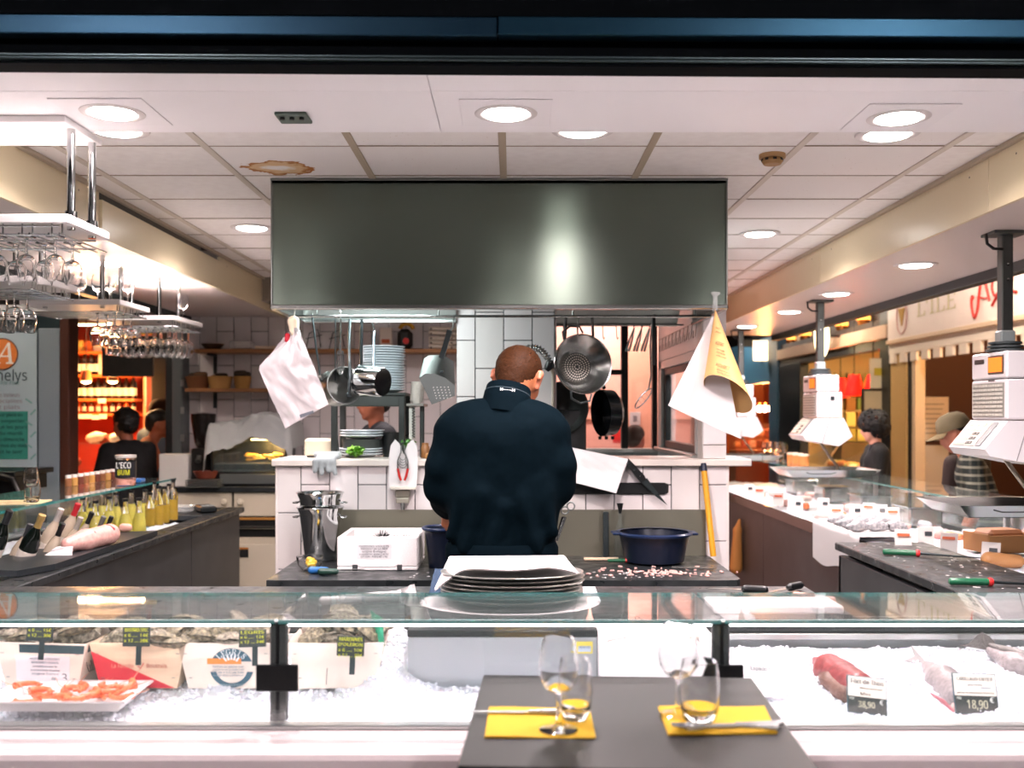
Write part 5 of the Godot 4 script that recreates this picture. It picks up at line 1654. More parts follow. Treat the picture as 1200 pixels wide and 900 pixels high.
	part("base", span(S(), V(4.06, 0, -10.95), V(4.6, 0.78, -14.5), 0.005), hexm("5a4028", 0.5), gc)
	part("sill", span(S(), V(4.0, 0.74, -10.95), V(4.06, 0.80, -14.5), 0.005), hexm("b88448", 0.5), gc)
	for k in 3:
		var za := -10.95 - k * 1.2
		var g := S()
		quad(g, V(4.06, 0.8, za), V(4.33, 1.2, za), V(4.33, 1.2, za - 1.15), V(4.06, 0.8, za - 1.15))
		part("slant_pane", g, mats["glass"], gc)
		part("pane_bar", tube(S(), [V(4.06, 0.8, za), V(4.33, 1.2, za)], 0.012, 6), hexm("c8b090", 0.3, 0.6), gc)
	for k in 40:
		one("food_portion", flesh(S(), [[V(-0.03, 0.03, 0), V(0.03, 0.035, 0.02), rnd(0.035, 0.06), rnd(0.03, 0.05)]], 0.02, 0.02), hexm(["e8d8a0", "d8b060", "f0e8d0", "c07840", "a8a060"][k % 5], 0.6), "portion of pale food behind the slanted glass counter", "food", "food in the slanted counter", V(4.38 + rnd(0.0, 0.15), 0.785, -11.0 - rnd(0.0, 3.3)))
	for k in 14:
		one("shop_bottle", lathe(S(), [W(0, 0), W(0.04, 0), W(0.042, 0.16), W(0.016, 0.2), W(0.016, 0.27), W(0, 0.272)], 10), hexm(["3a4a18", "6a5a20", "88782c", "c8b870"][k % 4], 0.25), "green or amber bottle on the shelf of the lit shop", "bottle", "bottles in the red lamp shop", V(4.2 + k * 0.09, 1.83 - 0.0, -15.05))
	for k in 18:
		one("shop_package", bx(S(), V(0, 0.1, 0), V(0.14, rnd(0.16, 0.22), 0.12), 0.01), hexm(["a89848", "d8c878", "8a5a28", "687838", "e0d0a0"][k % 5], 0.5), "colourful package stacked on the low cupboard in the lit shop", "package", "packages in the red lamp shop", V(4.75 + 0.16 * (k % 6), 1.1 + 0.22 * int(k / 6.0), -14.4))
	one("shop_cupboard", bx(S(), V(0, 0.55, 0), V(1.1, 1.1, 0.4), 0.006), hexm("6a5230", 0.6), "low wooden cupboard inside the red lamp shop", "cupboard", "", V(5.15, 0.0, -14.5))
	# blue shop far down the aisle
	var b := struct_node("wall_blue_shop", "blue painted shop front far down the aisle")
	var blue := hexm("2f5a76", 0.5)
	put.call(b, "fascia", 838.0, 914.0, 1.98, 2.66, 0.04, 0.12, blue)
	put.call(b, "pilaster", 905.0, 915.0, 0.0, 2.66, 0.05, 0.13, hexm("284e68", 0.5))
	put.call(b, "pilaster", 838.0, 846.0, 0.0, 2.3, 0.05, 0.13, blue)
	part("interior_back", span(S(), V(5.4, 0, -24), V(5.5, 2.6, -15.5)), hexm("b85a24", 0.6), b)
	part("interior_side", span(S(), V(3.95, 0, -15.45), V(5.5, 2.6, -15.55)), hexm("c87838", 0.6), b)
	part("interior_end", span(S(), V(3.95, 0, -22.0), V(5.5, 2.6, -22.1)), hexm("c87030", 0.6), b)
	put.call(b, "panel", 898.0, 905.0, 1.0, 1.98, -0.1, 0.06, hexm("d8a060", 0.5))
	var sg := thing("lit_shop_sign", "lit cream sign board jutting out above the blue shop", "sign", P(897, 411, 15.5))
	part("board", bx(S(), V(0, 0, 0), V(0.36, 0.3, 0.08), 0.01), glow("sign_glow", Color(1.0, 0.86, 0.68), 0.55), sg)
	part("bracket", bx(S(), V(0.3, 0.05, 0), V(0.4, 0.05, 0.05), 0.004), hexm("202428"), sg)
	var dk := thing("dark_shop_sign", "small black sign next to the lit cream sign", "sign", P(883, 402, 16.0))
	part("board", bx(S(), Vector3.ZERO, V(0.34, 0.12, 0.06), 0.006), hexm("101416", 0.4), dk)
	part("bracket", bx(S(), V(0.25, 0.1, -0.05), V(0.5, 0.04, 0.04), 0.004), hexm("101416", 0.4), dk)
	for k in 5:
		var pos := P(890.0 + k * 6.5, 479.0, 17.5)
		var bu := thing("globe_lamp", "white globe bulb in the row inside the blue shop", "lamp", pos, "row of globe bulbs")
		part("globe", lathe(S(), [W(0, -0.06), W(0.04, -0.04), W(0.055, 0), W(0.04, 0.04), W(0, 0.06)], 12), glow("globe_glow", Color(1.0, 0.88, 0.75), 4.0), bu)
		part("holder", bx(S(), V(0, 0.08, 0), V(0.03, 0.05, 0.03), 0.005), hexm("8a5a30"), bu)
	omni(P(903, 470, 17.3), 1.0, Color(1.0, 0.62, 0.32), 0.2)
	var gl := thing("glass_case", "glass shop counter with warm goods inside the blue shop", "counter", P(890, 545, 17.0) * V(1, 0, 1))
	part("base", bx(S(), V(0, 0.45, 0), V(0.9, 0.9, 0.5), 0.006), hexm("6a3a1c", 0.5), gl)
	part("case", bx(S(), V(0, 1.12, 0), V(0.9, 0.44, 0.5), 0.004), mats["glass"], gl)
	for k in 14:
		one("shop_goods", bx(S(), V(0, 0.05, 0), V(0.1, rnd(0.06, 0.14), 0.1), 0.012), hexm(["e8a050", "c85a28", "f0d0a0", "8a4420"][k % 4], 0.6), "small warm coloured packet in the blue shop's glass counter", "packet", "goods in the blue shop", gl.position + V(-0.38 + 0.125 * (k % 7), 0.95 + 0.2 * int(k / 7.0) * 0.9, 0.05))
	# round clock face by the second fish scale
	var ck := thing("round_sign", "oval lit sign hanging between the shop fronts", "sign", P(963, 394, 12.0))
	part("disc", lathe(S(), [W(0, 0.02), W(0.17, 0.02), W(0.17, -0.02), W(0, -0.02)], 24, Transform3D(rx(PI / 2) * Basis.from_scale(V(0.5, 1, 1.5)), Vector3.ZERO)), glow("clock_glow", Color(1.0, 0.92, 0.7), 0.6), ck)
	part("bracket", bx(S(), V(0.3, 0.0, 0), V(0.5, 0.03, 0.03), 0.003), hexm("201c18"), ck)
	# people in the aisle
	var w := person({"at": V(2.74, 0, -7.7), "yaw": -1.75, "s": 0.87, "label": "woman with black wavy bob and black coat in profile by the fish counter", "shirt": hexm("08090b", 0.8), "puff": 0.034, "curl": 0.022, "skin": hexm("d8a088", 0.5), "hair": hexm("060505", 0.7), "turn": -0.05, "nod": 0.1})
	part("strap", tube(S(), [V(0.1, 1.08, 0.115), V(0.09, 1.27, 0.055), V(0.09, 1.24, -0.065)], 0.008, 6), hexm("303236"), w)
	var stripe := mat("striped_shirt", Color.WHITE, 0.8)
	var g := Gradient.new()
	g.interpolation_mode = Gradient.GRADIENT_INTERPOLATE_CONSTANT
	g.offsets = PackedFloat32Array([0.0, 0.68])
	g.colors = PackedColorArray([Color("0f1712"), Color("7c7a6a")])
	var gt := GradientTexture2D.new()
	gt.gradient = g
	gt.width = 8
	gt.height = 128
	gt.fill_from = W(0, 0)
	gt.fill_to = W(0, 1)
	triplanar(stripe, gt, V(22, 22, 22))
	var cap := person({"at": V(2.86, 0, -6.1), "yaw": -1.95, "s": 0.88, "nod": 0.35, "lean": 0.32, "short": true, "label": "man in olive cap and dark striped shirt looking down at the fish", "shirt": stripe, "hair": mats["hair_dark"], "puff": -0.006, "skin": hexm("b87258", 0.5), "arms": [V(-0.25, 1.14, 0.02), V(-0.2, 0.95, 0.18), V(0.25, 1.14, 0.02), V(0.2, 0.95, 0.18)]})
	var hc := (V(0, 0.95, 0) + rx(0.32) * V(0, 0.65, 0.03)) * 0.88
	var hb := rx(0.35)
	var cb := Transform3D(hb, hc + hb * V(0, 0.045, -0.01))
	part("cap_crown", lathe(S(), [W(0.098, -0.01), W(0.1, 0.02), W(0.085, 0.065), W(0.05, 0.088), W(0, 0.095)], 24, cb), hexm("5c5138", 0.8), cap)
	var brim := S()
	cloth(brim, 12, 6, func(a: float, bq: float) -> Vector3:
		var an := lerpf(-1.1, 1.1, a)
		var rr := lerpf(0.092, 0.175, bq)
		return cb * V(sin(an) * rr * (1.0 - 0.15 * bq), -0.004 - 0.02 * bq - 0.02 * absf(a - 0.5), cos(an) * rr), 0.004)
	part("cap_brim", brim, hexm("6a5a38", 0.8), cap)
	person({"at": V(3.0, 0, -6.75), "yaw": -2.6, "s": 0.84, "label": "shopper with long wavy brown hair beside the man in the cap", "shirt": hexm("2c1c18", 0.8), "hair_style": "long", "hair": hexm("6a4630", 0.5), "curl": 0.02, "puff": 0.012})
	person({"at": V(2.83, 0, -5.2), "yaw": -2.3, "s": 0.88, "short": true, "lean": 0.12, "nod": 0.4, "label": "shopper in a dark green T-shirt leaning at the fish counter", "shirt": hexm("0c2a22", 0.8), "skin": hexm("a86a50", 0.5), "arms": [V(-0.25, 1.14, 0.02), V(-0.22, 1.0, 0.22), V(0.25, 1.14, 0.02), V(0.22, 1.0, 0.22)]})

# ---------- glassware ----------
# a stemmed glass; hanging ones have the foot up. at = foot (standing) or the foot's top under the rack (hanging)
func wine_glass(at: Vector3, hanging: bool, label: String, group: String, s := 1.0) -> Node3D:
	var key := "wine"
	if not glasses_mesh.has(key):
		var st := S()
		lathe(st, [W(0, 0), W(0.032, 0.0), W(0.033, 0.001), W(0.03, 0.0025), W(0.012, 0.0045), W(0.005, 0.012), W(0.0042, 0.05), W(0.0055, 0.061), W(0, 0.061)], 20)
		st.generate_normals()
		var bowl := S()
		lathe(bowl, [W(0, 0.0612), W(0.006, 0.062), W(0.022, 0.070), W(0.032, 0.086), W(0.0345, 0.105), W(0.031, 0.135), W(0.026, 0.155), W(0.0252, 0.155), W(0.030, 0.135), W(0.0335, 0.105), W(0.031, 0.087), W(0.021, 0.072), W(0, 0.067)], 24)
		bowl.generate_normals()
		glasses_mesh[key] = [st.commit(), bowl.commit()]
	var t := thing("wine_glass", label, "wine glass", at, group)
	part("foot", glasses_mesh[key][0], mats["glass_thin"], t)
	part("bowl", glasses_mesh[key][1], mats["glass_thin"], t)
	t.scale = V(s, s, s)
	if hanging:
		t.rotation.z = PI
	return t

func tumbler(at: Vector3, label: String, group: String, s := 1.0) -> Node3D:
	if not glasses_mesh.has("tumbler"):
		var st := S()
		lathe(st, [W(0, 0), W(0.024, 0.0), W(0.028, 0.004), W(0.033, 0.02), W(0.0355, 0.042), W(0.033, 0.07), W(0.0295, 0.088), W(0.0285, 0.088), W(0.032, 0.07), W(0.0342, 0.042), W(0.031, 0.022), W(0.02, 0.013), W(0, 0.011)], 24)
		st.generate_normals()
		glasses_mesh["tumbler"] = st.commit()
	var o := one("tumbler", glasses_mesh["tumbler"], mats["glass_thin"], label, "glass", group, at)
	o.scale = V(s, s, s)
	return o

# ---------- goods ----------
# a flat piece whose outline is seen in the photograph, at its real distance and with thickness
func outline(st: SurfaceTool, px: Array, d: float, thick: float) -> SurfaceTool:
	var poly := []
	for q in px:
		var v := P(q[0], q[1], d)
		poly.append(W(v.x, v.y))
	return prism(st, poly, thick, at3(V(0, 0, -d)))

# a sheet hung from its corners: bilinear between four points with folds
func hung(st: SurfaceTool, c: Array, fold: float, sd: int, n := 16, thick := 0.0012) -> SurfaceTool:
	var nz := FastNoiseLite.new()
	nz.seed = sd
	nz.frequency = 2.0
	return cloth(st, n, n, func(u: float, v: float) -> Vector3:
		var p: Vector3 = c[0].lerp(c[1], u).lerp(c[3].lerp(c[2], u), v)
		return p + V(0, 0, nz.get_noise_2d(u * 0.7, v * 0.7) * fold), thick)

func front_table() -> void:
	var t := thing("high_table", "dark square high table top set for two before the counter", "table", V(0.196, 0, -1.765), "", -0.045)
	part("top", bx(S(), V(0, 0.9655, 0), V(0.53, 0.029, 0.53), 0.002), mat("table_top", Color("242322"), 0.45), t)
	mats["table_top"].metallic_specular = 0.35
	part("edge_band", bx(S(), V(0, 0.947, 0), V(0.526, 0.008, 0.526), 0.001), hexm("121212", 0.5), t)
	part("column", lathe(S(), [W(0.04, 0.03), W(0.035, 0.06), W(0.035, 0.943)], 20, at3(V(0, 0, 0.1))), hexm("1a1a1c", 0.4, 0.6), t)
	part("foot", lathe(S(), [W(0, 0.03), W(0.2, 0.02), W(0.22, 0.0), W(0, 0)], 28, at3(V(0, 0, 0.1))), hexm("1a1a1c", 0.4, 0.6), t)
	var ty := 0.980
	var nap := [[W(-0.044, 1.640), W(0.1325, 1.637), W(0.135, 1.805), W(-0.041, 1.805), "yellow paper napkin under a knife and two glasses"], [W(0.252, 1.652), W(0.429, 1.66), W(0.446, 1.815), W(0.258, 1.81), "yellow paper napkin under a fork and knife with two glasses"]]
	for a in nap:
		var g := thing("napkin", a[4], "napkin", Vector3.ZERO, "yellow napkins")
		for k in 2:
			var st := S()
			cloth(st, 8, 8, func(u: float, v: float) -> Vector3:
				var p: Vector2 = a[0].lerp(a[1], u).lerp(a[3].lerp(a[2], u), v)
				return V(p.x + k * 0.0015, ty + 0.001 + k * 0.0012 + 0.0012 * sin(u * 5.0 + k) * k, -p.y), 0.0009)
			part("ply", st, mat("napkin_yellow", Color("e3b51c"), 0.85), g)
	# cutlery
	var ky := ty + 0.007
	cutlery_knife(V(0.02, ky, -1.765), 0.0, "steel table knife on the napkin behind the wine glass")
	cutlery_knife(V(0.36, ky, -1.692), 0.06, "steel table knife lying beside the fork")
	var f := thing("fork", "steel fork lying beside the knife on the yellow napkin", "fork", V(0.345, ky + 0.001, -1.672), "", 0.03)
	part("handle", tube(S(), [V(0.09, 0, 0), V(0.03, 0.003, 0), V(-0.03, 0.001, 0)], [0.006, 0.004, 0.003], 8), mats["cutlery"], f)
	part("head", flesh(S(), [[V(-0.03, 0.001, 0), V(-0.055, 0.002, 0), 0.004, 0.009]], 0.003, 0.004), mats["cutlery"], f)
	for k in 4:
		part("tine", tube(S(), [V(-0.055, 0.003, (k - 1.5) * 0.005), V(-0.085, 0.006, (k - 1.5) * 0.005)], [0.0022, 0.0012], 6), mats["cutlery"], f)
	wine_glass(V(0.076, ty + 0.004, -1.672), false, "stemmed tasting glass standing before the tumbler on the napkin with one knife", "table glasses", 0.97)
	var tm := tumbler(V(0.107, ty + 0.004, -1.735), "curved tumbler behind the stemmed glass on the napkin with one knife", "table tumblers")
	tm.scale = V(0.84, 1.15, 0.84)
	wine_glass(V(0.285, ty + 0.004, -1.755), false, "stemmed tasting glass standing behind the tumbler on the napkin with cutlery pair", "table glasses", 1.0)
	tm = tumbler(V(0.315, ty + 0.004, -1.722), "curved tumbler in front of the stemmed glass on the napkin with cutlery pair", "table tumblers")
	tm.scale = V(0.98, 1.15, 0.98)

func cutlery_knife(at: Vector3, turn: float, label: String) -> void:
	var k := thing("table_knife", label, "knife", at, "table knives", turn)
	part("handle", flesh(S(), [[V(0.01, 0, 0), V(0.085, 0, 0), 0.004, 0.006]], 0.0035, 0.004), mats["cutlery"], k)
	part("blade", prism(S(), [W(-0.095, 0.004), W(-0.085, -0.006), W(0.0, -0.007), W(0.01, -0.003), W(0.01, 0.004)], 0.0016, Transform3D(rx(-PI / 2), Vector3.ZERO)), mats["cutlery"], k)

# an oyster: a rough, layered, tear-shaped shell
func oyster_mesh(sd: int) -> ArrayMesh:
	var n := FastNoiseLite.new()
	n.seed = sd
	n.frequency = 1.6
	var st := S()
	var rings := 6
	var seg := 18
	var pt := func(i: int, k: int, top: bool) -> Vector3:
		var r := float(i) / rings
		var a := TAU * k / seg
		var rim := 0.034 * (1.0 + 0.25 * cos(a) + 0.22 * n.get_noise_2d(cos(a) * 1.2, sin(a) * 1.2))
		var x := cos(a) * rim * r * 1.25
		var z := sin(a) * rim * r * 0.9
		var y := 0.014 * sqrt(maxf(0.0, 1.0 - r * r)) if top else -0.009 * sqrt(maxf(0.0, 1.0 - r * r))
		y += n.get_noise_3d(x * 60.0, 3.0 if top else 9.0, z * 60.0) * 0.005 + (0.0025 if i % 2 == 0 and top else 0.0)
		return V(x, y, z)
	for top in [true, false]:
		for i in rings:
			for k in seg:
				var q := [pt.call(i, k, top), pt.call(i + 1, k, top), pt.call(i + 1, (k + 1) % seg, top), pt.call(i, (k + 1) % seg, top)]
				quad_out(st, q[0], q[1], q[2], q[3], V(0, -0.03 if top else 0.03, 0))
	st.generate_normals()
	return st.commit()

func oyster_basket(cx: float, fy: float, turn: float, kind: int, label: String) -> Node3D:
	var d := 2.30
	var t := thing("oyster_basket", label, "basket", V((cx - 600.0) * d / FOC, 0.884, -d), "wooden oyster baskets", turn)
	var wt := 0.108
	var wb := 0.086
	var h := 0.103
	var dp := 0.15
	var wood: StandardMaterial3D = mats["wood_light"] if kind == 1 else mat("basket_pale", Color("ecdfd2"), 0.6)
	var th := 0.004
	var fr := part("front_board", prism(S(), [W(-wb, 0), W(wb, 0), W(wt, h), W(-wt, h)], th, Transform3D(rx(0.08), Vector3.ZERO)), wood, t)
	part("back_board", prism(S(), [W(-wb, 0), W(wb, 0), W(wt, h + 0.02), W(-wt, h + 0.02)], th, Transform3D(rx(-0.08), V(0, 0, -dp))), wood, t)
	for s in [-1.0, 1.0]:
		var st := S()
		var a := V(s * wb, 0, 0)
		var b := V(s * wb, 0, -dp)
		var c := V(s * wt, h, -dp - 0.008)
		var e := V(s * wt, h, 0.008)
		for off in [0.0, -s * th]:
			var o := V(off, 0, 0)
			quad(st, a + o, e + o, c + o, b + o)
		part("side_board", st, wood, t)
	part("bottom", span(S(), V(-wb, 0.0, 0), V(wb, th, -dp)), wood, t)
	for s in [-1.0, 1.0]:
		for y in [0.025, 0.08]:
			part("staple", bx(S(), V(s * (wb + 0.2 * y - 0.012), y, 0.005 + y * 0.08), V(0.008, 0.0012, 0.001)), mats["steel_dull"], t)
	var face := Transform3D(rx(0.08), V(0, 0, th * 0.5 + 0.0006))
	if kind == 0:
		part("printed_band", prism(S(), [W(-0.05, h - 0.022), W(wt - 0.006, h - 0.022), W(wt - 0.002, h - 0.003), W(-0.05, h - 0.003)], 0.0006, face), hexm("1d3f48", 0.5), fr, "dark teal printed band")
		part("paper_label", prism(S(), [W(-0.06, 0.012), W(0.066, 0.012), W(0.07, h - 0.028), W(-0.06, h - 0.028)], 0.0005, face), hexm("ece6ea", 0.6), fr)
		lettering(fr, "3", 0.018, face * at3(V(0.056, 0.026, 0.0006)), hexm("1d4a5c"))
		lettering(fr, "nr", 0.008, face * at3(V(0.03, 0.024, 0.0006)), hexm("1d4a5c"))
		for k in 5:
			lettering(fr, ["HUITRES CREUSES", "MARENNES OLERON", "conditionnees le", "a consommer vivantes", "origine France"][k], 0.0045, face * at3(V(0.01, 0.068 - k * 0.0085, 0.0006)), hexm("8a98a8"), false, 0.07 - 0.006 * (k % 3))
		var side := Transform3D(ry(PI / 2 - 0.0) * rx(-0.2), V(wb + 0.014, 0.05, -0.07))
		lettering(fr, "Gillardeau", 0.03, side, hexm("3a2418"), true, 0.12)
		part("printed_band", bx(S(), V(wt - 0.003, h - 0.013, -0.06), V(0.0016, 0.018, 0.11), 0.0, rz(-0.21)), hexm("1d3f48", 0.5), fr)
	elif kind == 1:
		part("red_print", prism(S(), [W(-wb - 0.0, 0.001), W(wb - 0.006, 0.001), W(-wt + 0.004, h - 0.018)], 0.0006, face), hexm("d8263c", 0.5), fr, "red printed corner")
		lettering(fr, "La Famille", 0.009, face * at3(V(-0.034, 0.052, 0.0008)), hexm("e8a090"), false, 0.05)
		lettering(fr, "Boutrais", 0.009, face * at3(V(0.042, 0.052, 0.0008)), hexm("c87868"), false, 0.045)
		part("tick_print", tube(S(), [face * V(0.0, 0.052, 0.001), face * V(0.006, 0.046, 0.001), face * V(0.013, 0.058, 0.001)], 0.0014, 5), hexm("e0707a"), fr)
	elif kind == 2:
		var c := V(0.012, 0.048, 0)
		var up := []
		var low := []
		for k in 17:
			var a := lerpf(0.32, PI - 0.32, k / 16.0)
			up.append(W(c.x + cos(a) * 0.048, c.y + sin(a) * 0.044))
		for k in 17:
			var a := lerpf(PI + 0.22, TAU - 0.22, k / 16.0)
			low.append(W(c.x + cos(a) * 0.049, c.y + sin(a) * 0.046))
		for k in 17:
			var a := lerpf(TAU - 0.28, PI + 0.28, k / 16.0)
			low.append(W(c.x + cos(a) * 0.036, c.y + sin(a) * 0.036))
		part("emblem", prism(S(), up, 0.0006, face), hexm("2c5a6c", 0.5), fr, "dark blue arched emblem")
		part("emblem", prism(S(), low, 0.0006, face), hexm("2c5a6c", 0.5), fr, "dark blue ring below the label")
		var word := "LEGRIS"
		for k in 6:
			var a := lerpf(2.35, 0.79, k / 5.0)
			lettering(fr, word[k], 0.012, face * at3(V(c.x + cos(a) * 0.039, c.y + sin(a) * 0.036, 0.0008), rz(a - PI / 2)), hexm("e6ecee"), true)
		for k in 5:
			var a := lerpf(2.2, 0.94, k / 4.0)
			part("ray", bx(S(), face * V(c.x + cos(a) * 0.024, c.y + sin(a) * 0.024, 0.0006), V(0.012, 0.004, 0.0006), 0.0, rx(0.08) * rz(a)), hexm("e6ecee"), fr)
		part("orange_band", prism(S(), [W(-0.042, 0.056), W(0.034, 0.056), W(0.034, 0.069), W(-0.042, 0.069)], 0.0007, face * at3(V(0, 0, 0.0003))), hexm("f08c3c", 0.5), fr)
		for k in 4:
			lettering(fr, ["huitres de pleine mer", "calibre et poids net", "Cancale", "ostreiculteur"][k], 0.0042, face * at3(V(0.005, 0.05 - k * 0.0065, 0.0008)), hexm("9aa4b0"), false, 0.07)
		lettering(fr, "PRODUCTEUR DE FRANCE", 0.0048, face * at3(V(0.012, 0.0075, 0.0009)), hexm("a8c0c8"), false, 0.05)
	else:
		part("split", bx(S(), face * V(-0.02, 0.035, 0.0), V(0.0012, 0.05, 0.0008), 0.0, rz(-0.06)), hexm("4a3428"), fr)
		part("green_wrap", hung(S(), [V(0.07, h + 0.06, -0.06), V(0.1, h + 0.05, -0.02), V(0.108, h - 0.01, 0.0), V(0.085, h + 0.0, -0.03)], 0.01, 3, 8), mat("green_film", Color("3cb48c"), 0.3), fr, "torn green film")
	return t

func price_tag(at: Vector3, w: float, h: float, lines: Array, label: String, lean := 0.0, turn := 0.0) -> void:
	var t := thing("price_tag", label, "price tag", at, "black chalk price tags")
	t.transform = Transform3D(rz(turn) * rx(lean), at)
	var bo := part("board", bx(S(), Vector3.ZERO, V(w, h, 0.003), 0.0006), hexm("122024", 0.4), t)
	part("stake", bx(S(), V(w * 0.08, -h * 0.5 - 0.018, -0.003), V(0.012, 0.045, 0.003), 0.0006), hexm("12282c", 0.4), t)
	for k in lines.size():
		lettering(bo, lines[k], h * (0.17 if k == 0 else 0.15), at3(V(0, h * (0.34 - 0.27 * k), 0.002)), mat("chalk_yellow", Color("d8dc28"), 0.8), false, w * (0.84 if k == 0 else 0.88))

func fish_sign(at: Vector3, w: float, h: float, lines: Array, label: String, bas: Basis) -> void:
	var t := thing("fish_price_sign", label, "price sign", at, "two-tone fish price signs")
	t.transform = Transform3D(bas, at)
	part("backing", bx(S(), V(0, 0, -0.001), V(w + 0.002, h + 0.002, 0.003), 0.0006), hexm("1c4a54", 0.4), t)
	var uc := part("upper_card", bx(S(), V(0, h * 0.22, 0.001), V(w * 0.97, h * 0.54, 0.001)), hexm("e8e0d4", 0.6), t)
	var lc := part("lower_card", bx(S(), V(0, -h * 0.27, 0.001), V(w * 0.97, h * 0.43, 0.001)), hexm("14201e", 0.5), t)
	for k in lines.size():
		var a: Array = lines[k]
		lettering(uc if a[1] > -0.05 else lc, a[0], a[2] * h, at3(V(a[4] * w, a[1] * h, 0.002)), hexm(a[5]), false, a[3] * w)
	part("stake", bx(S(), V(0, -h * 0.5 - 0.008, -0.004), V(0.01, 0.03, 0.003)), mats["plastic_clear"], t)

func counter_goods() -> void:
	var oy := []
	for k in 5:
		oy.append(oyster_mesh(k + 3))
	var om := []
	for k in 3:
		var m := mat("oyster_%d" % k, Color.WHITE, 0.75)
		triplanar(m, noise_tex(71 + k, 0.06, Color(["1e1b16", "181612", "2a241c"][k]), Color(["e2d6b8", "cfc09c", "e8dcc4"][k]), 128, 4), V(10, 10, 10))
		om.append(m)
	var bl := ["pale oyster basket with a dark teal band and a number three label", "light wooden oyster basket with a red printed corner", "pale oyster basket with a round blue emblem and orange band", "plain pale oyster basket with torn green film"]
	var cxs := [50.0, 163.0, 266.0, 394.0]
	var which := ["teal banded basket", "red cornered basket", "basket with the round emblem", "basket with green film"]
	for k in 4:
		var b := oyster_basket(cxs[k], 0.0, [-0.12, 0.0, 0.0, 0.03][k], k, bl[k])
		for i in 22:
			var lift := 0.03 if k == 3 else 0.014
			var p: Vector3 = b.position + V(rnd(-0.085, 0.085), 0.088 + rnd(0, 0.028) + lift * (1.0 if i > 6 else 0.3), -rnd(0.012, 0.135))
			if k == 1:
				p.y -= 0.004
			var o := one("oyster", oy[i % 5], om[(i + k) % 3], "rough closed oyster piled in the %s" % which[k], "oyster", "oysters in the %s" % which[k], p)
			o.basis = Basis.from_euler(V(rnd(-0.5, 0.7), rnd(0, TAU), rnd(-0.4, 0.4))).scaled(Vector3.ONE * rnd(0.8, 1.15))
	price_tag(P(47, 740, 2.25), 0.058, 0.042, ["GILLARDEAU", "x 6 .... 15€", "x 12 ... 30€"], "black tag with yellow chalk on the teal banded basket", -0.1, -0.03)
	price_tag(P(160, 746, 2.25), 0.060, 0.043, ["BOUTRAIS SPEC", "x 6 .... 14€", "x 12 ... 28€"], "black tag with yellow chalk on the red cornered basket", -0.1, 0.0)
	price_tag(P(296, 748, 2.25), 0.060, 0.038, ["LEGRIS", "x 6 .... 12€", "x 12 ... 24€"], "black tag with yellow chalk on the basket with round emblem", -0.15, 0.03)
	price_tag(P(411, 757, 2.25), 0.060, 0.043, ["MARENNES", "D'OLERON", "x 6 .... 10€", "x 12 ... 20€"], "black tag with yellow chalk on the basket with green film", -0.1, -0.03)
	# shrimp tray
	var td := 2.2
	var tray := thing("shrimp_tray", "white plastic tray heaped with cooked shrimp", "tray", V((82.0 - 600.0) * td / FOC, 0.878, -td))
	var st := S()
	var prof := [W(0.125, 0.0), W(0.142, 0.026), W(0.15, 0.028), W(0.15, 0.024)]
	for i in 3:
		for s in 4:
			var c := []
			for e in [[i, 0], [i + 1, 0], [i + 1, 1], [i, 1]]:
				var r: Vector2 = prof[e[0]]
				var cr: Array = [[-1, 1], [1, 1], [1, -1], [-1, -1]][(s + e[1]) % 4]
				c.append(V(cr[0] * r.x, r.y, cr[1] * (r.x - 0.065)))
			quad_out(st, c[0], c[1], c[2], c[3], V(0, 0.02, 0))
	bx(st, V(0, 0.001, 0), V(0.25, 0.002, 0.12))
	part("shell", st, mats["white_plastic"], tray)
	var sm := mat("shrimp", Color.WHITE, 0.35)
	triplanar(sm, noise_tex(81, 0.05, Color("c4461a"), Color("ee8a5c"), 128, 3), V(14, 14, 14))
	for k in 20:
		var p := tray.position + V(rnd(-0.1, 0.115), 0.014 + rnd(0, 0.022), rnd(-0.045, 0.045))
		var sh := thing("shrimp", "cooked orange shrimp in the white tray" if k > 0 else "cooked shrimp with upturned feelers at the tray's corner", "shrimp", p, "cooked shrimp" if k > 0 else "", rnd(0, TAU))
		if k == 0:
			sh.position = tray.position + V(0.118, 0.035, 0.02)
			sh.rotation = V(0, 0.3, 0.5)
		var pts := []
		var rad := []
		for i in 11:
			var a := lerpf(-0.5, 2.2, i / 10.0)
			pts.append(V(cos(a) * 0.026, 0.0, sin(a) * 0.026 - 0.01))
			rad.append((0.008 - 0.0004 * i) * (1.0 if i % 2 == 0 else 0.88))
		part("body", tube(S(), pts, rad, 7), sm, sh)
		part("tail", prism(S(), [W(0, 0), W(0.014, 0.007), W(0.016, 0), W(0.014, -0.007)], 0.002, Transform3D(rx(PI / 2) * rz(0.6), pts[10])), hexm("c8502c", 0.4), sh)
		part("feeler", tube(S(), [pts[0], pts[0] + V(0.012, 0.006, -0.012), pts[0] + V(0.035, 0.016, -0.02)], [0.0014, 0.001, 0.0006], 4), hexm("e09070", 0.5), sh)
	# steel bin
	var sb := thing("steel_bin", "brushed steel bin standing in the ice behind the table", "bin", V(-0.0215, 0.0, -2.33))
	part("front", span(S(), V(-0.2155, 0.872, 0.0), V(0.2155, 0.992, -0.004), 0.001), mat("steel_bin", Color("b2b8bc"), 0.45, 0.9), sb)
	part("body", span(S(), V(-0.2155, 0.872, -0.005), V(0.2155, 0.985, -0.22), 0.003), mat("steel_bin", Color("b2b8bc"), 0.45, 0.9), sb)
	part("lid", span(S(), V(-0.217, 0.992, 0.002), V(0.217, 1.008, -0.22), 0.002), hexm("12181a", 0.35), sb)
	part("sticker", span(S(), V(0.168, 0.955, 0.0012), V(0.205, 0.982, 0.0)), hexm("d8c850", 0.5), sb)
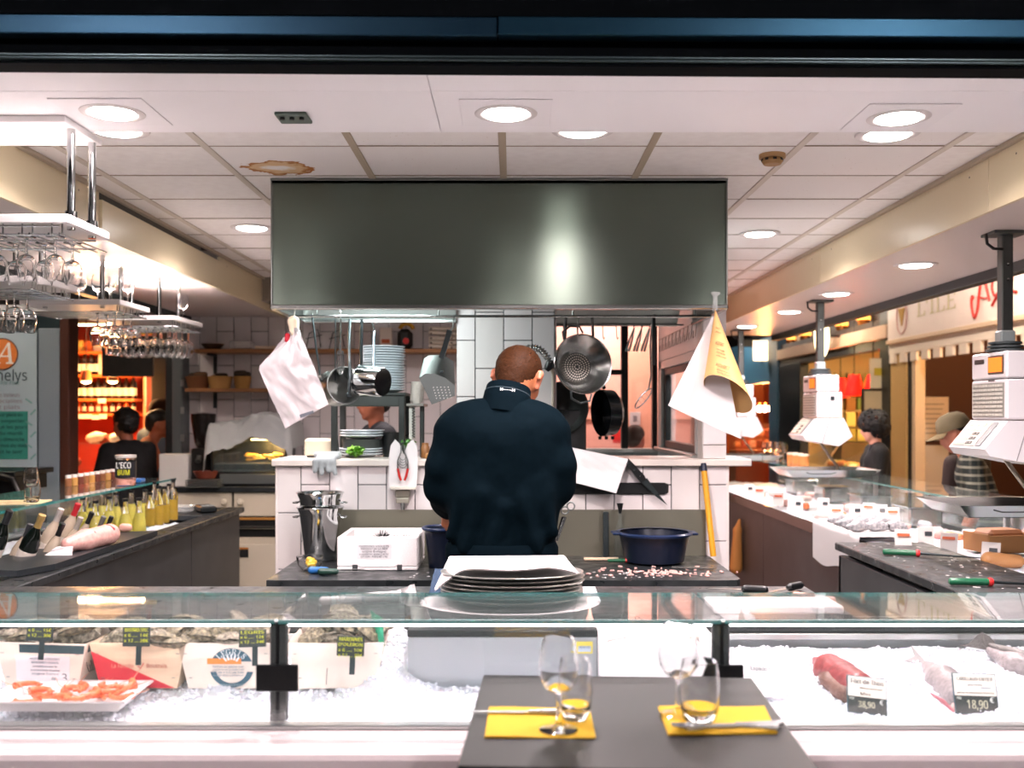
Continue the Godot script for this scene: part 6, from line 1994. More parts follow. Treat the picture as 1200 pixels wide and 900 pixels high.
	part("sticker", span(S(), V(0.172, 0.959, 0.0018), V(0.201, 0.972, 0.001)), hexm("b8c8d8", 0.5), sb)
	lettering(sb, "VEUILLEZ", 0.004, at3(V(0.187, 0.969, 0.0022)), hexm("405878"), false, 0.025)
	# white foam box with a cloth
	var fb := thing("foam_box", "open white foam box with a cloth heap beside the post", "box", V(0.33, 0.876, -2.36))
	foam_box(fb, 0.27, 0.115, 0.2)
	var n := FastNoiseLite.new()
	n.seed = 12
	n.frequency = 6.0
	st = S()
	cloth(st, 20, 20, func(u: float, v: float) -> Vector3:
		var x := lerpf(-0.11, 0.11, u)
		var z := lerpf(0.08, -0.08, v)
		return V(x, 0.085 + 0.045 * exp(-pow(x / 0.06, 2.0) - pow(z / 0.05, 2.0)) + n.get_noise_2d(x, z) * 0.02, z), 0.002)
	one("kitchen_cloth", st, mats["towel"], "white cloth heaped inside the open foam box", "cloth", "", fb.position)
	# handwritten card on the ice
	var cd := thing("handwritten_card", "white card with handwriting lying on the ice beside the table", "card", P(897, 797, 2.28))
	cd.transform = Transform3D(rx(-0.9) * rz(-0.08), P(897, 797, 2.28))
	part("sheet", bx(S(), Vector3.ZERO, V(0.075, 0.09, 0.002)), hexm("eceaec", 0.5), cd)
	lettering(cd, "Espadon", 0.012, at3(V(-0.008, 0.03, 0.0015)), hexm("2a3440"), false, 0.045)
	part("print", tube(S(), arc_pts(V(0.012, -0.022, 0.0012), 0.012, 0, TAU, 16, Vector3.RIGHT, Vector3.UP), 0.0012, 4, false), hexm("b8bcc4"), cd)
	# tuna loin
	var tu := thing("tuna_loin", "dark red tuna loin with skin lying on the ice", "fish piece", Vector3.ZERO)
	var a0 := P(957, 775, 2.48)
	var a1 := P(1002, 806, 2.27)
	var tn := FastNoiseLite.new()
	tn.seed = 21
	tn.frequency = 25.0
	var tf := mat("tuna_flesh", Color.WHITE, 0.35)
	triplanar(tf, noise_tex(83, 0.04, Color("5e1618"), Color("a44a4c"), 128, 3), V(10, 10, 10))
	part("flesh", flesh(S(), [[a0, a0.lerp(a1, 0.35), 0.012, 0.034], [a0.lerp(a1, 0.35), a1, 0.034, 0.036], [a0.lerp(a1, 0.5) + V(0.02, 0.004, 0), a1 + V(0.02, -0.005, 0), 0.025, 0.028]], 0.006, 0.02, tn, 0.003), tf, tu)
	var ts := mat("tuna_skin", Color.WHITE, 0.5)
	triplanar(ts, noise_tex(84, 0.08, Color("32140f"), Color("9c7664"), 128, 4), V(18, 18, 18))
	part("skin", flesh(S(), [[a0.lerp(a1, 0.12) + V(-0.010, -0.004, 0.012), a0.lerp(a1, 0.6) + V(-0.024, -0.008, 0.014), 0.010, 0.022], [a0.lerp(a1, 0.6) + V(-0.024, -0.008, 0.014), a1 + V(-0.022, -0.012, 0.012), 0.022, 0.024]], 0.006, 0.012, tn, 0.004), ts, tu)
	fish_sign(P(1016, 815, 2.19), 0.086, 0.076, [["Filet de Thon", 0.36, 0.13, 0.84, 0.0, "30343c"], ["albacore peche ligne", 0.19, 0.045, 0.6, 0.1, "807870"], ["Mini", 0.03, 0.09, 0.26, -0.05, "4a4038"], ["PRIX", -0.12, 0.06, 0.12, -0.4, "d0d4cc"], ["38,90", -0.26, 0.16, 0.42, -0.02, "c8c4a8"], ["€", -0.16, 0.13, 0.09, 0.36, "e0e4e0"]], "price sign with handwritten tuna name beside the red loin", rx(-0.35) * ry(0.1) * rz(-0.1))
	fish_sign(P(1143, 813, 2.2), 0.092, 0.084, [["CABILLAUD ENTIER", 0.36, 0.085, 0.84, 0.0, "202428"], ["gadus morhua", 0.22, 0.045, 0.35, 0.0, "8a9098"], ["Atlantique", 0.15, 0.04, 0.25, 0.25, "6a88a8"], ["peche en Atlantique Nord Est", 0.02, 0.045, 0.86, 0.0, "605850"], ["PRIX", -0.12, 0.06, 0.11, -0.4, "d0d4cc"], ["18,90", -0.27, 0.2, 0.48, 0.02, "c8c4a8"], ["€", -0.15, 0.13, 0.09, 0.36, "e0e4e0"]], "price sign with printed cod name before the pale fish tail", rx(-0.3) * rz(-0.03))
	# cod pieces
	var cm := mat("cod_skin", Color.WHITE, 0.35)
	triplanar(cm, noise_tex(85, 0.05, Color("6e6869"), Color("aca1a2"), 128, 4), V(14, 14, 14))
	var cod := thing("cod_tail", "pale headless cod tail on ice behind its price sign", "fish", Vector3.ZERO)
	var c0 := P(1083, 778, 2.47)
	var c1 := P(1128, 820, 2.24)
	part("body", flesh(S(), [[c0, c0.lerp(c1, 0.5), 0.010, 0.034], [c0.lerp(c1, 0.5), c1, 0.034, 0.042]], 0.007, 0.02, tn, 0.003), cm, cod)
	part("cut_face", flesh(S(), [[c1 + V(0.012, -0.006, 0.022), c1 + V(0.05, -0.012, 0.012), 0.026, 0.02], [c1 + V(-0.02, -0.014, 0.03), c1 + V(0.0, -0.014, 0.03), 0.02, 0.02]], 0.007, 0.012), hexm("d0a49c", 0.4), cod, "pink cut face")
	part("tail_fin", prism(S(), [W(0, 0), W(-0.045, 0.028), W(-0.03, 0.004), W(-0.05, -0.02), W(-0.012, -0.012)], 0.004, Transform3D(rx(-0.7) * rz(-0.5), c0 + V(0.006, 0.002, 0))), hexm("a8a4a4", 0.5), cod)
	part("belly_cut", tube(S(), [P(1090, 812, 2.215), P(1105, 822, 2.2), P(1118, 834, 2.19)], [0.002, 0.005, 0.003], 6), hexm("a86068", 0.4), cod)
	var f2 := thing("whole_fish", "grey whole fish with dark tail lying along the ice", "fish", Vector3.ZERO)
	var e0 := P(1160, 762, 2.52)
	var e1 := P(1225, 800, 2.36)
	part("body", flesh(S(), [[e0, e0.lerp(e1, 0.5), 0.012, 0.03], [e0.lerp(e1, 0.5), e1 + V(0.06, -0.005, 0.03), 0.03, 0.038]], 0.008, 0.02), cm, f2)
	var dark := mat("fish_dark", Color.WHITE, 0.45)
	triplanar(dark, noise_tex(86, 0.07, Color("3a3634"), Color("8e8884"), 128, 4), V(20, 20, 20))
	part("tail_fin", prism(S(), [W(0.01, -0.002), W(-0.075, 0.012), W(-0.05, 0.016), W(-0.028, 0.034), W(-0.012, 0.045), W(0.008, 0.03), W(0.02, 0.008)], 0.005, Transform3D(rx(-0.4), e0)), dark, f2)
	part("back_stripe", tube(S(), [e0 + V(0, 0.012, 0.0), e0.lerp(e1, 0.5) + V(0.0, 0.03, -0.01), e1 + V(0.06, 0.03, 0.01)], [0.006, 0.012, 0.012], 8), dark, f2)
	part("fin", prism(S(), [W(0, 0), W(0.05, -0.02), W(0.03, 0.005)], 0.003, Transform3D(rz(-0.5), P(1180, 800, 2.35))), dark, f2)
	# --- on the service ledge ---
	var ly := 0.991
	one("oval_dish", lathe(S(), [W(0, 0.0), W(0.15, 0.0), W(0.225, 0.014), W(0.235, 0.018), W(0.232, 0.02), W(0.15, 0.006), W(0, 0.005)], 44, Transform3D(), 0.78), hexm("e6e2e2", 0.2), "large white oval dish under the steel platters", "dish", "", V(-0.005, ly, -2.68))
	var pl := S()
	lathe(pl, [W(0, 0.0), W(0.14, 0.0), W(0.165, 0.010), W(0.186, 0.012), W(0.19, 0.0155), W(0.187, 0.0165), W(0.165, 0.0135), W(0.139, 0.003), W(0, 0.003)], 44, Transform3D(), 0.72)
	pl.generate_normals()
	var pm := pl.commit()
	for k in 7:
		one("steel_platter", pm, mats["platter_steel"], "topmost oval steel platter directly under the white napkin" if k == 6 else ("lowest oval steel platter resting on the white dish" if k == 0 else "oval steel platter in the middle of the stack under the napkin"), "platter", "stacked steel platters", V(rnd(-0.004, 0.004), ly + 0.014 + k * 0.0105, -2.72 + rnd(-0.004, 0.004)))
	var tw := S()
	var ty := ly + 0.014 + 7 * 0.0105 + 0.012
	var tc := [V(-0.196, ty - 0.005, -2.60), V(0.17, ty + 0.006, -2.64), V(0.145, ty + 0.01, -2.86), V(-0.175, ty + 0.008, -2.86)]
	cloth(tw, 30, 20, func(u: float, v: float) -> Vector3:
		var p: Vector3 = tc[0].lerp(tc[1], u).lerp(tc[3].lerp(tc[2], u), v)
		var front := 1.0 - v
		p.y += 0.004 * sin(u * 9.0) * front
		p.z += 0.07 * front * (1.0 - pow(absf(u - 0.32) / 0.68, 1.5)) * -1.0 + 0.06 * front * maxf(0.0, 0.25 - u) * 3.0
		p.y -= 0.05 * front * maxf(0.0, 0.18 - u) * 4.0 + 0.015 * front * maxf(0.0, u - 0.8) * 4.0
		return p, 0.004)
	one("folded_napkin", tw, mats["towel"], "white cloth napkin folded over the platter stack", "napkin", "", Vector3.ZERO)
	var wr := S()
	hung(wr, [P(684, 706, 2.72), P(704, 705, 2.72), P(697, 688, 2.8), P(683, 688, 2.82)], 0.01, 4, 8)
	one("plastic_wrapper", wr, hexm("dfe6ee", 0.3), "crumpled white and blue wrapper beside the platters", "wrapper")
	var bc := S()
	hung(bc, [P(498, 712, 2.72), P(520, 712, 2.72), P(523, 668, 2.9), P(510, 668, 2.92)], 0.02, 9, 10, 0.004)
	one("blue_cloth", bc, hexm("16304a", 0.85), "crumpled dark blue cloth tucked behind the platters", "cloth")
	# wrapped white roll
	var ro := thing("wrapped_roll", "white wrapped tube with a crumpled paper end on the ledge", "roll", Vector3.ZERO)
	var r0 := P(376, 702, 2.72)
	var r1 := P(470, 692, 2.72)
	r0.y = ly + 0.013
	r1.y = ly + 0.026
	part("tube", tube(S(), [r0 + V(-0.004, 0, 0), r0, r0.lerp(r1, 0.5), r0.lerp(r1, 0.51)], [0.004, 0.0105, 0.013, 0.011], 12), mats["white_plastic"], ro)
	part("tube", tube(S(), [r0.lerp(r1, 0.56), r0.lerp(r1, 0.57), r0.lerp(r1, 0.85), r1], [0.011, 0.0135, 0.0135, 0.014], 12), mats["white_plastic"], ro)
	part("joint", tube(S(), [r0.lerp(r1, 0.5), r0.lerp(r1, 0.58)], 0.0095, 10), hexm("c8ccd0", 0.4), ro)
	part("paper_end", hung(S(), [r1 + V(0, -0.02, 0.0), r1 + V(0.05, -0.035, 0.0), r1 + V(0.035, 0.03, -0.01), r1 + V(-0.01, 0.014, 0)], 0.02, 5, 8), mats["paper_white"], ro)
	# chopping board, knives, fish pieces
	var cb := thing("chopping_board", "white chopping board at the end of the service ledge", "board", V(0, 0, 0))
	part("slab", span(S(), V(0.515, ly, -2.605), V(0.845, ly + 0.02, -2.74), 0.004), mats["white_plastic"], cb)
	for a in [[V(0.66, ly + 0.013, -2.90), 2.9, "black handled kitchen knife lying flat behind the white board"], [V(0.795, ly + 0.013, -2.93), -2.4, "black handled kitchen knife pointing at the pink fish pieces"]]:
		var kn := thing("kitchen_knife", a[2], "knife", a[0], "kitchen knives", a[1])
		part("handle", flesh(S(), [[V(-0.055, 0, 0), V(0.0, 0.0, 0), 0.011, 0.012]], 0.006, 0.005), hexm("101214", 0.35), kn)
		part("blade", prism(S(), [W(0, -0.012), W(0.09, -0.004), W(0.11, 0.008), W(0, 0.01)], 0.0015, Transform3D(rx(-PI / 2), V(0, -0.002, 0))), mats["steel"], kn)
	for k in 3:
		var fp := thing("fish_fillet", "raw pink fish piece at the end of the service ledge", "fillet", V(0.80 + k * 0.018 - 0.01 * (k % 2), ly, -2.80 + 0.02 * k), "pink fish pieces")
		part("flesh", flesh(S(), [[V(-0.025, 0.010, 0), V(0.025, 0.010, 0.012), 0.013, 0.01]], 0.006, 0.01), hexm(["e8a890", "d88a80", "e0988c"][k], 0.35), fp)

func foam_box(t: Node3D, w: float, h: float, dp: float) -> void:
	var th := 0.02
	var m: StandardMaterial3D = mats["styrofoam"]
	part("bottom", span(S(), V(-w / 2, 0, dp / 2), V(w / 2, 0.015, -dp / 2), 0.003), m, t)
	part("front_wall", span(S(), V(-w / 2, 0.0155, dp / 2), V(w / 2, h, dp / 2 - th), 0.004), m, t)
	part("back_wall", span(S(), V(-w / 2, 0.0155, -dp / 2 + th), V(w / 2, h, -dp / 2), 0.004), m, t)
	for s in [-1.0, 1.0]:
		part("side_wall", span(S(), V(s * w / 2, 0.0155, dp / 2 - th - 0.0005), V(s * (w / 2 - th), h, -dp / 2 + th + 0.0005), 0.004), m, t)

# ---------- on the bench ----------
func bench_goods() -> void:
	var wy := 0.867
	# two steel buckets, one inside the other
	for k in 2:
		var t := thing("steel_bucket", ["polished steel bucket standing on the bench", "polished steel bucket nested inside the standing one"][k], "bucket", V(-0.832, wy + 0.002 + k * 0.062, -4.44), "nested steel buckets")
		part("body", lathe(S(), [W(0, 0), W(0.064, 0.0), W(0.068, 0.006), W(0.09, 0.2), W(0.1, 0.224), W(0.104, 0.226), W(0.102, 0.23), W(0.096, 0.226), W(0.086, 0.2), W(0.065, 0.009), W(0, 0.007)], 36), mats["chrome"], t)
		for s in [-1.0, 1.0]:
			var hp := arc_pts(V(s * 0.093, 0.185, 0), 0.024, -PI / 2, PI / 2, 8, V(s, 0, 0), V(0, 0, 1))
			part("handle", tube(S(), hp, 0.004, 6), mats["chrome"], t)
	# glass bowl of yellow butter
	var gb := thing("glass_bowl", "small glass bowl with yellow lemon pieces on the bench", "bowl", V(-0.822, wy, -4.16))
	part("bowl", lathe(S(), [W(0, 0), W(0.03, 0), W(0.048, 0.02), W(0.055, 0.055), W(0.052, 0.055), W(0.045, 0.022), W(0.028, 0.004), W(0, 0.004)], 24), mats["glass_thin"], gb)
	for k in 6:
		part("lemon_piece", flesh(S(), [[V(rnd(-0.022, 0.022), 0.02 + 0.004 * k, rnd(-0.02, 0.02)), V(rnd(-0.015, 0.015), 0.022 + 0.004 * k, rnd(-0.02, 0.02)), 0.012, 0.01]], 0.006, 0.01), hexm("d9b23a", 0.4), gb)
	for a in [[V(-0.765, wy + 0.014, -4.06), 0.12, "1f5f9e", "knife with a bright blue handle end on the bench"], [V(-0.72, wy + 0.014, -4.02), -0.05, "14382e", "knife with a dark green handle on the bench"]]:
		var k := thing("oyster_knife", a[3], "knife", a[0], "bench knives", a[1])
		part("handle", flesh(S(), [[V(-0.03, 0, 0), V(0.03, 0, 0), 0.015, 0.012]], 0.006, 0.006), hexm(a[2], 0.4), k)
		part("blade", prism(S(), [W(0.03, -0.009), W(0.16, -0.004), W(0.18, 0.006), W(0.03, 0.009)], 0.002, Transform3D(rx(-PI / 2), Vector3.ZERO)), mats["steel_dull"], k)
	# foam box of sea urchins
	var fb := thing("foam_box", "white foam fish box with printed label on the bench", "box", V(-0.545, wy, -4.31))
	foam_box(fb, 0.325, 0.135, 0.34)
	var ls := part("label_sheet", bx(S(), V(-0.012, 0.076, 0.1705), V(0.14, 0.06, 0.001)), hexm("d6d4d6", 0.7), fb, "grey printed label")
	for k in 5:
		lettering(ls, ["OURSINS VIOLETS", "PRODUIT DE LA MER", "origine Bretagne", "a conserver entre 2 et 4 C", "LOT 0248 - POIDS NET 2 KG"][k], 0.0075, at3(V(-0.012, 0.098 - k * 0.0105, 0.172)), hexm("5a6068"), false, 0.12 - 0.012 * (k % 3))
	for s in [-1.0, 1.0]:
		part("foot_recess", bx(S(), V(s * 0.09, 0.012, 0.1695), V(0.022, 0.024, 0.004), 0.002), hexm("3a3c3e", 0.8), fb)
	part("base_step", bx(S(), V(0, 0.02, 0.171), V(0.15, 0.012, 0.003), 0.001), mats["styrofoam"], fb)
	var spine := S()
	for k in 60:
		var dir := V(rnd(-1, 1), rnd(-0.2, 1), rnd(-1, 1)).normalized()
		tube(spine, [dir * 0.02, dir * 0.046], [0.0022, 0.0005], 4, false)
	spine.generate_normals()
	var sm := spine.commit()
	for a in [[-0.08, 0.03, 0.02], [0.0, 0.075, 0.04], [0.1, 0.058, 0.06], [0.05, 0.045, -0.03], [-0.03, 0.04, -0.08]]:
		var u := thing("sea_urchin", "black spiny sea urchin in the foam box", "sea urchin", fb.position + V(a[0], a[1] + 0.03, a[2]), "sea urchins in the foam box")
		part("test", lathe(S(), [W(0, -0.022), W(0.022, -0.012), W(0.028, 0), W(0.022, 0.012), W(0, 0.02)], 14), hexm("141016", 0.5), u)
		part("spines", sm, hexm("120e14", 0.4), u)
	# dark blue bucket beside the chef
	var bb := thing("blue_bucket", "dark blue plastic bucket beside the chef's hand", "bucket", V(-0.285, wy, -4.24))
	bb.scale = V(0.78, 1, 0.78)
	part("body", lathe(S(), [W(0, 0), W(0.075, 0), W(0.098, 0.15), W(0.112, 0.155), W(0.113, 0.163), W(0.096, 0.161), W(0.072, 0.005), W(0, 0.005)], 32), mat("blue_plastic_dark", Color("081226"), 0.35), bb)
	part("rim", tube(S(), arc_pts(V(0, 0.16, 0), 0.108, 0, TAU, 32, Vector3.RIGHT, Vector3.BACK), 0.007, 8, false), mat("blue_plastic", Color("0f2346"), 0.3), bb)
	# blue basin
	var ba := thing("blue_basin", "wide dark blue plastic basin on the bench", "basin", V(0.605, wy, -4.36))
	part("body", lathe(S(), [W(0, 0), W(0.11, 0), W(0.125, 0.01), W(0.148, 0.12), W(0.146, 0.122), W(0.12, 0.012), W(0, 0.006)], 36), mats["blue_plastic_dark"], ba)
	part("rim", lathe(S(), [W(0.146, 0.118), W(0.162, 0.120), W(0.164, 0.128), W(0.158, 0.134), W(0.146, 0.132)], 36), mats["blue_plastic"], ba)
	for s in [-1.0, 1.0]:
		part("grip", bx(S(), V(s * 0.166, 0.126, 0), V(0.03, 0.01, 0.1), 0.004), mats["blue_plastic"], ba)
	# wooden stick, red and green handled knife
	one("wooden_stick", bx(S(), Vector3.ZERO, V(0.15, 0.012, 0.022), 0.003), mats["wood_light"], "short pale wooden stick beside the blue basin", "stick", "", V(0.385, wy + 0.007, -4.42))
	knife_rg(V(0.455, wy + 0.013, -4.33), 0.05, "green handled knife with a red collar lying before the basin", 0.6)
	var tr := thing("steel_tongs", "flat steel tongs lying on the bench beside fish scraps", "tongs", V(0.735, wy + 0.006, -4.17), "", -0.25)
	part("arm", bx(S(), V(0, 0, 0.008), V(0.17, 0.006, 0.012), 0.002, ry(0.06)), mats["steel"], tr)
	part("arm", bx(S(), V(0, 0, -0.008), V(0.17, 0.006, 0.012), 0.002, ry(-0.06)), mats["steel"], tr)
	# fish scraps: too small and many to count
	var sc := S()
	for k in 100:
		var p := V(rnd(0.28, 0.80), wy + 0.002, -rnd(3.98, 4.24))
		if k % 3 > 0:
			p = V(0.6 + rng.randfn(0.0, 0.09), wy + 0.003, -4.08 + rng.randfn(0.0, 0.035))
		bx(sc, p, V(rnd(0.006, 0.024), rnd(0.002, 0.008), rnd(0.005, 0.016)), 0.002, ry(rnd(0, TAU)))
	var so := one("fish_scraps", sc, hexm("cfa49c", 0.4), "scattered pink and white fish scraps on the black bench", "scraps")
	so.set_meta("kind", "stuff")
	sc = S()
	for k in 70:
		bx(sc, V(rnd(-0.4, 0.6), wy + 0.001, -rnd(3.94, 4.1)), V(rnd(0.003, 0.012), 0.002, rnd(0.003, 0.01)), 0.0005, ry(rnd(0, TAU)))
	so = one("fish_scales", sc, hexm("dcd8d8", 0.3), "tiny pale fish scales strewn along the bench edge", "scales")
	so.set_meta("kind", "stuff")
	# yellow broom stick leaning on the wall
	var ys := thing("yellow_stick", "yellow stick with a black cap leaning on the tiled wall", "stick", Vector3.ZERO)
	var y0 := P(836, 652, 4.5)
	var y1 := P(825, 552, 4.57)
	part("shaft", tube(S(), [y0, y1], 0.0135, 12), hexm("d99a1e", 0.4), ys)
	part("cap", tube(S(), [y1, y1 + (y1 - y0).normalized() * 0.035], [0.0155, 0.0135], 12), hexm("101830", 0.35), ys)
	# slender bottle behind the basin
	var bo := thing("slim_bottle", "slim clear bottle with dark stopper behind the basin", "bottle", V(0.475, wy, -4.50))
	part("glass", lathe(S(), [W(0, 0), W(0.026, 0), W(0.026, 0.12), W(0.01, 0.16), W(0.009, 0.2), W(0, 0.2)], 16), mats["glass"], bo)
	part("stopper", lathe(S(), [W(0.006, 0.195), W(0.008, 0.21), W(0.015, 0.24), W(0, 0.242)], 12), hexm("16181a", 0.4), bo)
	var sharp := thing("sharpening_block", "dark upright block against the splashback", "block", V(0.415, wy, -4.53))
	part("body", bx(S(), V(0, 0.1, 0), V(0.025, 0.2, 0.025), 0.003), hexm("2a3234", 0.35), sharp)
	# magnetic bar, knife, paper
	var mb := thing("knife_rack", "black magnetic knife bar on the tiled wall", "knife rack", V(0.42, 1.166, -4.588))
	part("bar", bx(S(), V(0, 0, 0), V(0.54, 0.052, 0.014), 0.005), hexm("0c0e10", 0.4), mb)
	part("end_cap", bx(S(), V(0.272, 0, 0.0), V(0.018, 0.044, 0.016), 0.005), hexm("141618", 0.4), mb)
	var kd := thing("cook_knife", "long black handled cook's knife held on the magnetic bar", "knife", Vector3.ZERO)
	part("handle", outline(S(), [[731, 541], [736, 537], [755, 557], [757, 562], [751, 566]], 4.56, 0.018), hexm("101214", 0.35), kd)
	part("blade", outline(S(), [[752, 566], [758, 560], [766, 571], [782, 592], [770, 583]], 4.565, 0.003), mat("dark_steel", Color("4a5254"), 0.3, 0.9), kd)
	for q in [[736, 543], [743, 551], [750, 558]]:
		part("rivet", lathe(S(), [W(0.004, 0.0), W(0.003, 0.002), W(0, 0.002)], 8, Transform3D(rx(PI / 2), P(q[0], q[1], 4.551))), mats["steel"], kd)
	one("paper_sheet", hung(S(), [P(664, 523, 4.55), P(736, 538, 4.53), P(722, 578, 4.50), P(660, 562, 4.53)], 0.012, 2, 16), mats["towel"], "white paper towel sheet hanging over the knife bar", "paper towel")
	# scissors at the chef's hand
	var sx := thing("scissors", "steel kitchen scissors held beside the chef's hip", "scissors", Vector3.ZERO)
	part("blade", tube(S(), [P(651, 634, 3.78), P(660, 606, 3.80)], [0.003, 0.007], 6), mats["steel"], sx)
	part("blade", tube(S(), [P(653, 634, 3.79), P(662, 606, 3.81)], [0.003, 0.007], 6), mats["steel"], sx)
	for q in [[662, 598], [669, 593]]:
		part("ring", tube(S(), arc_pts(P(q[0], q[1], 3.8), 0.014, 0, TAU, 14, Vector3.RIGHT, Vector3.UP), 0.0035, 6, false), mats["steel_dull"], sx)

func knife_rg(at: Vector3, turn: float, label: String, s := 1.0) -> void:
	var k := thing("filleting_knife", label, "knife", at, "green and red filleting knives", turn)
	part("handle", tube(S(), [V(-0.085, 0, 0), V(-0.08, 0, 0), V(-0.04, 0, 0), V(0.0, 0, 0), V(0.04, 0, 0)], [0.008, 0.0125, 0.0115, 0.0125, 0.0115], 12), hexm("0f5a3a", 0.35), k)
	part("collar", tube(S(), [V(0.04, 0, 0), V(0.047, 0, 0), V(0.055, 0, 0)], [0.014, 0.0155, 0.011], 12), hexm("d03030", 0.35), k)
	part("blade", tube(S(), [V(0.055, 0, 0), V(0.16, -0.004, 0), V(0.31, -0.009, 0)], [0.0055, 0.0045, 0.0015], 8), mats["dark_steel"] if mats.has("dark_steel") else mats["steel"], k)
	k.scale = V(s, s, s)

# ---------- on the ledge ----------
func ledge_goods() -> void:
	var ly := 1.298
	var ra := thing("cream_box", "small cream appliance box with black cable on the tiled ledge", "box", V(-0.895, ly, -4.78))
	part("body", bx(S(), V(0, 0.045, 0), V(0.135, 0.085, 0.09), 0.012), hexm("d8cbb4", 0.45), ra)
	part("base", bx(S(), V(0, 0.006, 0), V(0.11, 0.01, 0.08), 0.002), hexm("3a3630", 0.5), ra)
	part("cable", tube(S(), [V(0.066, 0.06, 0), V(0.08, 0.08, 0.01), V(0.086, 0.04, 0.02), V(0.08, 0.01, 0.03), V(0.06, 0.006, 0.05)], 0.006, 6), hexm("101214", 0.4), ra)
	# grey glove over the edge
	var gl := []
	var base := P(382, 535, 4.60)
	for k in 4:
		var x := (k - 1.5) * 0.021
		gl.append([base + V(x, 0.0, -0.02), base + V(x * 1.2, -0.02, 0.045), 0.014, 0.013])
		gl.append([base + V(x * 1.2, -0.02, 0.045), base + V(x * 1.3 + 0.003 * k, -0.062 - 0.012 * (k % 2), 0.05), 0.0125, 0.011])
	gl.append([base + V(-0.05, 0.005, -0.05), base + V(0.05, 0.005, -0.03), 0.016, 0.018])
	gl.append([base + V(0.035, 0.0, -0.02), base + V(0.055, 0.0, 0.02), 0.013, 0.011])
	one("work_glove", flesh(S(), gl, 0.007, 0.012), mat("glove_grey", Color("9aa0a2"), 0.85), "grey knitted work glove hanging over the ledge", "glove")
	# lettuce
	var le := thing("lettuce_leaf", "curly green lettuce leaf on the ledge under the rack", "lettuce", P(417, 533, 4.70))
	for k in 9:
		var n := FastNoiseLite.new()
		n.seed = k
		n.frequency = 3.0
		var b := Basis.from_euler(V(rnd(-0.6, 0.2), rnd(0, TAU), rnd(-0.3, 0.3)))
		part("leaf", cloth(S(), 6, 6, func(u: float, v: float) -> Vector3: return b * V((u - 0.5) * 0.06, 0.006 + n.get_noise_2d(u * 2.0, v * 2.0) * 0.02 + 0.012 * v, (v - 0.2) * 0.05), 0.001), hexm(["7fb83c", "5f9a2c", "9ccc58"][k % 3], 0.5), le)
	# steel rack
	var rk := thing("steel_rack", "grey steel rack on the ledge carrying stacked plates", "rack", V(0, 0, 0))
	var rm := mat("rack_steel", Color("4c504e"), 0.4, 0.8)
	for z in [4.70, 4.94]:
		for x in [-0.815, -0.505]:
			part("post", span(S(), V(x - 0.014, ly, -z + 0.014), V(x + 0.014, 1.575, -z - 0.014), 0.003), rm, rk)
		part("beam", span(S(), V(-0.83, 1.535, -z + 0.012), V(-0.49, 1.585, -z - 0.012), 0.003), rm, rk)
	part("shelf", span(S(), V(-0.83, 1.585, -4.68), V(-0.485, 1.597, -4.96), 0.002), rm, rk)
	part("side_shelf", span(S(), V(-0.485, 1.535, -4.69), V(-0.405, 1.548, -4.93), 0.002), mat("grey_steel2", Color("9a9690"), 0.4, 0.7), rk)
	part("side_post", span(S(), V(-0.425, ly, -4.72), V(-0.405, 1.535, -4.74), 0.003), rm, rk)
	# plates on the rack
	var pl := S()
	lathe(pl, [W(0, 0), W(0.06, 0), W(0.1, 0.012), W(0.106, 0.015), W(0.105, 0.0175), W(0.06, 0.005), W(0, 0.005)], 32)
	pl.generate_normals()
	var pm := pl.commit()
	for k in 18:
		one("dinner_plate", pm, mat("plate_white", Color("d6dce0"), 0.15), "topmost white plate of the tall stack on the steel rack" if k == 17 else ("lowest white plate of the tall stack on the steel rack" if k == 0 else "white plate inside the tall stack on the steel rack"), "plate", "tall stack of plates", V(-0.608 + rnd(-0.003, 0.003), 1.598 + k * 0.0118, -4.81 + rnd(-0.003, 0.003)))
	for k in 6:
		one("dinner_plate", pm, mats["plate_white"], "white plate stacked under the steel rack", "plate", "low stack of plates", V(-0.715 + (0.0 if k < 3 else 0.01), ly + 0.001 + k * 0.0118 + (0.05 if k > 2 else 0.0), -4.82))
	one("plate_spacer", lathe(S(), [W(0, 0), W(0.09, 0), W(0.095, 0.045), W(0, 0.047)], 24), hexm("3c403e", 0.4), "low dark dish between plates under the rack", "dish", "", V(-0.705, ly + 0.038, -4.82))
	var bw := S()
	lathe(bw, [W(0, 0), W(0.02, 0), W(0.034, 0.018), W(0.033, 0.019), W(0.019, 0.003), W(0, 0.003)], 20)
	bw.generate_normals()
	var bm := bw.commit()
	for k in 10:
		one("small_bowl", bm, hexm("e4dad2", 0.25), "small cream bowl in the leaning stack beside the plates", "bowl", "stack of small bowls", V(-0.447 + k * 0.0008, 1.549 + k * 0.0092, -4.80))
	var pot := thing("black_pot", "black cooking pot under the steel rack", "pot", V(-0.56, ly, -4.83))
	part("body", lathe(S(), [W(0, 0), W(0.05, 0), W(0.054, 0.11), W(0.058, 0.115), W(0.052, 0.115), W(0.048, 0.006), W(0, 0.006)], 28), hexm("101214", 0.4), pot)
	part("handle", tube(S(), [V(0.05, 0.1, 0), V(0.09, 0.105, 0.02)], 0.007, 8), hexm("101214", 0.4), pot)
	for k in 3:
		one("spice_jar", lathe(S(), [W(0, 0), W(0.02, 0), W(0.02, 0.05), W(0.016, 0.055), W(0.016, 0.068), W(0, 0.07)], 14), hexm(["8a5a30", "d8c8a8", "1c1c1c"][k], 0.4), ["brown spice jar on the ledge beside the pillar", "cream spice jar on the ledge beside the pillar", "black spice jar on the ledge beside the pillar"][k], "jar", "spice jars", V(-0.40 + k * 0.05, ly, -4.72))
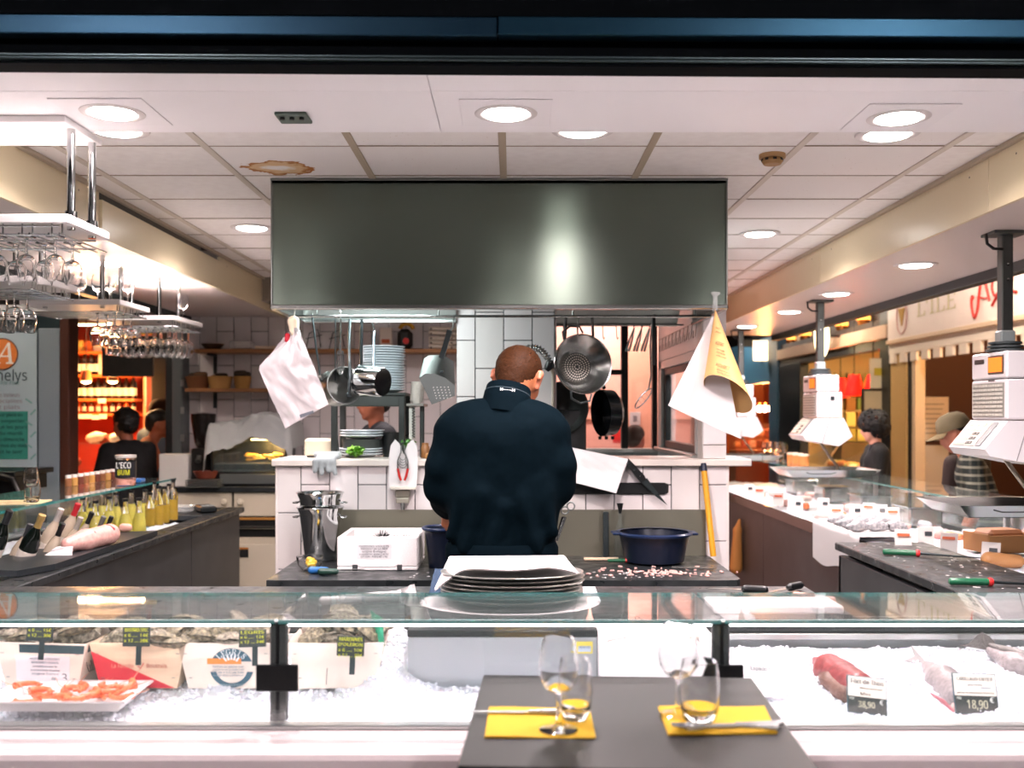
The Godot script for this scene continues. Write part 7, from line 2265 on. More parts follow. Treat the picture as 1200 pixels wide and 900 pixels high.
	one("wooden_board", bx(S(), V(0, 0.012, 0), V(0.12, 0.024, 0.08), 0.004), hexm("b8844c", 0.5), "small wooden block on the ledge beside the spice jars", "board", "", V(-0.33, ly, -4.63))
	# coil bound card hanging on the rack side
	var cc := thing("coil_hanger", "black zigzag coil hanging from the side shelf", "coil", V(-0.452, 1.53, -4.70))
	var zz := []
	for k in 22:
		zz.append(V(0.006 if k % 2 else -0.006, -k * 0.0065, 0.002 * (k % 3)))
	part("coil", tube(S(), zz, 0.003, 5), hexm("101214", 0.4), cc)
	part("strip", bx(S(), V(-0.006, -0.07, -0.006), V(0.03, 0.15, 0.003)), hexm("b8b4ac", 0.6), cc)
	# wall holder with red handled pliers, herbs behind
	var h := thing("tool_holder", "white forked wall holder with pliers hanging on the tiles", "holder", Vector3.ZERO)
	part("plate", outline(S(), [[456, 572], [456, 535], [458, 522], [463, 515], [468, 520], [473, 533], [478, 520], [484, 515], [489, 523], [490, 540], [488, 572]], 4.565, 0.012), mats["white_plastic"], h)
	part("tray", span(S(), P(457, 574, 4.54), P(488, 570, 4.57), 0.002), hexm("d8d0c4", 0.4), h)
	part("valve_block", span(S(), P(463, 583, 4.55), P(481, 574, 4.585), 0.003), hexm("8a8478", 0.35, 0.6), h)
	part("valve_body", span(S(), P(464, 590, 4.55), P(480, 583, 4.585), 0.003), hexm("b0aa9c", 0.35, 0.6), h)
	part("spout", tube(S(), [P(472, 589, 4.56), P(472, 597, 4.56)], [0.012, 0.008], 10), mats["steel"], h)
	var pr := thing("pliers", "pliers with red grips hanging on the white holder", "pliers", Vector3.ZERO)
	for s in [-1.0, 1.0]:
		part("grip", tube(S(), [P(472 + s * 6, 549, 4.54), P(472 + s * 4, 558, 4.54), P(472 + s * 2, 563, 4.54)], [0.0055, 0.006, 0.005], 8), hexm("c22a24", 0.35), pr)
		part("arm", tube(S(), [P(472 + s * 6, 549, 4.54), P(472 + s * 6, 540, 4.54), P(472 + s * 2, 530, 4.54), P(472 + s * 2, 522, 4.545)], 0.0035, 6), mats["steel_dull"], pr)
	for k in 4:
		part("wire", tube(S(), arc_pts(P(472, 536 + k * 2.5, 4.545), 0.012 + 0.002 * k, PI, TAU, 8, Vector3.RIGHT, Vector3.UP), 0.0018, 5), mats["steel_dull"], pr)
	var hb := thing("herb_bunch", "bunch of fresh green herbs standing behind the white holder", "herbs", P(478, 531, 4.64))
	for k in 16:
		var b := Basis.from_euler(V(rnd(-0.5, 0.5), rnd(0, TAU), rnd(-0.6, 0.6)))
		var st := S()
		tube(st, [Vector3.ZERO, b * V(0, 0.05, 0)], 0.0012, 4, false)
		for q in 4:
			var c := b * V(0, 0.03 + q * 0.009, 0)
			var r := b * V(0.014, 0.006, 0.0).rotated(Vector3.UP, q * 2.1)
			var s2 := b * V(0.0, 0.004, 0.008).rotated(Vector3.UP, q * 2.1)
			quad(st, c, c + r * 0.5 + s2, c + r, c + r * 0.5 - s2)
		part("sprig", st, hexm(["4f8a2c", "6aa83a", "3c7424"][k % 3], 0.5), hb)

# ---------- hanging from the hood ----------
func pan(t: Node3D, r: float, dp: float, xf: Transform3D, m: Material) -> void:
	part("pan", lathe(S(), [W(0, 0), W(r * 0.9, 0), W(r * 0.97, 0.008), W(r, dp), W(r * 1.04, dp + 0.002), W(r * 0.985, dp + 0.002), W(r * 0.95, 0.01), W(0, 0.004)], 32, xf), m, t)

func hanging_goods() -> void:
	# plastic bag on the hood corner
	var bg := thing("plastic_bag", "crumpled white plastic bag hanging from the hood corner", "bag", Vector3.ZERO)
	var c := [P(340, 388, 4.02), P(352, 386, 4.0), P(385, 476, 3.99), P(334, 503, 4.02)]
	var nz := FastNoiseLite.new()
	nz.seed = 31
	nz.frequency = 3.0
	var side := func(sgn: float) -> SurfaceTool:
		return cloth(S(), 24, 24, func(u: float, v: float) -> Vector3:
			var left := P(341, 386, 4.02).lerp(P(303, 431, 4.03), minf(v * 1.9, 1.0)) if v < 0.526 else P(303, 431, 4.03).lerp(P(334, 502, 4.02), (v - 0.526) / 0.474)
			var right := P(349, 384, 4.0).lerp(P(385, 474, 3.99), v)
			var p: Vector3 = left.lerp(right, u)
			var belly := sin(u * PI) * sin(clampf(v, 0.02, 0.98) * PI) * 0.025
			return p + V(0, 0, sgn * (belly + 0.004) + nz.get_noise_2d(u * 0.5, v * 0.7) * 0.035), 0.0008)
	part("side", side.call(1.0), mats["plastic_bag"], bg)
	part("side", side.call(-1.0), mats["plastic_bag"], bg)
	part("print", hung(S(), [P(352, 490, 3.965), P(368, 484, 3.965), P(367, 481, 3.966), P(351, 486, 3.966)], 0.002, 1, 4), hexm("50545c", 0.6), bg)
	part("gathered_top", flesh(S(), [[P(345, 390, 4.01), P(344, 377, 4.02), 0.016, 0.024]], 0.006, 0.01), hexm("e0d2b8", 0.6), bg)
	part("red_clip", bx(S(), P(337, 396, 4.02), V(0.02, 0.035, 0.02), 0.005), hexm("b81c30", 0.4), bg)
	part("cord", tube(S(), [P(344, 376, 4.02), P(345, 366, 4.02), P(346, 360, 4.03)], 0.003, 6), hexm("d0d0c8"), bg)
	# ladles and whisk: [x, y top, y bottom, kind, label]
	for a in [[366.0, 372.0, 440.0, "ladle", "long steel ladle hanging beside the plastic bag"], [393.0, 374.0, 446.0, "rod", "thin black rod hanging behind the whisk"]]:
		var t := thing("hanging_" + a[3], a[4], a[3], Vector3.ZERO)
		var p0 := P(a[0], a[1], 4.2)
		var p1 := P(a[0] + (9.0 if a[3] == "ladle" else 0.0), a[2], 4.2)
		part("handle", tube(S(), [p0, p0.lerp(p1, 0.5) + V(0, 0, 0.004), p1], 0.0045 if a[3] == "ladle" else 0.003, 7), mat("dark_steel", Color("4a5254"), 0.3, 0.9), t)
		part("hook", tube(S(), arc_pts(p0 + V(0, 0.008, -0.008), 0.01, -0.5, PI, 8, Vector3.BACK, Vector3.UP), 0.003, 6), mats["steel"], t)
		if a[3] == "ladle":
			part("bowl", lathe(S(), [W(0, -0.03), W(0.025, -0.018), W(0.036, 0.0), W(0.034, 0.0), W(0.023, -0.015), W(0, -0.026)], 20, at3(p1 + V(0.01, 0, 0.02), rz(0.5))), mats["steel"], t)
	var wh := thing("wire_whisk", "wire whisk hanging among the pans", "whisk", P(399, 428, 4.16))
	part("handle", tube(S(), [V(0, 0.06, 0), V(0, 0.20, 0)], 0.005, 8), mats["steel"], wh)
	for k in 7:
		var a := PI * k / 7.0
		var pts := []
		for i in 13:
			var q := lerpf(-1.0, 1.0, i / 12.0)
			var rr := 0.022 * (1.0 - pow(absf(q), 2.6))
			var up := 0.06 - 0.10 * (1.0 - q * q)
			pts.append(V(cos(a) * 0.022 * sin(q * PI * 0.5) * (1.0 - 0.5 * q * q), up + rr * 0.0, sin(a) * 0.022 * sin(q * PI * 0.5) * (1.0 - 0.5 * q * q)))
		part("wire", tube(S(), pts, 0.0011, 4, false), mats["chrome"], wh)
	part("hook", tube(S(), arc_pts(V(0, 0.212, -0.005), 0.011, -0.8, PI, 8, Vector3.BACK, Vector3.UP), 0.003, 6), mats["steel"], wh)
	# saucepan with its mouth turned to the front
	var s1 := thing("saucepan", "steel saucepan hanging with its open mouth to the front", "saucepan", Vector3.ZERO)
	var ax := V(0.55, 0.12, 0.82).normalized()
	var m1 := Basis(ax.cross(Vector3.UP).normalized(), ax, ax.cross(Vector3.UP).cross(ax).normalized() * -1.0)
	pan(s1, 0.076, 0.11, Transform3D(m1, P(391, 456, 4.26)), mats["steel_dull"])
	part("handle", tube(S(), [P(409, 462, 4.12), P(410, 440, 4.12), P(409, 405, 4.16), P(410, 374, 4.19)], [0.005, 0.0075, 0.0065, 0.006], 8), mats["dark_steel"], s1)
	part("bracket", bx(S(), P(409, 463, 4.125), V(0.022, 0.02, 0.01), 0.004), mats["dark_steel"], s1)
	var s2 := thing("saucepan", "small polished saucepan hanging with its base outward", "saucepan", Vector3.ZERO)
	var ax2 := V(-0.86, 0.1, -0.5).normalized()
	var m2 := Basis(ax2.cross(Vector3.UP).normalized(), ax2, ax2.cross(Vector3.UP).cross(ax2).normalized() * -1.0)
	pan(s2, 0.062, 0.11, Transform3D(m2, P(449, 448, 4.12)), mats["chrome"])
	part("handle", tube(S(), [P(424, 436, 4.2), P(423, 410, 4.2), P(424, 374, 4.2)], [0.005, 0.008, 0.0065], 8), mats["dark_steel"], s2)
	part("bracket", bx(S(), P(427, 434, 4.19), V(0.03, 0.014, 0.012), 0.004), mats["steel"], s2)
	var s3 := thing("hanging_ladle", "steel ladle handle hanging before the plate stack", "ladle", Vector3.ZERO)
	part("handle", tube(S(), [P(438, 432, 4.15), P(438, 395, 4.18), P(439, 388, 4.19)], [0.0065, 0.005, 0.004], 8), mat("steel_blue", Color("8ca0ac"), 0.3, 0.8), s3)
	part("hook", tube(S(), [P(439, 388, 4.19), P(436, 378, 4.19), P(440, 374, 4.2), P(441, 380, 4.2)], 0.003, 6), mats["steel"], s3)
	# perforated chip scoop
	var sc := thing("chip_scoop", "steel chip scoop with perforated front hanging by the pillar", "scoop", Vector3.ZERO)
	var fp := part("front_plate", outline(S(), [[491, 443], [498, 438], [510, 438], [522, 443], [533, 452], [533, 464], [506, 474]], 4.10, 0.003), mat("scoop_grey", Color("6c7472"), 0.4, 0.8), sc)
	var body := S()
	var rim := [[491, 443], [498, 438], [510, 438], [522, 443], [533, 452]]
	var back := [[497, 420], [502, 417], [512, 416], [523, 418], [532, 424]]
	for k in 4:
		body.set_smooth_group(0)
		quad(body, P(rim[k][0], rim[k][1], 4.10), P(back[k][0], back[k][1], 4.24), P(back[k + 1][0], back[k + 1][1], 4.24), P(rim[k + 1][0], rim[k + 1][1], 4.10))
		quad(body, P(rim[k][0], rim[k][1] + 0.6, 4.103), P(rim[k + 1][0], rim[k + 1][1] + 0.6, 4.103), P(back[k + 1][0], back[k + 1][1] + 0.6, 4.243), P(back[k][0], back[k][1] + 0.6, 4.243))
	part("body", body, mats["steel"], sc)
	for i in 5:
		for j in 5:
			var qx := 508.0 + i * 4.3 + j * 0.9
			var qy := 454.0 + j * 3.2 - i * 0.4 + 0.3 * i
			part("hole", lathe(S(), [W(0.0022, 0), W(0, 0.0004)], 6, Transform3D(rx(PI / 2), P(qx, qy, 4.097))), hexm("d8dedc", 0.6), fp)
	part("handle", outline(S(), [[524, 386], [530, 388], [524, 408], [520, 421], [514, 419], [519, 404]], 4.11, 0.008), mats["dark_steel"], sc)
	part("rivet_plate", bx(S(), P(518, 436, 4.09), V(0.016, 0.012, 0.006), 0.002), mats["dark_steel"], sc)
	part("hook", tube(S(), [P(527, 388, 4.11), P(531, 384, 4.15), P(532, 372, 4.19), P(531, 369, 4.2)], 0.0028, 6), mats["steel"], sc)
	# --- beside the pillar: colander, wok, pans ---
	var co := thing("colander_pan", "big steel colander pan with perforated centre hanging in the opening", "colander", Vector3.ZERO)
	var ca := V(0.28, 0.12, 0.95).normalized()
	var cm := Basis(ca.cross(Vector3.UP).normalized(), ca, ca.cross(Vector3.UP).cross(ca).normalized() * -1.0)
	var cx := Transform3D(cm, P(676, 430, 4.34))
	part("bowl", lathe(S(), [W(0.062, 0.0), W(0.075, 0.012), W(0.122, 0.075), W(0.128, 0.078), W(0.126, 0.08), W(0.118, 0.076), W(0.072, 0.016), W(0.060, 0.004)], 44, cx), mats["steel"], co)
	var disc := part("disc", lathe(S(), [W(0, 0.001), W(0.062, 0.001), W(0.062, 0.003), W(0, 0.003)], 32, cx), hexm("3a3e3c", 0.35, 0.8), co)
	for ring in range(1, 6):
		for k in ring * 7:
			var a := TAU * k / (ring * 7)
			part("hole", lathe(S(), [W(0.0036, 0.0034), W(0, 0.0037)], 6, cx * at3(V(cos(a) * ring * 0.0108, 0, sin(a) * ring * 0.0108))), hexm("c9c4ba", 0.5), disc)
	for a in [-1.25, 1.45]:
		var b := cm * V(cos(a), 0, sin(a))
		var q := cm * V(-sin(a), 0, cos(a))
		var o := cx * V(cos(a) * 0.122, 0.079, sin(a) * 0.122)
		part("handle", tube(S(), [o - q * 0.045, o - q * 0.04 + b * 0.03, o + b * 0.045, o + q * 0.04 + b * 0.03, o + q * 0.045], 0.0045, 8), mats["dark_steel"], co)
	part("hook", tube(S(), [P(677, 395, 4.24), P(677, 385, 4.22), P(677, 371, 4.2)], 0.003, 6), mats["steel"], co)
	var bp := thing("black_frying_pan", "deep black frying pan hanging sideways under the colander", "frying pan", Vector3.ZERO)
	var ba := V(-0.93, -0.05, 0.36).normalized()
	var bm := Basis(ba.cross(Vector3.UP).normalized(), ba, ba.cross(Vector3.UP).cross(ba).normalized() * -1.0)
	part("pan", lathe(S(), [W(0, 0), W(0.078, 0.0), W(0.1, 0.02), W(0.104, 0.075), W(0.1, 0.075), W(0.096, 0.022), W(0, 0.004)], 32, Transform3D(bm, P(722, 483, 4.55))), mat("enamel_black", Color("0b0d0f"), 0.2), bp)
	part("handle", tube(S(), [P(708, 455, 4.53), P(696, 420, 4.44), P(694, 372, 4.22)], [0.009, 0.007, 0.006], 8), mats["enamel_black"], bp)
	for k in 3:
		part("rivet_foot", lathe(S(), [W(0.008, 0), W(0.007, 0.014), W(0, 0.016)], 8, at3(P(703 + k * 7.5, 508, 4.54) + V(0, -0.012, 0), rx(PI) )), mats["enamel_black"], bp)
	var wk := thing("dark_wok", "dark wok hanging behind the colander beside the chef", "wok", Vector3.ZERO)
	var wa := V(-0.35, 0.0, 0.93).normalized()
	var wm := Basis(wa.cross(Vector3.UP).normalized(), wa, wa.cross(Vector3.UP).cross(wa).normalized() * -1.0)
	part("pan", lathe(S(), [W(0, 0), W(0.07, 0.01), W(0.115, 0.05), W(0.12, 0.052), W(0.113, 0.053), W(0.068, 0.014), W(0, 0.004)], 36, Transform3D(wm, P(664, 478, 4.66))), mat("wok_dark", Color("1c1e1c"), 0.35, 0.4), wk)
	part("handle", tube(S(), [P(668, 452, 4.62), P(661, 420, 4.5), P(663, 371, 4.2)], 0.007, 8), mats["enamel_black"], wk)
	var bk := one("oven_side", span(S(), V(0.20, 1.298, -4.62), V(0.335, 1.52, -4.90), 0.006), hexm("0c0e0f", 0.4), "black appliance standing on the ledge beneath the wok", "appliance")
	# s-hooks along the back rail, tongs, skimmer
	one("rear_hook_rail", tube(S(), [V(0.2, 1.93, -4.95), V(0.83, 1.93, -4.95)], 0.005, 6), mats["steel"], "thin steel hook rail at the back of the hood", "rail")
	for x in [660.0, 676.0, 706.0, 722.0]:
		var p := P(x, 384, 4.95)
		p.y = 1.925
		one("s_hook", tube(S(), [p + V(0, 0.01, -0.008), p + V(0, 0.014, 0), p + V(0, 0, 0.006), p + V(0.003, -0.05, 0), p + V(0.006, -0.066, 0.006), p + V(0.01, -0.055, 0.01)], 0.0022, 5), mats["steel"], "empty steel S-hook on the rear rail", "hook", "empty hooks")
	for k in 3:
		var t := thing("steel_tongs", "pale blue steel tongs hanging at the hood's inner corner", "tongs", V(P(738.0 + k * 9.0, 0, 4.95).x, 1.862, -4.945), "hanging tongs")
		for s in [-1.0, 1.0]:
			part("arm", tube(S(), [V(0.02, 0.05, 0), V(0.006 + s * 0.006, 0, 0), V(-0.012 + s * 0.007, -0.06, 0)], [0.004, 0.005, 0.006], 6), mat("steel_teal", Color("9cc0c4"), 0.3, 0.7), t)
		part("hook", tube(S(), [V(0.02, 0.05, 0), V(0.022, 0.07, 0)], 0.003, 5), mats["steel"], t)
	var sk := thing("wire_skimmer", "long handled wire skimmer hanging before the window", "skimmer", Vector3.ZERO)
	part("handle", tube(S(), [V(0.585, 1.906, -4.2), P(764, 372, 4.3), P(762, 405, 4.32), P(763, 440, 4.34), P(760, 456, 4.34)], 0.004, 7), mats["steel"], sk)
	part("ring", tube(S(), arc_pts(P(754, 467, 4.33), 1.0, 0, TAU, 24, V(0.034, 0.04, 0.0), V(-0.012, 0.010, 0.02)), 0.003, 6, false), mats["steel"], sk)
	for k in 5:
		var q := (k - 2) * 0.4
		part("mesh_wire", tube(S(), [P(754, 467, 4.33) + V(0.034, 0.04, 0) * q + V(-0.012, 0.01, 0.02), P(754, 467, 4.33) + V(0.034, 0.04, 0) * q - V(-0.012, 0.01, 0.02)], 0.0012, 4), mats["steel"], sk)
	var bar := one("hanging_bar", bx(S(), P(766, 400, 4.3), V(0.014, 0.20, 0.014), 0.002), hexm("14181a", 0.4), "black flat bar hanging from the hood before the window", "bar")
	# grid of small hooks on the side partition
	var hg := thing("wire_grid", "wire grid of small hooks along the pale partition", "grid", Vector3.ZERO)
	for k in 10:
		part("hook", tube(S(), [V(0.858, 1.93, -4.75 - k * 0.12), V(0.85, 1.86, -4.75 - k * 0.12), V(0.845, 1.855, -4.78 - k * 0.12), V(0.85, 1.89, -4.80 - k * 0.12)], 0.002, 5), mats["steel_dull"], hg)
	part("wire", tube(S(), [V(0.858, 1.93, -4.72), V(0.858, 1.93, -6.0)], 0.002, 5), mats["steel_dull"], hg)
	# pull-down spray hose
	var sp := thing("spray_hose", "coiled steel spray hose with black head beside the pillar", "spray hose", Vector3.ZERO)
	var core := [P(612, 412, 4.50), P(622, 407, 4.47), P(633, 409, 4.45), P(641, 418, 4.44), P(646, 428, 4.44)]
	var cv := Curve3D.new()
	for i in core.size():
		var tg: Vector3 = (core[mini(i + 1, 4)] - core[maxi(i - 1, 0)]) / 6.0
		cv.add_point(core[i], -tg, tg)
	var L := cv.get_baked_length()
	var coil := []
	for k in 150:
		var s := L * k / 149.0
		var p := cv.sample_baked(s)
		var tg := (cv.sample_baked(minf(s + 0.004, L)) - cv.sample_baked(maxf(s - 0.004, 0.0))).normalized()
		var u := tg.cross(Vector3.BACK).normalized()
		coil.append(p + (u * cos(k * 0.62) + tg.cross(u) * sin(k * 0.62)) * 0.014)
	part("coil", tube(S(), coil, 0.003, 5), mats["steel"], sp)
	part("inner_hose", tube(S(), Array(cv.tessellate(3, 5)), 0.008, 8), hexm("9a9488", 0.5), sp)
	part("spray_head", tube(S(), [P(645, 422, 4.44), P(643, 430, 4.44), P(640, 434, 4.44)], [0.014, 0.02, 0.012], 12), mats["black_plastic"], sp)
	part("pipe", tube(S(), [P(647, 430, 4.45), P(648, 450, 4.46), P(648, 539, 4.55)], 0.007, 10), hexm("c8c0b0", 0.35), sp)
	part("swivel", bx(S(), P(649, 428, 4.45), V(0.03, 0.03, 0.03), 0.008), mats["black_plastic"], sp)
	# paper cones on the hood's other corner
	var pc := thing("wrapping_papers", "white wrapping paper with a brown printed cone clipped to the hood", "wrapping paper", Vector3.ZERO)
	part("white_sheet", cloth(S(), 20, 20, func(u: float, v: float) -> Vector3:
		var l := P(834, 372, 4.02).lerp(P(783, 475, 4.0), v)
		var r := P(840, 370, 4.0).lerp(P(866, 514, 3.99), v)
		if v > 0.75:
			r = r.lerp(P(878, 488, 3.98), 0.0)
		var p := l.lerp(r, u)
		return p + V(0, 0, -0.03 * sin(u * PI) * v + 0.03 * u * v), 0.0012), mats["paper_white"], pc)
	var kraft := mat("kraft_paper", Color("d3a468"), 0.7)
	var apex := P(838, 362, 3.99)
	var cone := S()
	var rimp := func(a: float) -> Vector3:
		var p := P(853 + cos(a) * 28.0, 462 + cos(a) * 17.0 + sin(a) * 14.0, 3.97)
		return p + V(0, 0, sin(a) * -0.10)
	cone.set_smooth_group(0)
	for k in 40:
		var a0 := TAU * k / 40.0
		var a1 := TAU * (k + 1) / 40.0
		for j in 6:
			var t0 := j / 6.0
			var t1 := (j + 1) / 6.0
			quad(cone, apex.lerp(rimp.call(a0), t0), apex.lerp(rimp.call(a1), t0), apex.lerp(rimp.call(a1), t1), apex.lerp(rimp.call(a0), t1))
	var kc := part("paper_cone", cone, kraft, pc, "brown kraft paper cone")
	# print that follows the cone's front
	var words := [[0.86, 0, "MAISON POPECO"], [0.53, 0, "MAISON POPECO"], [0.62, 1, "poissons coquillages"], [0.67, 1, "fruits de mer"], [0.72, 1, "vente au detail"], [0.93, 1, "depuis le port"], [0.97, 1, "marche couvert"], [0.36, 1, "poisson"], [0.3, 1, "frais"]]
	for w in words:
		var t: float = w[0]
		var r0: Vector3 = rimp.call(-1.95)
		var ex: Vector3 = (rimp.call(-1.7) - rimp.call(-2.2)).normalized()
		var ez := ex.cross(apex - r0).normalized()
		lettering(kc, w[2], 0.013 if w[1] == 0 else 0.007, Transform3D(Basis(ex, ez.cross(ex), ez), apex.lerp(r0, t) + ez * 0.007), hexm("4a2e1c", 0.7), false, (0.062 if w[1] == 0 else 0.055) * t)
	part("clip", flesh(S(), [[P(838, 362, 3.985), P(838, 348, 3.985), 0.012, 0.009], [P(835, 344, 3.985), P(842, 344, 3.985), 0.008, 0.008]], 0.005, 0.006), mats["plastic_clear"], pc)
	part("paper_corner", outline(S(), [[868, 513], [886, 494], [879, 482], [872, 498]], 4.03, 0.002), mats["paper_white"], pc)
	# white apron hung on the fish counter side
	one("kraft_bag", flesh(S(), [[V(1.6, 0.75, -7.2), V(1.585, 0.68, -7.2), 0.014, 0.025], [V(1.585, 0.68, -7.2), V(1.575, 0.42, -7.2), 0.03, 0.045]], 0.012, 0.02), hexm("c08a48", 0.75), "brown paper bag hanging at the end of the fish counter", "bag")

# ---------- bar counter goods ----------
func bottle_thing(called: String, top: Vector3, dir: Vector3, len: float, r: float, glass: Material, foil: Material, label: String, group: String, shoulder := 0.6, tag: Material = null) -> Node3D:
	var y := dir.normalized()
	var x := y.cross(Vector3.BACK).normalized()
	var t := thing(called, label, "bottle", Vector3.ZERO, group)
	t.transform = Transform3D(Basis(x, y, x.cross(y)), top - y * len)
	part("body", lathe(S(), [W(0, 0), W(r * 0.95, 0.0), W(r, 0.008), W(r, len * shoulder), W(r * 0.75, len * (shoulder + 0.1)), W(r * 0.38, len * (shoulder + 0.2)), W(r * 0.33, len * 0.97), W(0, len * 0.97)], 20), glass, t)
	part("foil", lathe(S(), [W(r * 0.40, len * (shoulder + 0.21)), W(r * 0.37, len * 0.9), W(r * 0.42, len * 0.92), W(r * 0.42, len * 0.995), W(0, len)], 16), foil, t)
	if tag:
		part("label", lathe(S(), [W(r * 1.012, len * 0.2), W(r * 1.012, len * 0.48)], 20), tag, t)
	return t

func bar_goods() -> void:
	var dark := mat("bottle_dark", Color("0c120e"), 0.12)
	var gold := hexm("b89a5c", 0.35, 0.4)
	var list := [
		[12.0, 598.0, 3.85, "dark", hexm("17181a", 0.3), "dark champagne bottle with black foil leaning in the ice", 0.034],
		[50.0, 603.0, 3.92, "dark", gold, "dark champagne bottle with gold foil leaning in the ice", 0.034],
		[72.0, 596.0, 4.15, "pale", hexm("c9c2bc", 0.35, 0.3), "pale wine bottle with silver grey capsule leaning in the ice", 0.03],
		[92.0, 590.0, 4.3, "pale", hexm("c02430", 0.3), "wine bottle with bright red capsule leaning in the ice", 0.03],
		[74.0, 613.0, 4.05, "pale", hexm("1c1c1e", 0.3), "pale bottle with dark capsule in the ice before the red capsule", 0.028],
		[36.0, 614.0, 3.95, "pale", hexm("3a3c40", 0.3), "pale bottle with grey capsule between two champagne bottles", 0.028],
		[108.0, 600.0, 4.4, "pale", hexm("16181a", 0.3), "pale bottle with black cap behind the pink meat", 0.026],
		[122.0, 605.0, 4.45, "pale", hexm("6a6862", 0.4), "grey capped bottle standing behind the pink meat", 0.026],
		[131.0, 605.0, 4.55, "pale", hexm("16181a", 0.3), "small black capped bottle next to the grey capped one", 0.024],
		[95.0, 606.0, 4.25, "pale", hexm("a8a298", 0.4), "pale bottle with cream capsule lying next to the red one", 0.028]]
	for a in list:
		var g: Material = dark if a[3] == "dark" else mat("bottle_pale", Color("c9b9a4"), 0.15)
		bottle_thing("wine_bottle", P(a[0], a[1], a[2]), V(0.42, 0.9, 0.1), 0.29, a[6], g, a[4], a[5], "bottles in the bar ice", 0.6, hexm("e6dcd0", 0.6))
	# upright lemonade bottles
	var ly := mat("lemonade", Color("d6cc62"), 0.12)
	var clear: Material = mats["glass_thin"]
	var k := 0
	for a in [[147.0, 5.0], [163.0, 5.05], [128.0, 5.15], [112.0, 4.9], [136.0, 5.4], [120.0, 5.45], [154.0, 5.55], [105.0, 5.3], [97.0, 5.1], [170.0, 5.6]]:
		var base := V((a[0] - 600.0) * a[1] / FOC, 0.886, -a[1])
		var t := thing("lemonade_bottle", "flared clear bottle of yellow lemonade in the bar ice", "bottle", base, "lemonade bottles")
		part("glass", lathe(S(), [W(0, 0), W(0.034, 0), W(0.036, 0.03), W(0.03, 0.09), W(0.014, 0.14), W(0.012, 0.19), W(0, 0.19)], 18), clear, t)
		part("lemonade", lathe(S(), [W(0, 0.003), W(0.033, 0.003), W(0.0345, 0.03), W(0.028, 0.09), W(0.016, 0.125), W(0, 0.125)], 18), ly, t)
		part("cap", lathe(S(), [W(0.0135, 0.186), W(0.0145, 0.2), W(0, 0.202)], 12), hexm("101214", 0.4), t)
		k += 1
	for a in [[176.0, 5.2, 0.17], [186.0, 5.25, 0.2], [193.0, 5.35, 0.19], [203.0, 5.5, 0.22], [181.0, 5.6, 0.2], [198.0, 5.7, 0.18]]:
		var base := V((a[0] - 600.0) * a[1] / FOC, 0.931 if a[0] < 200.0 else 0.931, -a[1])
		var t := thing("oil_bottle", "slim clear bottle of golden oil at the bar's end", "bottle", base, "slim oil bottles")
		t.position.x = minf(base.x, -1.70)
		part("glass", lathe(S(), [W(0, 0), W(0.024, 0), W(0.025, a[2] * 0.6), W(0.01, a[2] * 0.78), W(0.01, a[2] * 0.95), W(0, a[2] * 0.95)], 16), clear, t)
		part("oil", lathe(S(), [W(0, 0.003), W(0.0225, 0.003), W(0.0235, a[2] * 0.5), W(0, a[2] * 0.5)], 16), hexm("c4a43c", 0.15), t)
		part("cap", lathe(S(), [W(0.012, a[2] * 0.93), W(0.0125, a[2]), W(0, a[2] + 0.002)], 12), hexm("141616", 0.4), t)
	# black board with the pink joint
	var bd := thing("serving_board", "black slate serving board across the bar counter edge", "board", V(0, 0, 0))
	part("slab", prism(S(), [W(-1.655, 4.78), W(-1.66, 3.72), W(-1.72, 3.56), W(-1.95, 3.6), W(-1.98, 4.7)], 0.022, Transform3D(Basis(V(1, 0, 0), V(0, 0, -1), V(0, 1, 0)), V(0, 0.944, 0))), hexm("1c2226", 0.4), bd)
	var mt := thing("lamb_joint", "pink raw joint of meat with red cut ends on the black board", "meat", Vector3.ZERO)
	var m0 := P(80, 641, 4.02)
	var m1 := P(128, 632, 4.28)
	m0.y = 0.988
	m1.y = 0.998
	var mm := mat("pink_meat", Color.WHITE, 0.35)
	triplanar(mm, noise_tex(91, 0.04, Color("cf8f88"), Color("eec8bc"), 128, 3), V(8, 8, 8))
	part("joint", flesh(S(), [[m0, m0.lerp(m1, 0.4), 0.028, 0.04], [m0.lerp(m1, 0.4), m1, 0.04, 0.043]], 0.008, 0.02), mm, mt)
	part("cut_end", flesh(S(), [[m1 + V(0.0, 0.026, 0.02), m1 + V(0.02, 0.02, 0.022), 0.018, 0.014]], 0.006, 0.008), hexm("a02830", 0.35), mt, "dark red cut end")
	part("cut_spot", flesh(S(), [[m0.lerp(m1, 0.5) + V(0, 0.024, 0.026), m0.lerp(m1, 0.55) + V(0.02, 0.024, 0.026), 0.012, 0.01]], 0.006, 0.008), hexm("b84048", 0.35), mt)
	one("paper_wrap", hung(S(), [m0 + V(-0.06, -0.034, 0.07), m0 + V(0.05, -0.034, 0.08), m0 + V(0.03, -0.006, 0.03), m0 + V(-0.03, -0.005, 0.035)], 0.012, 6, 10), mats["plastic_bag"], "crumpled clear paper tucked under the pink joint", "paper")
	one("tag_card", bx(S(), Vector3.ZERO, V(0.09, 0.003, 0.05), 0.0, ry(0.4)), hexm("ece4da", 0.6), "white card lying between the meat and lemonade", "card", "", V(-1.84, 0.958, -4.68))
	one("small_cheese", flesh(S(), [[V(-0.012, 0.02, 0), V(0.012, 0.02, 0), 0.02, 0.018]], 0.007, 0.01), hexm("dca898", 0.5), "small pink parcel on the end of the slate board", "parcel", "", V(-1.78, 0.956, -4.72))
	# on the glass shelf: napkin with two glasses, jar, caps
	var sy := 1.1165
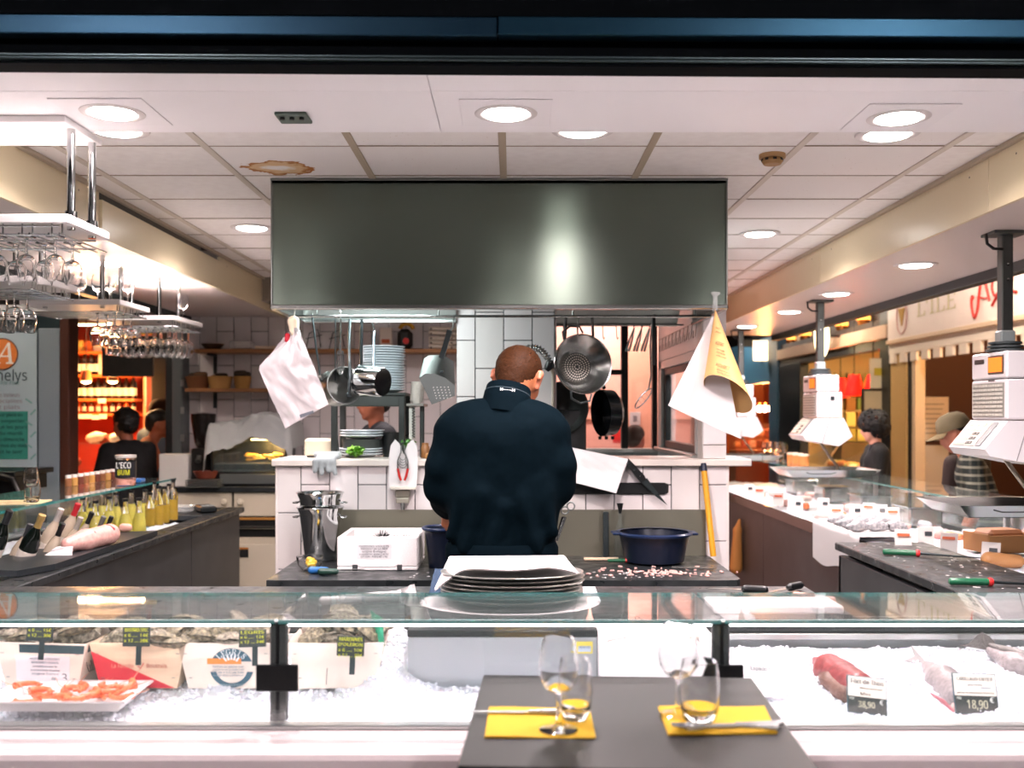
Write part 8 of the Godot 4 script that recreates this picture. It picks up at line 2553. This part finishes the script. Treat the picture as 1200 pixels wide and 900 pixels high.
	one("cream_napkin", bx(S(), Vector3.ZERO, V(0.34, 0.003, 0.2), 0.0, ry(0.2)), hexm("e2cfa0", 0.8), "cream paper napkin on the bar's glass shelf", "napkin", "", V(-2.20, sy, -4.44))
	wine_glass(V(-2.105, sy + 0.002, -4.48), false, "stemmed glass on the cream napkin of the bar shelf", "bar shelf glasses", 0.95)
	var tm := tumbler(V(-2.07, sy + 0.002, -4.42), "tumbler on the cream napkin of the bar shelf", "bar shelf glasses")
	tm.scale = V(0.95, 1.1, 0.95)
	var jr := thing("tip_jar", "clear jar with black printed label on the bar's glass shelf", "jar", V(-2.075, sy - 0.001, -5.5))
	part("glass", lathe(S(), [W(0, 0), W(0.052, 0), W(0.054, 0.14), W(0.05, 0.15)], 28), mats["glass_thin"], jr)
	part("lid", lathe(S(), [W(0.05, 0.148), W(0.055, 0.15), W(0.055, 0.164), W(0, 0.166)], 28), hexm("c8c4c0", 0.4, 0.3), jr)
	var jl := part("label", lathe(S(), [W(0.0545, 0.045), W(0.0545, 0.13)], 28), hexm("14161a", 0.5), jr)
	lettering(jl, "L'ECO", 0.03, at3(V(0.01, 0.11, 0.056), ry(0.1)), hexm("ecece8"), false, 0.075)
	lettering(jl, "BUM", 0.026, at3(V(0.01, 0.072, 0.056), ry(0.1)), hexm("d8d820"), false, 0.06)
	part("contents", lathe(S(), [W(0, 0.004), W(0.05, 0.004), W(0.05, 0.04), W(0, 0.035)], 20), hexm("d8a090", 0.6), jr)
	one("blue_packet", bx(S(), V(0, 0.012, 0), V(0.12, 0.022, 0.08), 0.005), hexm("1c5a9a", 0.4), "flat blue packet beside the jar on the bar shelf", "packet", "", V(-2.12, sy, -5.72))
	for i in 9:
		var q := thing("sauce_jar", "small sauce jar with white cap on the bar's glass shelf", "jar", V(-2.34, sy, -5.4 - i * 0.075), "row of small sauce jars")
		q.scale = V(0.75, 0.8, 0.75)
		part("glass", lathe(S(), [W(0, 0), W(0.024, 0), W(0.024, 0.05), W(0.018, 0.056), W(0, 0.056)], 14), hexm(["8a5a3a", "b8884a", "6a3a2c"][i % 3], 0.25), q)
		part("cap", lathe(S(), [W(0.02, 0.056), W(0.02, 0.075), W(0, 0.076)], 14), hexm("e8dcd4", 0.5), q)
	var ct := thing("clear_tray", "shallow clear plastic tray at the end of the bar", "tray", V(-1.95, 0.931, -6.0))
	part("shell", lathe(S(), [W(0, 0), W(0.11, 0), W(0.13, 0.03), W(0.128, 0.03), W(0.108, 0.004), W(0, 0.004)], 4, at3(Vector3.ZERO, ry(PI / 4))), mats["plastic_clear"], ct)
	var pd := thing("card_terminal", "black card terminal lying on the bar's end", "terminal", V(-1.78, 0.931, -5.95), "", 0.5)
	part("body", bx(S(), V(0, 0.02, 0), V(0.09, 0.035, 0.18), 0.008), hexm("14181a", 0.35), pd)
	for i in 9:
		part("key", bx(S(), V(-0.025 + 0.025 * (i % 3), 0.039, 0.02 + 0.02 * int(i / 3.0)), V(0.016, 0.004, 0.012), 0.001), hexm("9aa0a0", 0.5), pd)

# ---------- fish counter goods ----------
func fish_bar_goods() -> void:
	# paper hung over the edge with silver fish on it
	one("fish_paper", cloth(S(), 16, 24, func(u: float, v: float) -> Vector3:
		var z := lerpf(-5.46, -4.72, u)
		var s := lerpf(0.0, 0.46, v)
		var x := 1.605
		var y := 0.928
		if s < 0.19:
			y -= (0.19 - s) + 0.02 * sin(u * 7.0) * (0.19 - s) * 5.0
		else:
			x += s - 0.19
			y += 0.004
		return V(x + 0.004 * sin(u * 11.0), y, z), 0.0015), mats["paper_white"], "white paper hanging over the fish counter edge", "paper")
	var fm := mat("silver_fish", Color.WHITE, 0.3)
	triplanar(fm, noise_tex(95, 0.06, Color("4c5258"), Color("d8d4d4"), 128, 3), V(9, 9, 9))
	for k in 9:
		var x := 1.66 + 0.085 * (k % 3) + rnd(-0.01, 0.01)
		var z := -4.92 - 0.15 * int(k / 3.0) + rnd(-0.02, 0.02)
		var f := thing("silver_fish", "silver fish piece lying on the white paper", "fish", V(x, 0.935, z), "silver fish on paper", rnd(-0.5, 0.5))
		part("body", flesh(S(), [[V(-0.05, 0.022, 0), V(0.0, 0.026, 0), 0.014, 0.027], [V(0.0, 0.026, 0), V(0.05, 0.022, 0), 0.027, 0.02]], 0.009, 0.012), fm, f)
		part("cut_end", flesh(S(), [[V(0.058, 0.024, 0), V(0.064, 0.024, 0), 0.017, 0.014]], 0.007, 0.006), hexm("16181a", 0.4) if k % 2 else hexm("d8b0a4", 0.4), f)
	# little price cards stuck in the ice
	var spots := [[1003.0, 600.0], [1018.0, 598.0], [1032.0, 600.0], [1046.0, 604.0], [930.0, 590.0], [905.0, 585.0], [915.0, 592.0], [890.0, 578.0], [965.0, 592.0], [980.0, 602.0], [875.0, 574.0], [1057.0, 632.0], [1085.0, 628.0], [1112.0, 636.0], [1161.0, 648.0]]
	for i in spots.size():
		var s: Array = spots[i]
		var yb := 0.955
		var d: float = (EYE - yb) * FOC / (s[1] - 485.0)
		var t := thing("fish_card", ["white price card stuck in the ice among the fillets", "white price card with orange edge stuck in the ice"][i % 2], "price card", V((s[0] - 600.0) * d / FOC, yb, -d), "price cards on the fish counter", -0.5 + rnd(-0.3, 0.3))
		t.position.x = clampf(t.position.x, 1.70, 2.3)
		part("card", bx(S(), Vector3.ZERO, V(0.07, 0.085, 0.003), 0.001, rx(-0.25)), hexm("e8e2de", 0.5), t)
		part("stem", bx(S(), V(0, -0.055, 0.0), V(0.008, 0.05, 0.003)), mats["plastic_clear"], t)
		if i % 2:
			part("band", bx(S(), V(0, 0.02, 0.006), V(0.05, 0.012, 0.002), 0.0, rx(-0.25)), hexm("e06a3c", 0.5), t)
		else:
			part("mark", bx(S(), V(0.01, 0.01, 0.004), V(0.03, 0.02, 0.002), 0.0, rx(-0.25)), hexm("2a3036", 0.5), t)
	# shrimp and fillets on the ice
	for i in 30:
		var z := -rnd(4.8, 7.8)
		var x := rnd(1.72, 2.28)
		var orange := i % 3 == 0
		var f := one("iced_seafood", flesh(S(), [[V(-0.035, 0.018, 0), V(0.035, 0.02, rnd(-0.02, 0.02)), rnd(0.016, 0.028), rnd(0.012, 0.022)]], 0.01, 0.01), hexm(["e08050", "e6c4bc", "d8d4d4", "c88c84", "b8bcc0", "ecdcd4"][i % 6], 0.35), "%s piece of seafood on the passage ice" % ["orange", "pale pink", "white", "rosy", "silver", "cream"][i % 6], "seafood", "seafood on the passage ice", V(x, 0.905, z))
		f.rotation.y = rnd(0, TAU)
	# steel containers and glass dividers along the case
	for i in 4:
		var z := -5.55 - i * 0.75
		var b := thing("steel_container", "square steel container standing on the passage ice", "container", V(2.2, 0.90, z), "steel containers in the fish case")
		part("body", bx(S(), V(0, 0.05, 0), V(0.18, 0.1, 0.22), 0.01), mats["steel"], b)
		part("rim", bx(S(), V(0, 0.102, 0), V(0.2, 0.006, 0.24), 0.002), mats["chrome"], b)
	for i in 5:
		var z := -4.9 - i * 0.62
		one("glass_divider", span(S(), V(1.92, 0.91, z), V(2.36, 1.05, z - 0.006)), mats["glass"], "clear glass divider across the fish case", "divider", "glass dividers in the fish case")
	# wooden crate with a terrine and loaf
	var cr := thing("wooden_crate", "small wooden crate in the case under the scale pan", "crate", V(2.10, 0.90, -4.42), "", 0.2)
	for a in [[0.0, 0.085, 0.22, 0.004], [0.0, -0.085, 0.22, 0.004]]:
		part("slat", bx(S(), V(a[0], 0.05, a[1]), V(a[2], 0.07, 0.006), 0.001), hexm("b07c48", 0.6), cr)
	for s in [-1.0, 1.0]:
		part("end", bx(S(), V(s * 0.108, 0.05, 0), V(0.008, 0.08, 0.17), 0.001), hexm("a06c3c", 0.6), cr)
	part("floor", bx(S(), V(0, 0.012, 0), V(0.21, 0.006, 0.165)), hexm("98683a", 0.6), cr)
	part("terrine", bx(S(), V(0, 0.075, 0), V(0.17, 0.06, 0.12), 0.015), hexm("a8704c", 0.5), cr)
	one("smoked_fillet", flesh(S(), [[V(-0.05, 0.028, 0), V(0.05, 0.025, 0.02), 0.032, 0.026]], 0.01, 0.015), hexm("c8905c", 0.45), "golden smoked fish piece beside the cutting top", "fish piece", "", V(1.905, 0.905, -3.98))
	one("orange_terrine", bx(S(), V(0, 0.03, 0), V(0.1, 0.05, 0.12), 0.012), hexm("c8602c", 0.4), "block of orange terrine under the near scale pan", "terrine", "", V(2.2, 0.89, -3.72))
	one("seaweed_pile", flesh(S(), [[V(-0.05, 0.03, 0), V(0.05, 0.03, 0.02), 0.04, 0.035], [V(0.0, 0.05, 0.03), V(0.03, 0.06, -0.02), 0.03, 0.025]], 0.012, 0.015), hexm("16281e", 0.5), "dark green seaweed heap in the fish case", "seaweed", "", V(2.12, 0.89, -3.95))
	one("ice_sack", flesh(S(), [[V(-0.05, 0.04, 0), V(0.05, 0.04, 0.03), 0.05, 0.045]], 0.014, 0.02), mats["plastic_bag"], "white plastic parcel in the fish case near the seaweed", "parcel", "", V(2.25, 0.89, -4.12))
	# knives on the black cutting top
	knife_rg(V(1.575, 0.944, -4.10), -0.35, "green handled knife with red collar near the fish cards", 1.0)
	knife_rg(V(1.535, 0.944, -3.39), -0.1, "green handled knife with red collar at the cutting top's front end", 1.0)
	var bits := S()
	for k in 60:
		bx(bits, V(rnd(1.46, 1.8), 0.9315, -rnd(3.1, 4.5)), V(rnd(0.003, 0.014), 0.002, rnd(0.003, 0.01)), 0.0005, ry(rnd(0, TAU)))
	var o := one("fish_crumbs", bits, hexm("c8c4c2", 0.4), "tiny pale fish crumbs strewn over the cutting top", "crumbs")
	o.set_meta("kind", "stuff")
	# goods far along the fish counter
	for i in 3:
		var q := thing("candle_jar", "small amber jar on the far glass shelf of the fish counter", "jar", V(2.25, 1.104, -7.9 - i * 0.16), "amber jars")
		part("glass", lathe(S(), [W(0, 0), W(0.04, 0), W(0.042, 0.07), W(0, 0.07)], 16), hexm("d08a50", 0.25), q)
		part("lid", lathe(S(), [W(0.042, 0.07), W(0.042, 0.085), W(0, 0.086)], 16), hexm("e8d8c4", 0.5), q)
	for i in 6:
		wine_glass(V(2.2 + 0.08 * (i % 2), 1.104, -8.5 - 0.1 * i), false, "upside down glass on the far shelf of the fish counter", "far counter glasses", 1.0)

# ---------- racks of glasses above the bar ----------
func rack_unit(x0: float, x1: float, z0: float, z1: float, y: float, top: float, posts: Array, label: String, across: bool) -> Node3D:
	var t := thing("glass_rack", label, "glass rack", Vector3.ZERO, "hanging glass racks")
	part("shelf", span(S(), V(x0, y - 0.012, z0), V(x1, y + 0.012, z1), 0.003), mat("rack_white", Color("d6d2d0"), 0.4), t)
	for p in posts:
		part("post", tube(S(), [V(p.x, y - 0.02, p.y), V(p.x, top, p.y)], 0.011, 12), mats["chrome"], t)
		part("collar", tube(S(), [V(p.x, y + 0.012, p.y), V(p.x, y + 0.03, p.y)], 0.016, 12), mats["chrome"], t)
	# pairs of chrome wires that hold the feet of the glasses
	var n := 0
	if across:
		var x := x0 + 0.02
		while x < x1 - 0.02:
			part("wire", tube(S(), [V(x, y - 0.042, z0 + 0.01), V(x, y - 0.042, z1 - 0.03)], 0.0028, 6), mats["chrome"], t)
			part("wire_hanger", tube(S(), [V(x, y - 0.042, z0 - 0.01), V(x, y - 0.01, z0 - 0.01)], 0.0025, 6), mats["chrome"], t)
			x += 0.028 if n % 2 == 0 else 0.052
			n += 1
		for z in [z0 - 0.01, z1 + 0.03]:
			part("cross_wire", tube(S(), [V(x0, y - 0.042, z), V(x1 - 0.03, y - 0.042, z)], 0.0035, 6), mats["chrome"], t)
			part("cross_wire", tube(S(), [V(x0, y - 0.018, z), V(x1 - 0.03, y - 0.018, z)], 0.0035, 6), mats["chrome"], t)
	else:
		var z := z0 - 0.02
		while z > z1 + 0.02:
			part("wire", tube(S(), [V(x0 + 0.01, y - 0.042, z), V(x1 - 0.0, y - 0.042, z)], 0.0028, 6), mats["chrome"], t)
			part("wire_hanger", tube(S(), [V(x1 - 0.02, y - 0.042, z), V(x1 - 0.02, y - 0.01, z)], 0.0025, 6), mats["chrome"], t)
			z -= 0.028 if n % 2 == 0 else 0.052
			n += 1
		for x in [x0 + 0.02, x1 - 0.02]:
			part("cross_wire", tube(S(), [V(x, y - 0.042, z0), V(x, y - 0.042, z1)], 0.0035, 6), mats["chrome"], t)
	return t

func glass_racks() -> void:
	var cp := struct_node("trim_5", "white plate under the soffit carrying the first glass rack")
	part("plate", span(S(), V(-2.4, 2.281, -2.74), V(-1.195, 2.299, -2.985), 0.002), mats["soffit_white"], cp)
	rack_unit(-2.3, -1.19, -2.75, -3.03, 2.025, 2.281, [W(-1.21, -2.81), W(-1.21, -2.95)], "white shelf with wire glass rack on two chrome posts above the bar's front", true)
	for i in 4:
		for j in 2:
			wine_glass(V(-1.262 - i * 0.08, 1.99, -2.83 - j * 0.11), true, "stemmed glass hanging upside down in the first rack", "glasses in the first rack", 0.78)
	var zs := [[3.76, 4.13], [4.57, 4.95], [5.32, 5.79]]
	var names := ["second", "third", "fourth"]
	for k in 3:
		rack_unit(-2.2, -1.75, -zs[k][0], -zs[k][1], 2.0, 2.22, [W(-1.86, -zs[k][0] - 0.08), W(-1.86, -zs[k][1] + 0.08), W(-2.12, -zs[k][0] - 0.08), W(-2.12, -zs[k][1] + 0.08)], "white shelf with wire glass rack on chrome posts, %s from the bar's front" % names[k], false)
		var rows := 4 if k == 2 else (3 if k == 1 else 2)
		var cols := 5 if k == 2 else (2 if k == 1 else 2)
		for i in cols:
			for j in rows:
				wine_glass(V(-1.80 - i * 0.078 - (0.06 if k == 0 else 0.0), 1.965, -zs[k][0] - 0.07 - j * 0.1), true, "stemmed glass hanging upside down in the %s rack" % names[k], "glasses in the %s rack" % names[k], 1.0)
	for i in 4:
		wine_glass(V(-1.80 - i * 0.07, 2.013, -4.80 + 0.04 * (i % 2)), false, "stemmed glass standing on top of the third rack", "glasses on the third rack", 0.9)
	wine_glass(V(-1.80, 2.013, -5.6), false, "single stemmed glass standing on top of the fourth rack", "", 0.9)

# ---------- hanging fish scales ----------
func hanging_scales() -> void:
	var lab := ["white hanging electronic scale over the black cutting top", "white hanging electronic scale by the woman in black", "white hanging electronic scale half hidden by the paper cone"]
	var zs := [4.06, 6.5, 8.75]
	for k in 3:
		var t := thing("hanging_scale", lab[k], "scale", V(1.955, 0, -zs[k]), "hanging fish scales")
		var grey := hexm("5a5e5c", 0.35, 0.7)
		part("ceiling_plate", bx(S(), V(0, 2.213, 0), V(0.14, 0.012, 0.12), 0.002), grey, t)
		part("pole", bx(S(), V(0, 2.0, 0), V(0.045, 0.42, 0.045), 0.004), grey, t)
		for y in [2.03, 2.09]:
			part("bolt", lathe(S(), [W(0.007, 0), W(0.006, 0.004), W(0, 0.005)], 8, Transform3D(rx(PI / 2), V(0, y, 0.022))), mats["steel"], t)
		part("cable", tube(S(), [V(-0.09, 2.21, 0.03), V(-0.085, 2.17, 0.03), V(-0.06, 2.15, 0.03), V(-0.02, 2.15, 0.02)], 0.006, 6), hexm("141414", 0.4), t)
		part("sleeve", bx(S(), V(0, 1.80, 0), V(0.058, 0.06, 0.058), 0.006), hexm("8a9494", 0.35), t)
		for j in 3:
			part("rubber_ring", lathe(S(), [W(0.04, 0), W(0.062 + 0.005 * j, 0.004), W(0.062 + 0.005 * j, 0.012), W(0.04, 0.015)], 20, at3(V(0, 1.772 - j * 0.014, 0))), hexm("3c4446", 0.45), t)
		var white := mat("scale_white", Color("dcd8da"), 0.3)
		part("head", span(S(), V(-0.065, 1.638, 0.15), V(0.075, 1.742, -0.15), 0.006), white, t)
		var bz := part("display_bezel", span(S(), V(-0.069, 1.655, 0.125), V(-0.064, 1.728, 0.0), 0.002), hexm("4a3a2c", 0.4), t)
		part("display_screen", span(S(), V(-0.071, 1.663, 0.117), V(-0.068, 1.72, 0.008)), glow("scale_screen", Color(1.0, 0.45, 0.08), 0.16), bz, "orange lit display")
		part("name_plate", span(S(), V(-0.067, 1.70, -0.04), V(-0.064, 1.718, -0.12)), hexm("2c2422", 0.4), t)
		part("body", span(S(), V(-0.065, 1.478, 0.15), V(0.095, 1.634, -0.15), 0.006), white, t)
		part("slit", span(S(), V(-0.067, 1.628, 0.05), V(-0.064, 1.633, 0.0)), hexm("2c2c2c", 0.4), t)
		var kf := part("key_field", span(S(), V(-0.068, 1.487, 0.13), V(-0.064, 1.622, -0.135), 0.002), hexm("8e8c84", 0.5), t)
		for j in 8:
			for i in 13:
				part("key", span(S(), V(-0.072, 1.492 + j * 0.0163, -0.13 + i * 0.0197), V(-0.067, 1.501 + j * 0.0163, -0.117 + i * 0.0197)), hexm("c8c4ba", 0.4), kf)
		part("side_socket", span(S(), V(0.02, 1.585, 0.153), V(0.045, 1.61, 0.149)), hexm("20282c", 0.4), t)
		# slanted lower case
		var poly := [W(-0.065, 1.474), W(-0.155, 1.365), W(-0.135, 1.338), W(0.07, 1.30), W(0.155, 1.36), W(0.10, 1.474)]
		part("lower_case", prism(S(), poly, 0.32, at3(Vector3.ZERO)), white, t)
		part("seam", prism(S(), [W(0.012, 1.474), W(-0.035, 1.32), W(-0.031, 1.32), W(0.016, 1.474)], 0.3215, at3(Vector3.ZERO)), hexm("8a888a", 0.5), t)
		var sl := Basis(V(0, 0, 1), V(0.637, 0.771, 0), V(-0.771, 0.637, 0))
		var keys := Transform3D(sl, V(-0.112, 1.421, 0))
		part("control_strip", bx(S(), keys * V(0.085, 0, 0), V(0.04, 0.12, 0.004), 0.002, sl), hexm("7a7c7c", 0.35), t)
		var cp := part("control_panel", bx(S(), keys * V(-0.045, 0, 0), V(0.2, 0.12, 0.002), 0.001, sl), hexm("d0c8b8", 0.4), t)
		for j in 5:
			for i in 6:
				part("button", bx(S(), keys * V(-0.13 + i * 0.028, -0.046 + j * 0.023, 0.002), V(0.02, 0.014, 0.004), 0.001, sl), hexm("5c5850" if i > 3 and j < 3 else "ded8cc", 0.4), cp)
		# strut and pan
		part("strut", tube(S(), [V(0.0, 1.32, 0.0), V(0.06, 1.22, 0.03), V(0.10, 1.17, 0.03), V(0.10, 1.125, 0.03)], 0.009, 8), hexm("8c8274", 0.3, 0.8), t)
		var pan_st := S()
		var pp := [[0.24, 0.0, 0.17], [0.29, 0.045, 0.21], [0.3, 0.047, 0.22]]
		for q in 2:
			for s in 4:
				var c := []
				for e in [[q, 0], [q + 1, 0], [q + 1, 1], [q, 1]]:
					var cr: Array = [[-1, 1], [1, 1], [1, -1], [-1, -1]][(s + e[1]) % 4]
					c.append(V(0.02 + cr[0] * pp[e[0]][0], 1.108 + pp[e[0]][1], cr[1] * pp[e[0]][2]))
				quad_out(pan_st, c[0], c[1], c[2], c[3], V(0, 1.3, 0))
		bx(pan_st, V(0.02, 1.107, 0), V(0.48, 0.004, 0.34))
		part("weighing_pan", pan_st, mats["steel"], t)
		part("pan_lip", tube(S(), [V(-0.15, 1.14, 0.222), V(-0.12, 1.132, 0.226), V(0.0, 1.132, 0.226), V(0.03, 1.14, 0.222)], 0.003, 5), hexm("5a5c5c", 0.3, 0.8), t)
